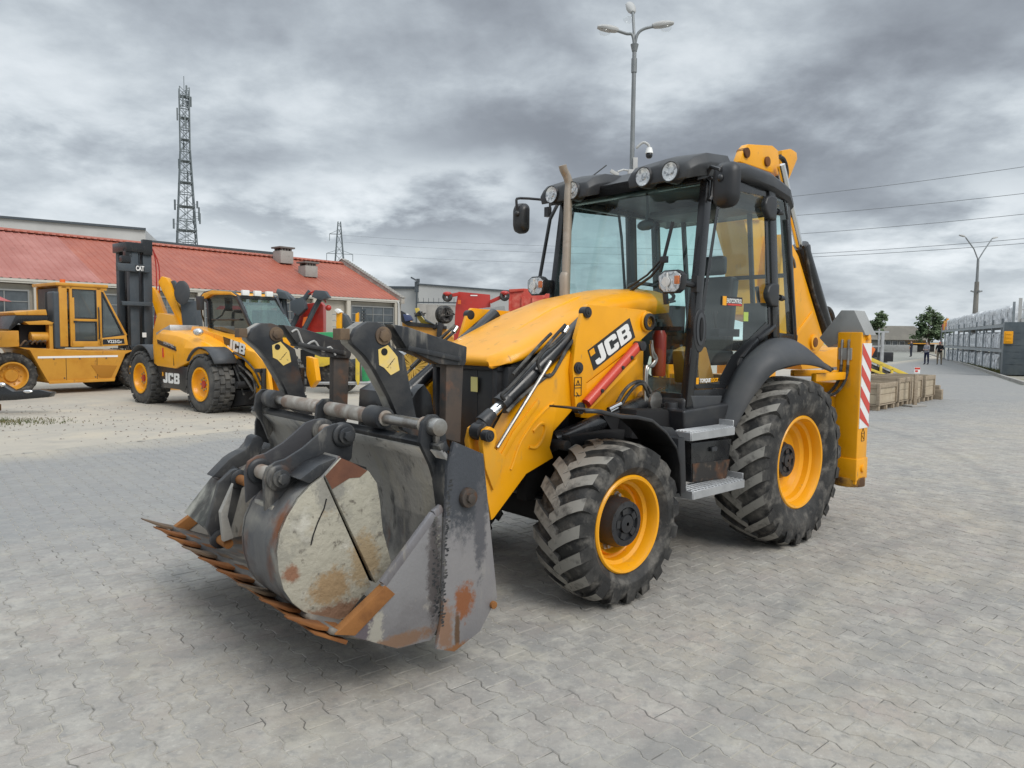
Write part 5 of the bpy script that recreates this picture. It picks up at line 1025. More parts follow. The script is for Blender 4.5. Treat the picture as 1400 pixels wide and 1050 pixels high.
# folded pallet forks hanging on the shaft
fk = [(3.527,1.162),(3.595,1.2),(3.619,1.255),(3.681,1.388),(3.773,1.543),(3.831,1.614),(3.909,1.68),(3.918,1.703),(3.883,1.761),(3.822,1.797),(3.759,1.798),(3.709,1.783),(3.686,1.736),(3.672,1.673),(3.587,1.62),(3.547,1.435),(3.502,1.251),(3.452,1.201),(3.462,1.156)]
bmn = [(3.677,1.788),(3.572,1.774),(3.154,1.664),(3.159,1.577),(3.17,1.551),(3.352,1.563),(3.572,1.648)]
pst = [(3.289,1.583),(3.164,1.551),(3.182,1.089),(3.296,1.125)]
for dy, nm in ((0, 1), (-1.36, 0)):
    y0 = .55 + dy
    def sh_(P): return P
    mb = MB(); mb.prism(fk, 1, y0 - .045, y0 + .0); f_ = mb.build('pallet_fork', WORN, BH, .006)
    mb = MB(); n = len(fk); edge = fk[2:10]
    for a, b in zip(edge, edge[1:]): mb.hexa([V(a[0], y0 - .10, a[1]), V(a[0], y0 - .045, a[1]), V(b[0], y0 - .045, b[1]), V(b[0], y0 - .10, b[1]), V(a[0] - .015, y0 - .10, a[1] - .01), V(a[0] - .015, y0 - .045, a[1] - .01), V(b[0] - .015, y0 - .045, b[1] - .01), V(b[0] - .015, y0 - .10, b[1] - .01)])
    mb.prism([(x - .002, z) for x, z in fk], 1, y0 - .125, y0 - .10); mb.build('fork_web', INNER, f_, .004)
    mb = MB(); mb.prism(bmn, 1, y0 - .10, y0 + .012); a, b = bmn[0], bmn[2]; mb.bar((a[0] - .1, y0 - .04, a[1] - .13), (b[0] + .05, y0 - .04, b[1] - .075), .13, .03); mb.build('fork_beam', WORN, f_, .008)
    mb = MB(); mb.prism(pst, 1, y0 - .075, y0 - .01); mb.build('fork_post', mat('rust_brown_post' , (.10, .075, .06), .6, .3, 0, .5, [((.05, .05, .05), 4, .45, .65, 7), ((.17, .085, .05), 6, .55, .7)], (40, .3, .003)), f_, .006)
    (x, z), = ((3.723,1.724),)
    mb = MB(); mb.cyl((x, y0 - .05, z), (x, y0 + .008, z), .050, n=20); mb.cyl((x, y0, z), (x, y0 + .022, z), .034, n=6); mb.build('pin', BROWN, f_, .004)
    (x, z), = ((3.922,1.73),); mb = MB(); mb.box((x + .02, y0 - .06, z), (.055, .085, .06)); mb.build('stop_block', BROWN, f_, .004)
    st = [(3.755,1.649),(3.695,1.673),(3.648,1.625),(3.634,1.608),(3.62,1.535),(3.676,1.509),(3.718,1.55),(3.75,1.566)]
    mb = MB(); mb.prism(st, 1, y0 + .001, y0 + .003); sk = mb.build('yellow_sticker', mat('worn_yellow_sticker', (.80, .58, .17), .6, 0, 0, .4, [((.70, .55, .28), 8, .5, .65, 7), ((.12, .10, .08), 14, .66, .72, 8)]), f_, smooth=0)
    (x, z), (x1, z1) = ((3.718,1.637),(3.672,1.581),)
    mb = MB(); mb.cyl((x, y0, z), (x, y0 + .005, z), .020, n=16)
    for k in range(4): mb.bar((x1 + .01 * k, y0 + .0035, z1 - .01 * k), (x1 - .02 + .012 * k, y0 + .0035, z1 + .02 - .015 * k), .003, .002)
    mb.build('hole', DRK, sk, smooth=0)
    mb = MB(); mb.cyl((3.7226, y0 - .13, 1.277), (3.7226, y0 + .02, 1.277), .062, n=24); mb.build('fork_collar', WORN, f_, .008)
    if not nm:
        mb = MB(); mb.tube([(x, y0 + .0145, z - .01) for x, z in ((3.62,1.749),(3.592,1.765),(3.572,1.754),(3.528,1.66),(3.454,1.689),(3.414,1.639),(3.378,1.618),(3.331,1.647),(3.289,1.587))], .008, 6, sm=3); mb.build('chalk_squiggle', mat('grey_chalk', (.42, .42, .41), .8), f_)
mb = MB(); mb.prism([(3.327,1.398),(3.279,1.432),(3.224,1.362),(3.207,1.271),(3.167,1.177),(3.384,1.148),(3.411,1.283),(3.369,1.347)], 1, .22, .30); mb.prism([(3.526,1.391),(3.398,1.453),(3.339,1.406),(3.318,1.269),(3.339,1.134),(3.537,1.15),(3.532,1.282)], 1, -.05, .22); mb.build('quick_hitch', BLKG, BH, .01)
# ---------------------------------------------------------------- digging bucket lying in the shovel, its caked side plate towards us
DB = thing('digging_bucket', 'round backed digging bucket with a mud-caked cream side plate lying in the front shovel', 'digger bucket', (1.706, 6.8222, 0), -2.411)
od = [(4.235,1.064),(4.298,1.027),(4.356,0.977),(4.413,0.901),(4.449,0.827),(4.463,0.745),(4.457,0.653),(4.434,0.563),(4.392,0.492),(4.342,0.441),(4.284,0.398),(4.232,0.371),(4.17,0.351),(4.123,0.35),(3.977,0.484)]
up = [(4.231,1.067),(4.147,1.142),(4.088,1.114),(3.996,1.061),(3.951,0.997),(3.934,0.906),(3.917,0.751),(3.87,0.592),(3.875,0.556),(3.96,0.491)]
yo, yi = .85, .44
mb = MB(); mb.prism(od, 1, yo - .03, yo); db = mb.build('side_plate', CREAM, DB, .006)
mb = MB(); mb.prism(up, 1, yo - .024, yo + .012); mb.build('wear_plate', CREAM, db, .006, label='cream upper wear plate with a rust-brown corner')
mb = MB(); mb.prism([(4.231,1.067),(4.147,1.142),(4.088,1.114),(4.008,1.066),(4.049,1.038),(4.105,1.041),(4.197,1)], 1, yo + .0125, yo + .0145); mb.build('rust_patch', mat('rust_brown_steel', (.17, .075, .045), .85, 0, 0, .3, [((.11, .05, .035), 5, .45, .7, 7), ((.40, .36, .28), 12, .6, .72, 8)], (30, .5, .004)), db, smooth=0)
mb = MB(); mb.tube([(x, yo + .001, z) for x, z in ((4.22,0.955),(4.232,0.911),(4.266,0.847),(4.289,0.791),(4.3,0.748))], .0035, 5); mb.build('scratch', DRK, db)
mb = MB(); mb.prism(od, 1, yi, yi + .025); mb.build('side_plate', WORN, DB, .006)
ring = od[0:14]
mb = MB(); mb.loft([[V(x, y, z) for y in (yi - .005, yi + .13, yi + .27, yo - .004)] for x, z in [(4.147,1.149)] + ring], cap=False, closed=False)
sk = mb.build('shell', mat('scuffed_shell', (.07, .075, .085), .45, .25, 0, .5, [((.13, .13, .13), 3, .42, .65, 9, (.6, 1.6, .6)), ((.34, .32, .275), 2.3, .46, .64, 10, (1, .8, 1), .8), ((.17, .07, .035), 2.9, .58, .70, 8, (1, 1, .8), .85)], (40, .3, .004)), DB, smooth=60); so = sk.modifiers.new('thick', 'SOLIDIFY'); so.thickness = .02; so.offset = -1
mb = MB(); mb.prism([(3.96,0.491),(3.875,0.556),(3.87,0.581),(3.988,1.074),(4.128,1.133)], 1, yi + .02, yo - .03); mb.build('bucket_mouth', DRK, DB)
EARR = mat('rusted_ear_plate', (.055, .055, .06), .55, .2, 0, .5, [((.17, .085, .05), 3.2, .46, .60, 9), ((.10, .10, .10), 7, .55, .70, 9)], (40, .3, .004))
ear = [(4.452,0.899),(4.457,1.055),(4.439,1.104),(4.396,1.127),(4.349,1.136),(4.26,1.18),(4.195,1.227),(4.137,1.273),(4.085,1.287),(4.028,1.276),(4,1.24),(3.987,1.195),(3.996,1.106),(4.037,1.058),(4.161,1.065),(4.299,1.01)]
for k, y in enumerate((.695, .475)):
    mb = MB(); mb.prism(ear, 1, y - .02, y); e_ = mb.build('ear', WORN if k == 0 else EARR, DB, .005)
    for (x, z) in ((4.386,1.053),(4.045,1.226)):
        mb = MB(); mb.lathe([(.062, y - .03), (.062, y + .014), (.050, y + .02), (.035, y + .02)], (x, 0, z), n=24); mb.build('boss', WORN, e_, .002)
for (x, z) in ((4.386,1.053),(4.045,1.226)):
    mb = MB(); mb.cyl((x, .43, z), (x, .725, z), .036, n=20); p_ = mb.build('pin', SPACER, DB); mb = MB(); mb.cyl((x, .722, z), (x, .74, z), .042, n=20); mb.cyl((x, .738, z), (x, .762, z), .027, n=6); mb.build('bolt_head', WORN, p_, .003)
a = ((4.466,0.897),(4.341,1.013)); mb = MB(); mb.box((a[0][0] - .06, .585, a[0][1] + .01), (.02, .20, .02)); mb.build('cross_bar', INNER, DB, .004)
b_ = ((4.273,1.093),(4.213,1.066),(4.317,1.03),(4.388,1.046))
mb = MB(); mb.prism([(4.253,1.118),(4.155,1.143),(4.227,1.074),(4.298,1.034),(4.348,1.061)], 1, .70, .84); mb.build('mounting_plate', WORN, DB, .006)
# ---------------------------------------------------------------- narrow trenching bucket at the far end of the shovel
NB = thing('trenching_bucket', 'narrow black trenching bucket with hooked arm lying at the far end of the shovel', 'digger bucket', (1.706, 6.8222, 0), -2.411)
pr_ = [(4.375,0.565),(4.395,0.615),(4.321,0.868),(4.244,0.931),(4.21,0.936),(4.18,0.902),(4.185,0.833),(4.276,0.517),(4.301,0.487),(4.351,0.509)]
mb = MB(); mb.prism(pr_, 1, -.29, -.25); s1 = mb.build('side_plate', WORN, NB, .006)
for (x, z) in ((4.206,0.875),(4.322,0.538)):
    mb = MB(); mb.cyl((x, -.33, z), (x, -.12, z), .028, n=16); mb.build('pin', ORANGE_RUST, NB); mb = MB(); mb.lathe([(.055, -.27), (.055, -.24), (.03, -.235)], (x, 0, z), n=20); mb.build('boss', WORN, s1, .003)
mb = MB(); mb.prism([(x, z) for x, z in ((4.356,0.56),(4.299,0.571),(4.33,0.702),(4.294,0.885),(4.37,0.729))], 1, -.14, -.10); mb.build('side_plate', INNER, NB, .006)
A = ((4.365,-0.75,0.608), (4.378,-0.3,0.585), (4.273,-0.29,0.855), (4.223,-0.66,0.827))
A = [V(*q) for q in A]; n_ = (A[1] - A[0]).cross(A[3] - A[0]).normalized()
mb = MB(); mb.hexa([q for q in A] + [q - n_ * .03 for q in A]); mb.build('back_sheet', mat('mud_streaked_sheet', (.07, .075, .07), .5, .4, 0, .5, [((.42, .41, .36), 4, .46, .62, 9, (1, 1, .6), .8), ((.03, .03, .03), 3, .52, .7)], (40, .4, .004)), NB, .006)
mb = MB(); mb.hexa([A[3], A[2], V(*(4.185,-0.36,0.921)), V(*(4.131,-0.62,0.929)), A[3] - n_ * .06, A[2] - n_ * .06, V(*(4.185,-0.36,0.921)) - n_ * .06, V(*(4.131,-0.62,0.929)) - n_ * .06]); mb.build('neck_sheet', WORN, NB, .006)
arm_n = [(4.292,0.867),(4.19,0.963),(4.15,0.986),(4.091,1.011),(4.058,1.045),(4.039,1.084),(4.011,1.096),(3.979,1.074),(3.97,1.041),(3.984,1.015),(3.956,0.994),(3.927,1.037),(3.918,1.009),(3.928,0.963),(3.985,0.941),(4.069,0.923),(4.151,0.895),(4.196,0.842)]
mb = MB(); mb.prism(arm_n, 1, -.56, -.45); mb.build('hook_arm', WORN, NB, .012)
mb = MB(); mb.cyl((arm_n[8][0], -.54, arm_n[8][1] - .06), (arm_n[8][0], -.43, arm_n[8][1] - .06), .03, n=14); mb.build('hook_pin', WORN, NB)
# ================================================================ machines parked on the left
def block_tyre(RR, W, rr, n, depth=.035):
    Rb = RR - depth; h = W / 2; mb = MB()
    prof = [(rr - .02, -h + .06), (rr + .02, -h + .02), (rr + .4 * (Rb - rr), -h), (Rb - .07, -h + .012), (Rb - .02, -h + .05), (Rb, -h * .5), (Rb + .004, 0)]; prof += [(r, -y) for r, y in prof[:-1]][::-1]
    mb.lathe(prof, n=48)
    for k in range(n):
        for j, y in enumerate((-.36, -.12, .12, .36)):
            a = 2 * math.pi * (k + (.5 if j % 2 else 0)) / n; M = Matrix.Rotation(-a, 3, 'Y'); w = 2 * math.pi * RR / n * .72; yy = y * W
            q = [V(Rb - .02, yy - W * .125, -w / 2), V(Rb - .02, yy + W * .125, -w / 2), V(Rb - .02, yy + W * .125, w / 2), V(Rb - .02, yy - W * .125, w / 2)]; dr = -.012 if abs(y) > .3 else 0
            t = [V(RR + dr, yy - W * .105, -w * .4), V(RR + dr, yy + W * .105, -w * .4), V(RR + dr, yy + W * .105, w * .4), V(RR + dr, yy - W * .105, w * .4)]
            mb.hexa([M @ p for p in q + t])
    return mb
GREYRUB = mat('dusty_grey_rubber', (.060, .060, .060), .85, 0, 0, .3, [((.13, .125, .115), 3, .42, .65, 7)], (60, .2, .003))
def small_wheel(par, loc, RR, W, rr, fy, rim_m, n=20, smooth_tyre=False, bolts=0):
    """outer face on the -y side"""
    mb = MB(); mb.lathe([(rr + .01, -fy + .05), (rr + .01, -fy), (rr - .03, -fy), (rr - .05, -fy + .10), (rr - .09, -fy + .14), (.18, -fy + .16), (.15, -fy + .10), (.0, -fy + .10)], n=36)
    for k in range(bolts):
        a = 6.283 * k / bolts; mb.cyl((rr * .62 * math.cos(a), -fy + .15, rr * .62 * math.sin(a)), (rr * .62 * math.cos(a), -fy + .115, rr * .62 * math.sin(a)), .022, n=6)
    w = mb.build('wheel', rim_m, par, loc=loc); (block_tyre(RR, W, rr, n) if not smooth_tyre else tyre_mesh(RR, W, rr, 16, .02, .05, .2, 1)).build('tyre', GREYRUB if not smooth_tyre else [RUB, RUB], w)
    return w
# --- big forklift truck, frame: x towards its mast, y to its far side
FK = thing('forklift_truck', 'large ochre yellow forklift truck with a tall black mast parked on the far left', 'forklift', (-13.12, 19.05, 0), .90)
def pxs(*a): return a
sk = [(0.118,1.272),(0.386,1.193),(0.809,0.293),(2.501,0.303),(2.836,1.064),(3.078,1.169),(1.815,1.18)]
mb = MB(); mb.prism(sk, 1, 0, 2.2); mb.box((1.6, 1.1, .62), (1.7, 2.1, .5)); body = mb.build('body', YEL2, FK, .015)
a, b = ((0.562,1),(2.619,1.007)); mb = MB(); mb.bar((a[0], -.004, a[1]), (b[0], -.004, b[1]), .006, .055); mb.build('white_stripe', WHT, body, smooth=0)
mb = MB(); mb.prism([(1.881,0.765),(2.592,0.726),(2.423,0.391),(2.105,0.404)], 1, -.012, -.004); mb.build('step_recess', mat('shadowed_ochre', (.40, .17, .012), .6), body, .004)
mb = MB(); mb.prism([(0.798,0.354),(2.523,0.366),(2.501,0.282),(0.813,0.273)], 1, -.03, 0); mb.build('lower_rim', YEL2, body, .006)
mb = MB(); mb.prism([(0.029,1.714),(0.179,1.716),(0.183,1.289),(-0.1,1.272),(-0.896,1.276),(-0.884,1.647)], 1, .1, 2.1); mb.build('counterweight', YEL2, FK, .03)
mb = MB(); mb.prism([(0.06,2.195),(0.833,2.299),(0.864,2.141),(0.124,2.12)], 1, .1, 2.1); hd = mb.build('engine_hood', YEL2, FK, .02)
mb = MB(); mb.prism([(0.124,2.12),(0.864,2.141),(0.914,2.023),(0.185,1.909),(-0.021,1.713),(-0.053,1.751)], 1, .13, 2.07); mb.build('hood_band', BLKG, hd, .01)
mb = MB(); mb.prism([(0.287,1.95),(0.807,2.001),(0.984,1.945),(0.946,1.885),(0.387,1.874)], 1, .02, .6); mb.build('side_flap', YEL2, hd, .008)
mb = MB(); mb.prism([(0.277,1.872),(1.087,1.887),(1.069,1.239),(0.293,1.244)], 1, .4, 1.8); mb.build('engine_bay', DRK, FK)
mb = MB(); (x, z), = ((0.687,1.543),); mb.cyl((x - .22, .22, z), (x + .20, .22, z), .14, n=18); mb.ball((x + .2, .22, z), (.05, .13, .13)); mb.build('air_filter', YEL2, FK, .02)
mb = MB(); mb.prism([(0.875,1.903),(0.965,1.905),(0.964,1.226),(0.874,1.226)], 1, .05, .3); mb.build('hood_post', YEL2, FK)
mb = MB(); mb.prism([(0.972,2.797),(1.261,2.813),(1.254,1.226),(0.983,1.227)], 1, -.02, .45); mb.build('silencer_column', DGREY, FK, .06, 3)
mb = MB(); mb.tube([(1.106,0.7,2.784),(1.083,0.7,1.969)], .09, 10); mb.build('exhaust_pipe', BLK, FK)
# cab: frame posts with real openings
x0, x1, x2, z0, z1 = 1.13, 2.12, 2.84, 1.30, 2.95
for y in (.0, 1.6):
    mb = MB()
    mb.box((1.21, y, 2.12), (.20, .08, 1.66)); mb.box((1.405, y, 2.12), (.07, .08, 1.66)); mb.box((2.13, y, 2.12), (.13, .08, 1.66)); mb.box((1.75, y, 2.93), (1.2, .08, .10)); mb.box((1.75, y, 2.03), (.66, .07, .10)); mb.box((1.75, y, 1.36), (.72, .08, .16)); mb.bar((2.20, y, 2.93), (2.86, y, 1.60), .07, .07, (0, 1, 0)); mb.prism([(2.1, 1.52), (2.86, 1.62), (2.9, 1.33), (2.1, 1.28)], 1, y - .04, y + .04); mb.box((1.46, y, 2.0), (.06, .075, 1.3))
    cf = mb.build('cab_frame', YEL2, FK, .015)
    for P in ([(1.44, 2.08), (2.06, 2.08), (2.06, 2.88), (1.44, 2.88)], [(1.44, 1.45), (2.06, 1.45), (2.06, 1.98), (1.44, 1.98)], [(2.20, 1.54), (2.78, 1.63), (2.22, 2.84)]):
        mb = MB(); mb.prism(P, 1, y - .005, y + .005); g_ = mb.build('window', GLD, cf, smooth=0)
        mb = MB()
        for a, b in zip(P, P[1:] + P[:1]): mb.bar((a[0], y - .02, a[1]), (b[0], y - .02, b[1]), .05, .03, (0, 1, 0))
        mb.build('window_seal', BLK, g_, .006)
mb = MB(); mb.box((1.7, .8, 3.0), (1.36, 1.75, .09)); mb.build('cab_roof', YEL2, FK, .03); mb = MB(); mb.box((1.15, .8, 2.1), (.06, 1.5, 1.6)); mb.box((1.7, .8, 1.45), (.5, .5, .4)); mb.box((1.45, .8, 1.95), (.14, .5, .7)); mb.build('operator_seat', BLK, FK, .03)
mb = MB(); mb.prism([(2.203,1.491),(2.786,1.514),(2.803,1.365),(2.199,1.345)], 1, -.046, -.044); bd = mb.build('badge', BLKG, FK, smooth=0)
(x, z), = ((2.326,1.387),); text('lettering', 'V225C', .09, WHT, (x, -.048, z), (1, 0, 0), (0, 0, 1), bd, w=.33)
(x, z), = ((2.627,1.387),); text('lettering', 'CAT', .06, WHT, (x, -.048, z), (1, 0, 0), (0, 0, 1), bd, w=.1)
w1 = small_wheel(FK, (0, .28, .52), .62, .42, .36, .20, YEL2, 20, True, 10); w2 = copytree(w1, FK, (0, 1.9, .52)); w2.rotation_euler.z = math.pi
w3 = copytree(w1, FK, (3.35, .30, .58)); w4 = copytree(w1, FK, (3.35, 1.95, .58)); w4.rotation_euler.z = math.pi
# mast
for k, px in enumerate(((3.126,0.45,2.885), (3.533,0.45,2.906))):
    mb = MB(); X = px[0] + .1; mb.box((X, .30 + k * .02, 2.75), (.26, .2, 3.1)); mb.box((X, 1.0, 2.75), (.26, .2, 3.1)); ms = mb.build('mast_rail', DGREY, FK, .01)
mb = MB(); mb.cyl((3.30, .42, 1.25), (3.30, .42, 4.0), .09, n=14); mb.cyl((3.30, .80, 1.25), (3.30, .80, 4.0), .09, n=14); mb.build('lift_cylinder', BLKG, FK)
mb = MB(); mb.box((3.35, .62, 4.22), (.70, .95, .28)); mb.box((3.62, .22, 4.25), (.28, .16, .46)); mb.box((3.1, .3, 4.05), (.2, .2, .3)); mb.box((3.0, .25, 3.85), (.25, .2, .2)); mb.build('mast_head', BLKG, FK, .02)
mb = MB(); mb.box((3.17, .10, 3.60), (.95, .14, .22)); xb = mb.build('cross_beam', DGREY, FK, .012); mb = MB(); mb.box((3.22, .10, 2.55), (.85, .12, .12)); mb.build('cross_beam', DGREY, FK, .012)
mb = MB(); mb.box((3.32, .024, 3.60), (.26, .004, .19)); st = mb.build('sticker', BLKG, xb, smooth=0); text('lettering', 'CAT', .14, WHT, (3.20, .019, 3.53), (1, 0, 0), (0, 0, 1), st, w=.24, bold=.05)
mb = MB(); (x, z), = ((3.476,1.625),); mb.box((x, .18, z), (.12, .01, .14)); mb.build('sticker', WHT, FK, smooth=0)
for k, pts in enumerate(([(3.752,4.126),(3.726,2.912),(3.678,1.692),(3.712,1.224)], [(3.842,4.223),(3.922,3.811),(3.925,2.923),(3.835,1.805),(3.848,1.358)], [(3.821,4.243),(4.01,3.774),(4.017,3.039),(3.946,1.807)])):
    mb = MB(); mb.tube([(x, .3, z) for x, z in pts], .018, 6, sm=3); mb.build('red_hose', REDP if k != 0 else RUST, FK)
mb = MB(); mb.box((3.7, 1.0, .5), (.5, 1.5, .7)); mb.box((3.4, .3, 1.2), (.7, .3, .16)); mb.build('mast_foot', BLKG, FK, .02)
# --- telescopic handler, frame: x forward (towards us, right), y to its far side
TH = thing('telehandler', 'yellow telescopic handler with grey block-tread tyres parked beside the forklift', 'telehandler', (-6.74, 15.63, 0), -.70)
t1 = small_wheel(TH, (0, .22, .60), .67, .48, .36, .235, YEL, 22); t2 = copytree(t1, TH, (-2.98, .22, .60)); t3 = copytree(t1, TH, (0, 2.0, .60)); t3.rotation_euler.z = math.pi; t4 = copytree(t1, TH, (-2.98, 2.0, .60)); t4.rotation_euler.z = math.pi
mb = MB(); mb.prism([(-3.4, .5), (.6, .5), (.7, .9), (.5, 1.15), (-3.5, 1.15)], 1, .5, 1.8); mb.build('chassis', DRK, TH, .02)
mb = MB(); mb.prism([(-2.17,0.928),(-0.33,0.59),(-0.472,0.339),(-0.951,0.359),(-1.957,0.592)], 1, .10, .5); sp_ = mb.build('side_skirt', BLKG, TH, .02)
mb = MB(); mb.prism([(-2.1, .42), (-.85, .42), (-.70, .95), (-2.25, 1.0)], 1, .08, .5); s2 = mb.build('side_skirt', BLKG, TH, .02)
(xa, za), (xb_, zb) = ((-1.93,0.543),(-0.951,0.543)); big_letters(s2, (xa, .076, za), (1, 0, (zb - za) * .9), (0, 0, 1), .24, WHT, BLKG, .84)
mb = MB(); mb.box((xa - .02, .076, za + .20), (.06, .006, .09)); mb.build('emblem', YEL, s2)
# engine hood as a sloped shell
def hr(x, y0, zt, zl, y1): return [V(x, y0, zl), V(x, y0 - .02, zl + (zt - zl) * .55), V(x, y0 + .05, zt - .10), V(x, y0 + .16, zt - .02), V(x, y1, zt), V(x, y1, zl)]
mb = MB(); mb.loft([hr(-2.42, .14, 1.60, 1.02, .85), hr(-2.36, .06, 1.72, .98, .90), hr(-2.1, .02, 1.80, .93, .92), hr(-1.2, .02, 1.74, .90, .92), hr(-.75, .04, 1.66, 1.02, .92), hr(-.2, .10, 1.52, 1.20, .92), hr(.45, .20, 1.28, 1.15, .92)]); hd = mb.build('engine_hood', YEL, TH, .015, 2, 50)
mb = MB(); mb.prism([(-2.029,1.55),(-1.119,1.397),(-1.088,1.298),(-1.996,1.448)], 1, -.012, .01); vn = mb.build('model_band', BLKG, hd, .004); (x, z), (x2, z2) = ((-1.674,1.454),(-1.134,1.363),)[0:2]; text('lettering', 'LOADALL', .07, GALV, (x, -.014, z), (x2 - x, 0, z2 - z), (0, 0, 1), vn, w=.5)
mb = MB(); mb.prism([(-2.553,1.702),(-1.82,1.894),(-1.789,1.758),(-2.443,1.546)], 1, .2, .9); mb.build('hood_grille', GALV, hd, .01)
mb = MB(); mb.ball((-0.356,0.15,1.731), (.14, .10, .085), 14, 8); hl = mb.build('headlamp', MIRR, TH)
for x in (0, -2.98):
    mb = MB(); P = [(x + .78 * math.cos(R(a)), .62 + .80 * math.sin(R(a))) for a in range(35, 150, 12)]
    mb.loft([[V(p[0], .0, p[1]), V(p[0], .52, p[1])] for p in P], cap=False, closed=False); f_ = mb.build('wheel_arch', GRYP, TH, smooth=50); so = f_.modifiers.new('thick', 'SOLIDIFY'); so.thickness = .03
# cab on the far side
CY0, CY1 = .98, 1.95
cp = [(-1.811,2.559),(-1.629,2.658),(-1.243,2.682),(-0.376,2.623),(-0.154,2.534),(0.478,1.778),(0.471,1.487),(-1.347,1.596),(-1.444,1.839),(-1.494,2.464)]
mb = MB()
for a, b in zip(cp, cp[1:] + cp[:1]):
    for y in (CY0, CY1): mb.bar((a[0], y, a[1]), (b[0], y, b[1]), .09, .07, (0, 1, 0))
    if a[1] > 2.2: mb.bar((a[0], CY0, a[1]), (a[0], CY1, a[1]), .08, .08)
tf = mb.build('cab_frame', BLKG, TH, .012)
mb = MB(); mb.prism(cp, 1, CY0 + .02, CY0 + .03); mb.build('side_window', GLD, tf, smooth=0); mb = MB(); mb.prism(cp, 1, CY1 - .03, CY1 - .02); mb.build('side_window', GLD, tf, smooth=0)
a, b = cp[4], cp[5]; mb = MB(); mb.hexa([V(a[0], CY0, a[1]), V(a[0], CY1, a[1]), V(b[0] + .12, CY1, b[1]), V(b[0] + .12, CY0, b[1]), V(a[0] - .01, CY0, a[1]), V(a[0] - .01, CY1, a[1]), V(b[0] + .11, CY1, b[1]), V(b[0] + .11, CY0, b[1])]); mb.build('windscreen', GLW, tf, smooth=0)
rf_ = [(-1.849,2.507),(-1.629,2.658),(-1.241,2.716),(-0.375,2.656),(-0.122,2.55),(-0.377,2.589),(-1.245,2.613),(-1.527,2.534)]
mb = MB(); mb.prism(rf_, 1, CY0 - .06, CY1 + .06); mb.build('cab_roof', YEL, TH, .02)
for k in range(3):
    mb = MB(); mb.box((cp[4][0] + .06, CY0 + .15 + .3 * k, cp[4][1] + .10), (.08, .17, .12)); mb.build('work_lamp', WHT, tf, .01)
mb = MB(); mb.box((-1.3, 1.5, 1.9), (.4, .5, .8)); mb.build('operator_seat', BLK, TH, .05)
mb = MB(); mb.prism([(-1.423,1.769),(0.526,1.616),(0.521,1.391),(0.026,1.348),(-1.57,1.594)], 1, .95, 2.0); mb.build('cab_lower_panel', YEL, TH, .02)
# boom along the middle, nose and carriage at the front
mb = MB(); mb.prism([(-1.614,1.867),(-0.321,1.671),(1.258,1.284),(1.646,0.974),(1.419,0.858),(0.904,1.103),(-0.462,1.34),(-1.772,1.521)], 1, .62, .95); bo = mb.build('boom', YEL, TH, .02)
dk_ = [(-0.155,1.64),(0.77,1.476),(0.823,1.21),(-0.067,1.365)]; mb = MB(); mb.prism(dk_, 1, .612, .619); dc = mb.build('decal', BLKG, bo, smooth=0)
o = V(dk_[3][0], .610, dk_[3][1]); u = V(dk_[2][0], .610, dk_[2][1]) - o; v = V(dk_[0][0], .610, dk_[0][1]) - o; big_letters(dc, o + u * .12 + v * .1, u, v, v.length * .8, WHT, BLKG, u.length * .85)
for y in (.58, .92):
    mb = MB(); mb.prism([(0.827,1.367),(1.235,1.314),(1.681,1.052),(1.833,0.377),(1.552,0.19),(1.272,0.419),(1.109,0.876),(0.819,1.022)], 1, y, y + .08); mb.build('nose_plate', YEL, TH, .012)
mb = MB(); mb.cyl((.95, .3, .62), (.95, 1.9, .62), .08, n=12); mb.prism([(0.146,0.502),(0.934,0.466),(0.928,0.195),(0.135,0.074)], 1, .5, 1.9); mb.build('axle_block', DRK, TH)
mb = MB(); mb.cyl((1.201,0.65,1.034), (1.473,0.65,0.428), .05, n=10); mb.build('ram', CHR, TH)
for y in (.55, 1.45):
    mb = MB(); mb.box((1.62, y, .62), (.08, .10, .75)); mb.box((2.1, y, .27), (1.0, .12, .05)); mb.build('fork', BLKG, TH, .008)
mb = MB(); mb.box((1.55, 1.0, .95), (.07, 1.2, .08)); mb.box((1.55, 1.0, .34), (.07, 1.2, .08)); mb.bar((1.55, .5, .95), (1.55, .75, .34), .05, .05); mb.build('fork_carriage', BLKG, TH, .008)
mb = MB(); mb.prism([(1.721,1.236),(1.989,1.196),(2.09,0.728),(1.875,0.559),(1.716,0.838)], 1, 1.5, 1.62); mb.build('side_bracket', YEL, TH, .01)
# finer fittings on the handler: mirrors, wheel nuts, hoses, door line, steps, lamps
mb = MB(); mb.tube([(-1.565,0.9,1.977), (-1.369,0.75,2.144), (-1.298,0.7,2.312)], .02, 6); mb.prism([(-1.385,2.567),(-1.106,2.56),(-1.117,2.24),(-1.361,2.243)], 1, .62, .68); mb.build('mirror', BLK, TH, .01)
mb = MB(); mb.tube([(-1.294,0.96,2.029), (-0.037,0.96,2.022)], .02, 6); mb.build('window_rail', BLK, tf)
for x in (0, -2.98):
    for k in range(8): a = .785 * k; mb = MB(); mb.cyl((x + .13 * math.cos(a), .115, .60 + .13 * math.sin(a)), (x + .13 * math.cos(a), .07, .60 + .13 * math.sin(a)), .022, n=6); mb.build('wheel_nut', STL, TH)
    mb = MB(); mb.cyl((x, .16, .60), (x, .06, .60), .085, n=16); mb.build('hub', REDP, TH, .01)
for k, pts in enumerate(([(0.275,1.195),(0.639,1.015),(1.08,0.844),(1.39,0.58)], [(0.438,1.296),(0.916,1.151),(1.317,0.917),(1.538,0.65)], [(0.986,0.903),(1.273,0.73),(1.324,0.454),(1.119,0.333)], [(0.517,1.011),(0.751,0.703),(0.922,0.397)])):
    mb = MB(); mb.tube([(x, .55 - .02 * k, z) for x, z in pts], .022, 6, sm=4); mb.build('hose', RUB, TH)
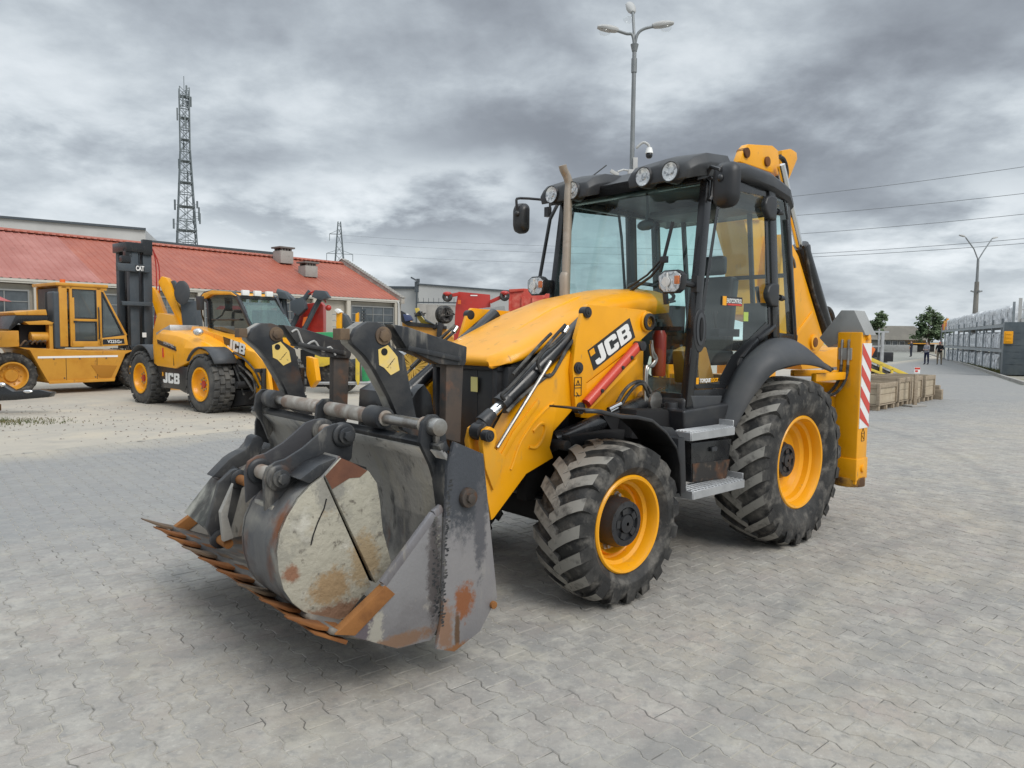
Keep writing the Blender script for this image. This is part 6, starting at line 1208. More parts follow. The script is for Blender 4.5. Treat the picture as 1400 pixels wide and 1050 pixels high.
for pts in ([(-1.264,1.328),(-1.244,0.963)], [(-0.375,1.09),(0.303,0.971)]):
    mb = MB(); mb.tube([(x, .012, z) for x, z in pts], .008, 5); mb.build('panel_gap', DRK, hd)
mb = MB(); mb.box((-1.75, .0, 1.25), (.05, .02, .22)); mb.build('red_reflector', REFR, hd)
mb = MB(); mb.tube([(.3, .6, .95), (.9, .5, .8), (1.3, .5, .5)], .03, 6, sm=3); mb.build('hose', RUB, TH)
# finer fittings on the forklift
mb = MB(); mb.tube([(2.10, -.06, 1.5), (2.10, -.09, 1.6), (2.10, -.09, 2.3), (2.10, -.06, 2.4)], .018, 6); mb.build('grab_handle', BLK, FK)
mb = MB(); mb.box((1.50, -.055, 1.98), (.10, .03, .05)); mb.build('door_handle', BLK, FK, .006)
for x, z in ((.95, .95), (1.6, .95), (2.3, .95), (1.2, .42), (2.0, .42)): mb = MB(); mb.cyl((x, .0, z), (x, -.012, z), .022, n=6); mb.build('bolt', BROWN, body)
for pts in ([(1.25, -.003, .33), (1.25, -.003, 1.02)], [(2.05, -.003, .33), (2.05, -.003, 1.02)]): mb = MB(); mb.bar(pts[0], pts[1], .01, .006, (0, 1, 0)); mb.build('panel_gap', DRK, body)
for k in range(4): mb = MB(); mb.tube([(2.9 + .06 * k, .25, 1.3), (2.95 + .06 * k, .2, 1.0 + .05 * k), (3.3, .2, .85)], .02, 6, sm=4); mb.build('hose', RUB, FK)
for k in range(5): mb = MB(); mb.tube([(.2 + .13 * k, .12, 1.3 + .03 * k), (.3 + .12 * k, .06, 1.45), (.42 + .1 * k, .2, 1.36)], .022, 6, sm=4); mb.build('engine_hose', RUB if k % 2 else BROWN, FK)
mb = MB(); mb.cyl((1.4, .5, 3.04), (1.4, .5, 3.16), .07, n=12); mb.build('beacon', ORG, FK)
# --- folded digger boom behind the handler
DG = thing('parked_digger', 'yellow folded digger boom rising between the black mast and the telehandler', 'digger', (-12.0, 22, 0))
mb = MB(); mb.prism([(x + 12.0, z) for x, z in ((-10.646,3.215),(-10.532,3.391),(-10.4,3.349),(-10.294,3.175),(-10.19,2.825),(-9.809,1.949),(-9.723,1.773),(-9.945,1.77),(-10.243,2.385),(-10.54,2.975))], 1, -.15, .15); db_ = mb.build('boom', YEL, DG, .03)
mb = MB(); mb.prism([(x + 12.0, z) for x, z in ((-10.99,3.093),(-10.881,2.983),(-10.607,2.254),(-10.438,1.766),(-10.708,1.696),(-10.978,2.65))], 1, .15, .4); mb.build('dipper', YEL, DG, .02)
mb = MB(); mb.prism([(x + 12.0, z) for x, z in ((-10.602,2.296),(-10.115,2.213),(-9.775,1.373),(-9.801,-0.08),(-10.853,-0.092),(-10.746,1.806))], 1, -.3, .8); mb.build('body', YEL2, DG, .03)
mb = MB(); mb.ball([q - o_ for q, o_ in zip((-9.808,21.6,2.894), (-12.0, 22, 0))], (.24, .06, .36), 18, 10); mb.build('mirror', GRYP, DG)
mb = MB(); mb.prism([(x + 12.0, z) for x, z in ((-9.975,2.621),(-9.526,2.671),(-9.495,1.822),(-9.9,1.818))], 1, -.2, .3); mb.prism([(x + 12.0, z) for x, z in ((-10.366,3.24),(-10.231,3.286),(-9.839,2.712),(-9.976,2.577))], 1, -.0, .12); mb.build('bucket', DGREY, DG, .03)
mb = MB()
for x in (-.6, .9): mb.cyl((x, -.2, .5), (x, .9, .5), .5, n=20)
mb.build('wheels', GREYRUB, DG, .05)
# --- red tractor and black drawbar at the left edge
RT = thing('red_tractor', 'red tractor with a dark roof half cut off at the far left edge', 'tractor', (-13.3, 17.6, 0), .3)
mb = MB(); mb.prism([(-1.2, .98), (.05, 1.35), (.42, 1.10), (.35, .92), (.05, .70), (-.3, .60), (-1.2, .60)], 1, -.4, .4); mb.build('hood', REDP, RT, .05, 3)
mb = MB(); mb.box((-1.4, 0, 2.42), (2.0, 1.4, .10)); mb.build('cab_roof', BLK, RT, .04)
mb = MB(); mb.prism([(.2, 2.47), (.85, 2.44), (.6, 2.56), (.35, 2.56)], 1, -.6, .6); mb.build('beacon_bar', REDP, RT, .02)
mb = MB()
for x, x2 in ((-1.9, -1.95), (-.35, -.15)):
    for y in (-.65, .65): mb.bar((x2, y, 1.2), (x, y, 2.4), .07, .07, (0, 1, 0))
mb.build('cab_frame', BLK, RT); mb = MB(); mb.prism([(-1.9, 1.25), (-.2, 1.3), (-.38, 2.38), (-1.9, 2.38)], 1, -.66, -.65); mb.build('side_window', GLD, RT, smooth=0)
mb = MB(); mb.box((.5, 0, 1.0), (.2, .7, .3)); mb.build('front_weight', BLK, RT, .05)
for x in (-1.6, -.1):
    for y in (-.6, .6):
        if x > -1: continue
        mb = MB(); mb.cyl((x, y - .15, .6), (x, y + .15, .6), .6, n=24); mb.build('wheel', RUB, RT, .05)
DB2 = thing('implement_drawbar', 'low black implement drawbar with hoses resting on a rusty plate at the far left edge', 'farm implement', (-10.9, 15.0, 0), .12)
mb = MB(); mb.prism([(-1.5, .18), (.6, .28), (1.25, .34), (1.3, .44), (1.05, .50), (.55, .46), (.3, .62), (-.1, .66), (-.4, .50), (-1.5, .55)], 1, -.12, .12); mb.build('beam', BLKG, DB2, .02)
for c_, r_ in (((.35, -.14, .60), (.09, .04, .05)), ((.85, -.13, .46), (.10, .03, .035))):
    mb = MB(); mb.ball(c_, r_); mb.build('clevis', CHR, DB2)
for k in range(4):
    mb = MB(); mb.tube([(-1.4, -.14, .75 - .06 * k), (-.8, -.18, .55 + .05 * k), (-.3, -.2, .36 - .03 * k), (0, -.18, .30)], .022, 6, sm=4); mb.build('hose', GALV if k == 1 else RUB, DB2)
mb = MB()
for k in range(5): mb.cyl((-1.2 + .2 * k, -.16, .34), (-1.2 + .2 * k, -.05, .34), .07, n=10)
mb.build('roller_row', STL, DB2)
mb = MB(); mb.box((-.9, -.1, .09), (2.0, .8, .14)); mb.build('rusty_plate', RUST, DB2, .01, label='rust-brown steel plate under the drawbar')
# --- red mower, green trailer, brush, red headers, yellow machine
def wp(o): return lambda l: [(x - o[0], z) for x, z in l]
o_ = (-6.6, 24.0); L_ = wp(o_)
RM = thing('red_mower', 'red folded mower with dark grey arms behind the telehandler', 'mower', (o_[0], o_[1], 0))
mb = MB(); mb.prism(L_([(-7.143,2.634),(-6.298,2.764),(-6.202,2.645),(-6.208,1.586),(-7.176,1.575)]), 1, -.2, .2); mb.build('guard_panel', REDP, RM, .02)
mb = MB(); mb.prism(L_([(-6.747,2.247),(-6.604,2.272),(-6.606,2.011),(-6.797,1.961)]), 1, -.55, -.5); mb.build('orange_plate', ORG, RM)
for P in ([(-7.603,3.078),(-7.298,2.987),(-6.829,2.57)], [(-7.393,2.916),(-7.309,1.811)], [(-6.166,2.953),(-6.404,2.528),(-6.764,1.817),(-7.029,1.247)], [(-7.19,1.812),(-6.925,2.381),(-6.78,2.759),(-6.542,3.09)]):
    mb = MB(); P = L_(P); mb.tube([(x, -.5, z) for x, z in P], .085, 8); mb.build('arm', DGREY, RM, smooth=60)
for P in ([(-7.104,2.75),(-6.704,2.895),(-6.612,2.522),(-6.849,2.285),(-7.107,2.469)], [(-6.326,3.109),(-5.998,3.09),(-5.858,2.881),(-6.14,2.785),(-6.422,2.898)], [(-7.548,3.072),(-7.266,3.029),(-7.127,2.797),(-7.456,2.84)], [(-7.643,2.931),(-7.455,2.886),(-7.507,2.465),(-7.647,2.557)]):
    mb = MB(); mb.prism(L_(P), 1, -.8, -.45); mb.build('hinge_block', DGREY, RM, .02)
mb = MB(); q = L_([(-5.955,2.557)])[0]; mb.ball((q[0], -.5, q[1]), (.10, .10, .10)); mb.build('marker_knob', REDP, RM)
mb = MB(); q = L_([(-6.637,2.971),(-6.353,3.092),(-6.165,3),(-6.025,2.72)]); mb.tube([(x, -.55, z) for x, z in q], .03, 6, sm=4); mb.build('hose', REDP, RM)
mb = MB(); mb.box((.3, 0, .6), (1.2, .8, 1.2)); mb.build('base_frame', DRK, RM)
o_ = (-5.0, 21.5); L_ = wp(o_)
GT = thing('green_trailer', 'green and yellow farm trailer with upright yellow post seen between the pallet forks', 'farm trailer', (o_[0], o_[1], 0))
mb = MB(); mb.prism(L_([(-5.972,1.748),(-5.214,1.778),(-4.348,1.615),(-4.349,1.399),(-5.65,1.384),(-5.974,1.466)]), 1, -.6, .6); mb.build('deck', GRN, GT, .03)
mb = MB(); mb.prism(L_([(-5.651,1.21),(-5.304,1.128),(-5.001,1.066),(-5.045,0.913),(-5.436,0.779),(-5.74,0.775)]), 1, -.7, -.3); mb.build('mudguard', YEL3, GT, .03)
mb = MB(); mb.prism(L_([(-5.12,2.333),(-4.97,2.335),(-4.974,1.437),(-5.146,1.435)]), 1, -.4, -.2); ps = mb.build('post', YEL, GT, .01)
mb = MB(); mb.prism(L_([(-5.16,2.415),(-5.074,2.458),(-4.968,2.353),(-5.054,2.31)]), 1, -.5, -.1); mb.build('cap_plate', WHT, ps, .01)
for k in range(5):
    q = L_([((-5.172,2.331))] if False else [(-5.173,2.289),(-5.176,1.563)]); z = q[0][1] + (q[1][1] - q[0][1]) * k / 4; mb = MB(); mb.bar((q[0][0] - .06, -.4, z), (q[0][0] + .06, -.4, z), .03, .02); mb.build('rung', GALV, ps)
mb = MB(); mb.prism(L_([(-4.992,2.335),(-4.885,2.272),(-4.715,1.932),(-4.737,1.74),(-4.993,1.951)]), 1, -.3, .2); mb.build('slanted_panel', DGREY, GT, .01)
mb = MB(); mb.prism(L_([(-4.671,2.326),(-4.584,2.37),(-4.587,1.481),(-4.695,1.48)]), 1, .1, .25); mb.build('post', YEL, GT, .01)
mb = MB()
for k in range(6): q = L_([(-4.474,2.44),(-4.475,1.962)]); mb.box((q[0][0], .3, q[0][1] + (q[1][1] - q[0][1]) * k / 5), (.16, .1, .06))
mb.bar((q[0][0], .35, q[0][1]), (q[1][0], .35, q[1][1] - .4), .04, .04); mb.build('rack', DGREY, GT)
mb = MB(); mb.prism(L_([(-4.825,0.966),(-4.567,1.012),(-4.526,0.28),(-4.893,0.232)]), 1, -.5, .4); mb.build('tank', DGREY, GT, .04)
mb = MB(); mb.prism(L_([(-4.503,1.104),(-4.396,1.105),(-4.398,0.337),(-4.441,0.251),(-4.505,0.422)]), 1, -.7, -.6); mb.build('post', YEL3, GT, .01)
mb = MB(); mb.prism(L_([(-4.436,0.83),(-4.261,0.788),(-4.196,0.351),(-4.415,0.305)]), 1, -.2, .3); mb.build('side_panel', GRN, GT, .02)
mb = MB(); q = L_([(-5.019,0.538)])[0]; mb.lathe([(.20, -.5), (.42, -.55), (.52, -.50), (.55, -.35), (.52, -.2), (.42, -.15), (.2, -.2)], (q[0], 0, q[1]), n=28); w_ = mb.build('wheel', RUB, GT); mb = MB(); mb.lathe([(.0, -.52), (.12, -.50), (.28, -.46), (.30, -.52)], (q[0], 0, q[1]), n=24); mb.build('rim', GREYP, w_)
mb = MB(); mb.box((.5, -.6, .30), (2.6, .06, .08)); mb.cyl((-.8, -.6, .3), (1.9, -.6, .34), .04, n=8); mb.build('drawbar', GALV, GT)
RB_ = thing('roller_brush', 'round yellow bristle brush in a galvanised ring under the near pallet fork', 'road brush', (-2.102,15.5,1.034), .55)
mb = MB(); mb.lathe([(.34, .0), (.40, .0), (.40, .34), (.36, .34), (.34, .0)], n=32); mb.build('ring', GALV, RB_)
mb = MB(); rnd = random.Random(2)
for k in range(110):
    a = k * 2.39996; r = .33; mb.bar((.05 * math.cos(a), .04, .05 * math.sin(a)), (r * math.cos(a), rnd.uniform(-.04, .08), r * math.sin(a)), .022, .022)
mb.build('bristles', mat('yellow_bristle', (.45, .28, .05), .8), RB_, smooth=0); mb = MB(); mb.box((0, .3, -.46), (.5, .4, .16)); mb.box((0, .2, -.78), (.2, .3, .6)); mb.build('stand', GREYP, RB_)
o_ = (-1.3, 21.0); L_ = wp(o_)
RP = thing('red_crop_header', 'tall bright red panel with two black transport wheels behind the loader hood', 'farm implement', (o_[0], o_[1], 0))
mb = MB(); mb.prism(L_([(-1.568,2.973),(-0.662,2.9),(-0.606,1.49),(-1.706,1.266),(-1.687,1.689),(-1.65,2.532)]), 1, -.1, .1); pn = mb.build('panel', REDP, RP, .01)
mb = MB(); q = L_([(-1.538,2.675)])[0]; mb.box((q[0], -.11, q[1]), (.09, .006, .12)); mb.build('orange_reflector', ORG, pn)
mb = MB(); q = L_([(-1.12,2.868)])[0]; mb.box((q[0], -.108, q[1]), (.2, .004, .03)); mb.build('white_marking', WHT, pn, smooth=0)
for A_, B_ in ([(-1.553,2.899),(-1.866,2.833)], [(-0.653,2.681),(-0.238,2.873)]):
    (xa, za), (xb, zb) = L_([A_, B_]); mb = MB(); mb.bar((xa, -.2, za), (xb, -.2, zb), .10, .10); ar = mb.build('wheel_arm', REDP, RP, .01)
    mb = MB(); mb.lathe([(.05, -.36), (.11, -.37), (.145, -.32), (.145, -.22), (.11, -.18), (.05, -.18)], (xb, 0, zb - .02), n=20); mb.build('tyre', RUB, ar)
    mb = MB(); mb.ball((xb, -.3, zb + .06), (.13, .1, .07)); mb.build('mudguard', REDP, ar)
mb = MB(); P = L_([(-0.956,2.483),(-0.232,2.574),(-0.188,2.286),(-0.891,2.112)]); mb.prism(P, 1, -.5, -.2); mb.build('frame_block', GREYP, RP, .02)
mb = MB(); mb.box((0, .2, .5), (1.0, .5, 1.0)); mb.build('stand', DRK, RP)
RC = thing('red_container', 'scuffed faded red steel bin behind the black cab mirror', 'container', (.35, 23.5, 0))
mb = MB(); P = [(x - .35, z) for x, z in ((-0.129,3.186),(0.342,3.215),(1.381,3.133),(1.406,1.485),(-0.062,1.468))]; mb.prism(P, 1, -.6, .9); rc = mb.build('body', REDL, RC, .015)
mb = MB(); P = [(x - .35, z) for x, z in ((-0.128,3.18),(0.341,3.209),(0.342,3.139),(-0.104,3.087))]; mb.prism(P, 1, -.66, -.6)
for px_ in ((697, 400), (714, 398), (727, 400)): pass
for x0_ in [x - .35 for x, z in ((-0.104,3.11),(0.295,3.115),(0.624,3.119),(1.023,3.123))]: mb.box((x0_, -.63, 2.2), (.06, .06, 1.5))
mb.box((.2, -.63, 2.5), (1.2, .05, .06)); mb.build('rib', REDL, rc, .006)
o_ = (-2.9, 25.0); L_ = wp(o_)
YM = thing('yellow_spreader', 'yellow machine with a spare tyre and bundled cables on top beside the workshop corner', 'farm implement', (o_[0], o_[1], 0))
mb = MB(); mb.prism(L_([(-3.747,2.363),(-3.495,2.166),(-3.092,2.02),(-2.236,1.929),(-1.983,1.631),(-1.926,0.674),(-3.644,0.654)]), 1, -.5, .5); mb.build('body', YEL2, YM, .03)
mb = MB(); mb.prism(L_([(-3.767,2.532),(-3.618,2.459),(-3.467,2.162),(-2.219,2.027),(-2.219,1.928),(-3.517,2.013),(-3.742,2.159)]), 1, -.6, -.4); mb.build('dark_rail', BLK, YM, .01)
mb = MB(); mb.prism(L_([(-3.319,2.611),(-3.194,2.637),(-3.169,2.414),(-3.019,2.242),(-2.619,2.073),(-3.068,2.067),(-3.218,2.265)]), 1, -.4, -.1); mb.build('yellow_arm', YEL3, YM, .01)
for P, m_ in (([(-3.678,2.406),(-3.454,2.383),(-3.354,2.211),(-3.603,2.159)], mat('blue_tarp', (.05, .07, .16), .6)), ([(-3.132,2.535),(-2.957,2.265),(-2.608,2.071),(-2.907,2.167)], DGREY), ([(-2.509,2.171),(-2.31,2.075),(-2.407,1.627),(-2.556,1.625)], BLK)):
    mb = MB(); mb.prism(L_(P), 1, -.7, -.3); mb.build('bundle', m_, YM, .03)
mb = MB(); q = L_([(-2.327,2.418)])[0]; M = Matrix.Rotation(.6, 3, 'Z'); mb.lathe([(.12, -.16), (.24, -.18), (.31, -.1), (.31, .1), (.24, .18), (.12, .16)], (0, 0, 0), n=26); sp2 = mb.build('spare_tyre', RUB, YM, loc=(q[0], -.3, q[1]), rz=.7)
for k in range(6):
    r_ = random.Random(40 + k); q = L_([(-3.118,2.36),(-2.105,2.47),(-2.498,2.022)]); p0 = q[k % 3]; mb = MB(); mb.tube([(p0[0] + r_.uniform(-.2, .2), -.5, p0[1] + r_.uniform(-.1, .2)) for _ in range(5)], .025, 6, sm=3); mb.build('cable', RUB, YM)
# ================================================================ right-hand side of the yard
RK = thing('storage_rack', 'long grey three-level pallet rack of wrapped goods along the right kerb', 'rack', (27.24, 40.44, 0), 1.1314)
RSTEEL = mat('rack_steel', (.24, .27, .29), .5, .2, 0, .5, [((.32, .34, .35), 2, .45, .7)])
LR = 33.0
for k in range(12):
    x = -2.6 + k * 3.1
    for y in (-.06, -1.5):
        mb = MB(); mb.box((x, y, 1.5 if k else 1.9), (.12, .10, 3.0 if k else 3.8)); mb.build('post', RSTEEL, RK, smooth=0)
for z in (2.58, 1.19):
    for y in (-.03, -1.5): mb = MB(); mb.box((13.5, y, z), (34.4, .07, .16)); mb.build('beam', RSTEEL, RK, smooth=0)
    mb = MB()
    for k in range(70): mb.box((-3.4 + .49 * k, -.77, z + .10), (.40, 1.5, .03))
    mb.build('shelf_boards', GREYP, RK, smooth=0)
mb = MB()
for k in range(11): mb.bar((-2.6 + 3.1 * k, -1.52, .2), (.5 + 3.1 * k, -1.52, 2.5), .05, .03)
mb.build('brace', RSTEEL, RK, smooth=0)
def bundle_mesh(seed, w, h, d):
    rnd = random.Random(seed); mb = MB(); n = rnd.choice((3, 4, 5)); rings = []
    rows = 7
    for k in range(rows + 1):
        t = k / rows; ring = []
        for (x, y) in rrect(-w / 2, -d / 2, w / 2, d / 2, .08, 2): j = 1 + .035 * math.sin(t * 9 + x * 8 + seed) + rnd.uniform(-.02, .02); tp = 1 - .12 * max(0, t - .85) / .15; ring.append(V(x * j * tp, y * j * tp, h * t))
        rings.append(ring)
    mb.loft(rings)
    for k in range(n + 1): x = -w / 2 + w * k / n; mb.box((x, d / 2 + .005, h * .48), (.05, .03, h * .92)); 
    bmesh.ops.recalc_face_normals(mb.bm, faces=mb.bm.faces); me = bpy.data.meshes.new('wrapped_bundle'); mb.bm.to_mesh(me); mb.bm.free(); me.materials.append(FILM); return me
bms = [bundle_mesh(k, w, h, 1.25) for k, (w, h) in enumerate(((.95, .98), (.85, .92), (1.05, 1.0), (.9, .95), (.8, .90)))]
rnd = random.Random(21); cR, sR = math.cos(1.1314), math.sin(1.1314)
cnt = {}
def ordinal(n):
    w = 'first second third fourth fifth sixth seventh eighth ninth tenth eleventh twelfth thirteenth fourteenth fifteenth sixteenth seventeenth eighteenth nineteenth twentieth'.split()
    return w[n - 1] if n <= 20 else 'twenty-' + w[n - 21] if n < 30 else 'thirtieth' if n == 30 else 'thirty-' + w[n - 31]
for z, lv, x_end, sc_ in ((2.71, 'top', 27.5, 1.0), (1.33, 'middle', 27.5, 1.0), (.06, 'bottom', 27.5, .95)):
    x = -2.2 if lv == 'top' else 1.0
    while x < x_end:
        me = rnd.choice(bms); w = me.vertices[0].co.x * 2; w = max(v.co.x for v in me.vertices) * 2
        lx, ly = x + w / 2, -.72 + rnd.uniform(-.05, .05); o = link('wrapped_bundle', me, None, (27.24 + lx * cR - ly * sR, 40.44 + lx * sR + ly * cR, z), 1.1314 + rnd.uniform(-.03, .03))
        o.scale.z = sc_ * rnd.uniform(.93, 1.05); cnt[lv] = cnt.get(lv, 0) + 1; o['label'] = 'film-wrapped white bundle, %s from the near end of the %s rack level' % (ordinal(cnt[lv]), lv); o['category'] = 'wrapped goods'; o['group'] = 'wrapped bundles on the %s level of the rack' % lv
        x += w + rnd.choice((.06, .08, .10, .35 if lv != 'top' else .08))
for k, (x, m_, h) in enumerate(((29.5, ORG, .7), (31.0, YEL, .9), (32.2, REDP, .6))):
    mb = MB(); mb.box((0, 0, h / 2), (.8, .9, h)); mb.box((.2, .1, h * .8), (.5, .6, h * .5)); mb.cyl((-.3, 0, h * .9), (-.3, 0, h * 1.2), .12, n=8); lx, ly = x, -.7
    mb.build('small_machine', m_, None, .05, loc=(27.24 + lx * cR - ly * sR, 40.44 + lx * sR + ly * cR, 2.71), label=('orange', 'yellow', 'red')[k] + ' compact machine parked on top of the far rack end', cat='machine')
CN = thing('steel_cabinet', 'dark blue-grey ribbed steel cabinet at the near end of the rack', 'container', (25.0, 36.6, 0), -1.5)
mb = MB(); mb.box((1.2, -.9, 1.38), (3.2, 1.7, 2.6)); cb = mb.build('body', mat('slate_steel', (.085, .105, .12), .45, .2, 0, .5, [((.12, .14, .15), 2, .45, .7)]), CN, .02)
CN.location = (24.62, 36.5, 0); CN.rotation_euler.z = -.55
cb.location = (.42, .92, 0)
for k in range(8):
    mb = MB(); mb.box((1.65, -.815, .28 + .31 * k), (3.16, .03, .025)); mb.build('rib', bpy.data.materials['slate_steel'], CN, smooth=0)
mb = MB(); mb.box((.20, -.87, 1.92), (.38, .12, .62)); bx = mb.build('yellow_box', YEL, CN, .04); mb = MB(); mb.box((.20, -.935, 1.92), (.26, .02, .5))
for k in range(3): mb.box((.20, -.95, 1.75 + .17 * k), (.24, .02, .05))
mb.build('box_lid', YEL, bx, .01)
text('lettering', 'STORE', .13, WHT, (.72, -.825, 1.80), (1, 0, 0), (0, 0, 1), CN, w=.42) if False else None
mb = MB(); mb.box((.95, -.818, 1.78), (.42, .006, .06)); mb.box((1.02, -.818, 1.86), (.28, .006, .08)); mb.build('white_plate', WHT, CN, smooth=0)
mb = MB(); mb.box((.62, -.70, 3.05), (.14, .12, 1.6)); mb.bar((.62, -.70, 2.75), (3.3, -.70, 2.75), .12, .16); mb.bar((.7, -.70, 3.3), (2.2, -.72, 2.8), .05, .05); mb.build('rack_upright', WHALL, CN, smooth=0)
mb = MB(); mb.box((2.2, -.2, 3.3), (2.6, 1.1, .9)); mb.build('crated_goods', FILM, None, .05, loc=(24.62, 36.7, -.02), rz=-.55, label='large film-wrapped load above the dark cabinet at the right edge', cat='wrapped goods')
mb = MB(); mb.bar((0, 0, 0), (.25, .1, 1.0), .05, .05); mb.box((.2, .1, .04), (.5, .3, .05)); mb.build('barrier_foot', GREYP, None, loc=(24.0, 33.5, 0), label='small grey steel post leaning by the kerb at the right edge', cat='post')
# timber crates on pallets
CRY = .806
def crate(x, L_, W_, h, lab, first):
    c, s = math.cos(CRY), math.sin(CRY); t = thing('timber_crate', lab, 'crate', (8.92 + x * c, 17.58 + x * s, 0), CRY, 'timber crates in a row on the paving')
    for k in range(3): 
        mb = MB(); mb.box((L_ * (.08 + .42 * k), W_ / 2, .055), (.12, W_, .11)); mb.build('skid', WOOD, t, .004)
    for k in range(3):
        for j in range(3): mb = MB(); mb.box((L_ * (.08 + .42 * k), W_ * (.06 + .44 * j), .06), (.16, .12, .118)); mb.build('pallet_block', WOOD, t, .004)
    mb = MB(); mb.box((L_ / 2, W_ / 2, .135), (L_ + .02, W_ + .02, .03)); mb.build('pallet_deck', WOOD, t, .004)
    for y in (.012, W_ - .012):
        for k in range(2):
            hh = (h - .06) / 2; mb = MB(); mb.box((L_ / 2, y, .16 + hh * (k + .5)), (L_ - .02, .022, hh - .008)); mb.build('side_board', PLY, t, .004)
    for x_ in (.012, L_ - .012):
        for k in range(2):
            hh = (h - .06) / 2; mb = MB(); mb.box((x_, W_ / 2, .16 + hh * (k + .5)), (.022, W_ - .05, hh - .008)); mb.build('end_board', PLY, t, .004)
    for x_ in (.0, L_):
        for y in (0, W_): mb = MB(); mb.box((x_, y, .15 + h / 2), (.07, .07, h)); mb.build('corner_post', WOOD, t, .004)
    mb = MB()
    for y in (-.01, W_ + .01): mb.box((L_ / 2, y, .14 + h - .05), (L_ + .06, .03, .12))
    for x_ in (-.01, L_ + .01): mb.box((x_, W_ / 2, .141 + h - .05), (.03, W_ + .06, .12))
    mb.build('top_rail', WOOD, t, .004)
    mb = MB(); mb.box((L_ / 2, W_ / 2, .15 + h * .8), (L_ - .05, W_ - .05, .02)); mb.build('contents', GREYP, t)
crate(0, 1.35, 1.5, .52, 'nearest timber crate with a rusty stain, beside the red and white board', 1)
crate(1.55, .95, 1.2, .60, 'timber crate behind the little sign post, second in the row', 0)
crate(2.65, .95, 1.2, .60, 'plain timber crate third in the row beyond the sign post', 0)
crate(3.95, .95, 1.1, .58, 'last timber crate at the far right end of the row', 0)
mb = MB(); mb.box((0, 0, .15), (.18, .3, .3)); mb.box((0, 0, .36), (.14, .16, .12)); mb.build('wood_offcut', WOOD, None, .01, loc=(12.55, 21.35, 0), rz=.8, label='small wooden block at the far end of the crate row', cat='scrap block')
mb = MB(); mb.tube([(0, 0, 0), (0, 0, .12)], [.20, .20], 16); mb.build('black_drum', RUB, None, .02, loc=(9.0, 18.6, .66), label='short black drum standing on the nearest crate', cat='drum')
SG = thing('marker_post', 'small wooden marker post with a red and white plate in front of the crates', 'sign post', (11.05, 20.0, 0))
SG.location = (10.55, 18.9, 0)
mb = MB(); mb.box((0, 0, .42), (.09, .07, .84)); mb.build('post', WOOD, SG, .006); mb = MB(); mb.box((0, 0, .02), (.55, .30, .05), .4); mb.build('foot', CONC, SG, .01)
mb = MB(); mb.box((0, -.03, .95), (.15, .03, .16)); pl2 = mb.build('plate', WHT, SG, .006); mb = MB(); mb.box((0, -.047, 1.0), (.14, .004, .05)); mb.box((-.02, -.047, .93), (.07, .004, .05)); mb.build('red_print', REFR, pl2, smooth=0)
# conveyor ramp, gantry and odds and ends beyond
CVR = thing('conveyor_ramp', 'yellow side-framed conveyor ramp sloping down behind the timber crates', 'conveyor', (11.2, 24, 0), .25)
for y in (0, .9):
    mb = MB(); mb.bar((-.6, y, 1.58), (2.9, y, .32), .05, .12); mb.bar((-.6, y, 1.18), (2.2, y, .30), .05, .08)
    for k in range(7): t = k / 6; mb.bar((-.6 + 2.7 * t, y, 1.57 - .97 * t), (-.6 + 2.7 * t, y, 1.18 - .82 * t), .09, .05, (0, 1, 0))
    mb.build('side_frame', YEL3, CVR, .006)
mb = MB(); mb.prism([(-.6, 1.45), (2.8, .25), (2.8, .22), (-.6, 1.2)], 1, .06, .84); mb.build('belt', RUB, CVR)
mb = MB(); mb.bar((-.6, .45, .9), (1.2, .45, .55), .06, .3); mb.box((-.4, .45, .55), (.1, .8, 1.1)); mb.box((1.0, .45, .25), (.1, .8, .5)); mb.build('leg_frame', GALV, CVR)
GT2 = thing('steel_gantry', 'thin grey steel frame with a post standing behind the yellow ramp', 'frame', (11.6, 26, 0))
mb = MB(); mb.box((1.65, 0, 1.0), (.09, .09, 2.0)); mb.box((-.2, 0, 1.0), (.09, .09, 2.0)); mb.build('post', GALV, GT2); mb = MB(); mb.box((.75, 0, 2.02), (2.2, .07, .06)); mb.box((.7, 0, 1.5), (2.0, .05, .05)); mb.build('crossbar', GALV, GT2)
OR = thing('orange_machine', 'bright orange farm machine part lying behind the yellow ramp', 'machine', (14.0, 30, 0), .3)
mb = MB(); mb.prism([(-.6, 1.0), (.7, 1.0), (.9, 1.35), (.5, 1.6), (-.4, 1.5)], 1, -.4, .4); bo2 = mb.build('body', ORG, OR, .04)
mb = MB()
for k in range(3): mb.box((-.25 + .35 * k, -.41, 1.28), (.16, .03, .28), Matrix.Rotation(.4, 3, 'Y'))
mb.build('grille_slats', BLK, bo2); mb = MB(); mb.box((0, 0, .5), (1.2, .7, 1.0)); mb.build('base', DRK, OR)
DM = thing('dark_machinery', 'jumble of dark machinery with pale frames beyond the orange part', 'machine', (20.5, 44, 0))
rnd = random.Random(5)
for k in range(9):
    mb = MB(); mb.box((rnd.uniform(-2.4, 2.2), rnd.uniform(-.6, .8), rnd.uniform(.4, 1.1)), (rnd.uniform(.3, .7), .6, rnd.uniform(.3, .7))); mb.build('block', [DGREY, BLK, GREYP][k % 3], DM, .03)
for k in range(4): mb = MB(); mb.bar((-2.2 + 1.3 * k, 0, 0), (-2.2 + 1.3 * k, 0, 2.4), .08, .08); mb.build('upright', GALV, DM)
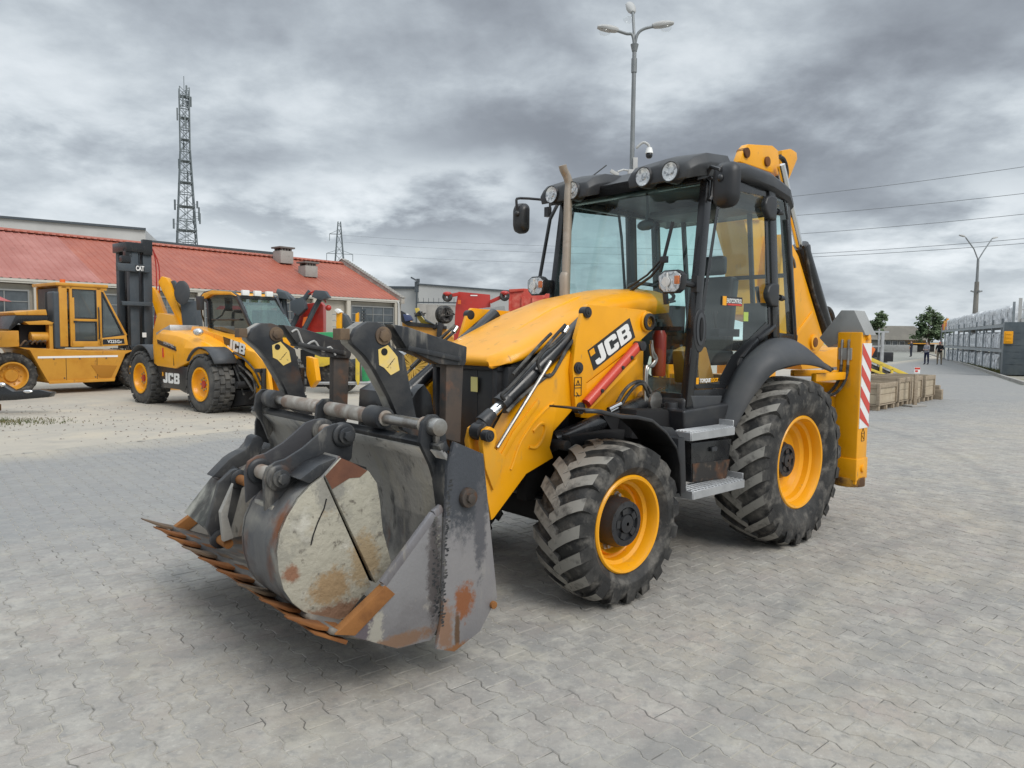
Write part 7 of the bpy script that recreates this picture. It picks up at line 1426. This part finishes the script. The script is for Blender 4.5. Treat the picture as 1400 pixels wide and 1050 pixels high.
# grey hut and sheeted stock at the end of the road
HT = thing('grey_hut', 'grey hipped-roof hut with three windows at the far end of the road', 'building', (58.5, 110, 0), -.1)
mb = MB(); mb.box((0, 3, 1.0), (8.0, 6, 2.0)); wl = mb.build('wall', mat('grey_green_hut_wall', (.20, .20, .18), .9), HT)
mb = MB(); mb.loft([[V(-4.6, -.5, 1.75), V(4.6, -.5, 1.75), V(4.6, 6.5, 1.75), V(-4.6, 6.5, 1.75)], [V(-2.6, 2, 3.9), V(3.0, 2, 3.9), V(3.0, 4, 3.9), V(-2.6, 4, 3.9)]]); mb.build('roof', mat('brown_grey_roof', (.16, .15, .13), .8, 0, 0, .3, [((.21, .195, .165), .5, .45, .7)]), HT)
for k in range(3): window(HT, -1.9 + 1.0 * k, -1.15 + 1.0 * k, .75, 1.6, -.02, 1, 1, WHALL)
mb = MB(); mb.box((-.6, -1.2, .45), (5.0, 1.6, 1.1)); mb.build('sheeted_stack', GREYP, HT, .1); mb = MB(); mb.box((3.2, -1.0, .5), (2.4, 1.6, 1.3)); mb.build('dark_stack', DRK, HT, .05); mb = MB(); mb.box((3.0, -1.2, 1.25), (3.6, 1.8, .10)); mb.build('yellow_sheet', YEL, HT)
# trees at the end of the road
LEAF = mat('leaf_green', (.095, .14, .07), .7, 0, 0, .3, [((.12, .155, .08), .9, .42, .65, 5), ((.04, .07, .035), 2.2, .5, .7, 5)], coord='pos')
BARK = mat('bark', (.07, .055, .042), .9)
def tree(loc, h, blobs, n, lab, seed, leaf=.16):
    rnd = random.Random(seed); t = thing('broadleaf_tree', lab, 'tree', loc); mb = MB(); mb.tube([(0, 0, -.1), (.08, 0, h * .3), (-.05, .05, h * .6), (0, 0, h * .85)], [.20, .15, .10, .03], 8)
    for bx_, by_, bz_, r_ in blobs: mb.tube([(0, 0, max(.3, bz_ - r_ * 1.1)), (bx_ * .6, by_ * .6, bz_ - r_ * .3), (bx_, by_, bz_ + r_ * .3)], [.08, .05, .02], 6)
    mb.build('trunk', BARK, t); P, F = [], []
    for bx_, by_, bz_, r_ in blobs:
        cl = [(rnd.gauss(0, .5), rnd.gauss(0, .5), rnd.gauss(0, .5)) for _ in range(14)]
        for _ in range(int(n * r_ * r_)):
            c = rnd.choice(cl); p = V(bx_ + (c[0] + rnd.gauss(0, .22)) * r_, by_ + (c[1] + rnd.gauss(0, .22)) * r_, bz_ + (c[2] + rnd.gauss(0, .2)) * r_); a = V(rnd.gauss(0, 1), rnd.gauss(0, 1), rnd.gauss(0, 1)).normalized(); b = a.orthogonal().normalized() * leaf * rnd.uniform(.6, 1.3); a = a * leaf * 1.5 * rnd.uniform(.6, 1.2); o = len(P); P += [tuple(p - a), tuple(p + b), tuple(p + a), tuple(p - b)]; F.append((o, o + 1, o + 2, o + 3))
    me = bpy.data.meshes.new('crown'); me.from_pydata(P, [], F); me.materials.append(LEAF); link('crown', me, t)
tree((50.4, 100, 0), 4.8, [(0, 0, 4.5, .75), (.35, 0, 5.0, .5), (-.3, .2, 3.7, .6), (.1, 0, 2.9, .45)], 700, 'slim small tree standing by itself left of the grey hut', 4)
tree((57.3, 100, 0), 6.0, [(0, 0, 5.0, .95), (-.9, .2, 4.0, .8), (.9, 0, 4.4, .75), (-.4, 0, 3.0, 1.0), (.8, .3, 2.9, .9)], 520, 'larger round leafy tree between the hut and the rack', 5)
tree((59.3, 100.5, 0), 4.6, [(0, 0, 3.6, .95), (.7, 0, 3.1, .8), (-.6, 0, 2.6, .8)], 520, 'lower leafy tree touching the end of the rack', 6)
# people
SKIN = mat('skin', (.42, .25, .18), .6); HAIR = mat('dark_hair', (.03, .025, .02), .7)
def person(loc, rz, h, shirt, trou, lab, pose, cap=None):
    k = h / 1.75; me = bpy.data.meshes.new('person'); A = pose
    J = [(0, 0, .98), (0, 0, 1.18), (0, 0, 1.40), (0, 0, 1.50), (0, .02, 1.60), (0, .02, 1.72), (.17, 0, 1.42), (-.17, 0, 1.42)] + A['l'] + A['r'] + [(.10, 0, .93), (.12, .02, .50), (.12, 0, .08), (.13, .14, .03), (-.10, 0, .93), (-.13, -.02, .50), (-.13, -.04, .08), (-.14, .10, .03)]
    E = [(0, 1), (1, 2), (2, 3), (3, 4), (4, 5), (2, 6), (2, 7), (6, 8), (8, 9), (9, 10), (7, 11), (11, 12), (12, 13), (0, 14), (14, 15), (15, 16), (16, 17), (0, 18), (18, 19), (19, 20), (20, 21)]
    rad = [.15, .155, .15, .06, .095, .075, .075, .075, .055, .042, .04, .055, .042, .04, .10, .072, .05, .045, .10, .072, .05, .045]
    me.from_pydata([(x * k, y * k, z * k) for x, y, z in J], E, []); o = bpy.data.objects.new('person', me); COL.objects.link(o)
    o.modifiers.new('skin', 'SKIN'); o.modifiers.new('sub', 'SUBSURF').levels = 1
    for i, v in enumerate(me.skin_vertices[0].data if me.skin_vertices else []): v.radius = (rad[i] * k, rad[i] * k * (.75 if i < 3 else 1)); v.use_root = (i == 0)
    dg = bpy.context.evaluated_depsgraph_get(); dg.update(); m2 = bpy.data.meshes.new_from_object(o.evaluated_get(dg)); bpy.data.objects.remove(o)
    m2.materials.clear(); 
    for m_ in (shirt, trou, SKIN, cap or HAIR, BLK): m2.materials.append(m_)
    for p in m2.polygons:
        z = p.center.z / k; x = abs(p.center.x) / k; p.material_index = 4 if z < .09 else 1 if z < .97 and x < .26 and p.center.y / k < .22 else 3 if z > 1.655 or (z > 1.6 and p.center.y < -.01) else 2 if z > 1.47 else 0
        if p.material_index in (0, 1) and ((x > .20 and z < 1.14) or p.center.y / k > .17 and z < 1.2): p.material_index = 2 if z > .7 else 1
        p.use_smooth = True
    return link('person', m2, None, loc, rz, label=lab, cat='person', group='people standing on the road')
def cl(n, c): return mat(n, c, .85, 0, 0, .2)
dn = lambda s: [(.24 * s, .0, 1.16), (.25 * s, .06, .92), (.25 * s, .08, .80)]
fold = lambda s: [(.23 * s, .02, 1.16), (.14 * s, .17, 1.10), (.02 * s, .20, 1.12)]
person((29.65, 51.9, .0), 1.9, 1.66, cl('grey_shirt', (.30, .30, .33)), cl('navy_trousers', (.02, .025, .06)), 'person in a grey shirt and navy trousers standing on the road', {'l': fold(1), 'r': fold(-1)}, HAIR)
person((30.75, 52.2, .0), 2.6, 1.68, cl('black_shirt', (.02, .02, .022)), cl('khaki_trousers', (.24, .20, .15)), 'person in a black shirt, red cap and khaki trousers standing beside the rack', {'l': dn(1), 'r': fold(-1)}, REDP)
person((41.5, 75.5, .0), .6, 1.7, cl('dark_blue_shirt', (.03, .035, .05)), cl('dark_trousers', (.03, .035, .05)), 'person in dark clothes standing further down the road', {'l': dn(1), 'r': dn(-1)}, HAIR)
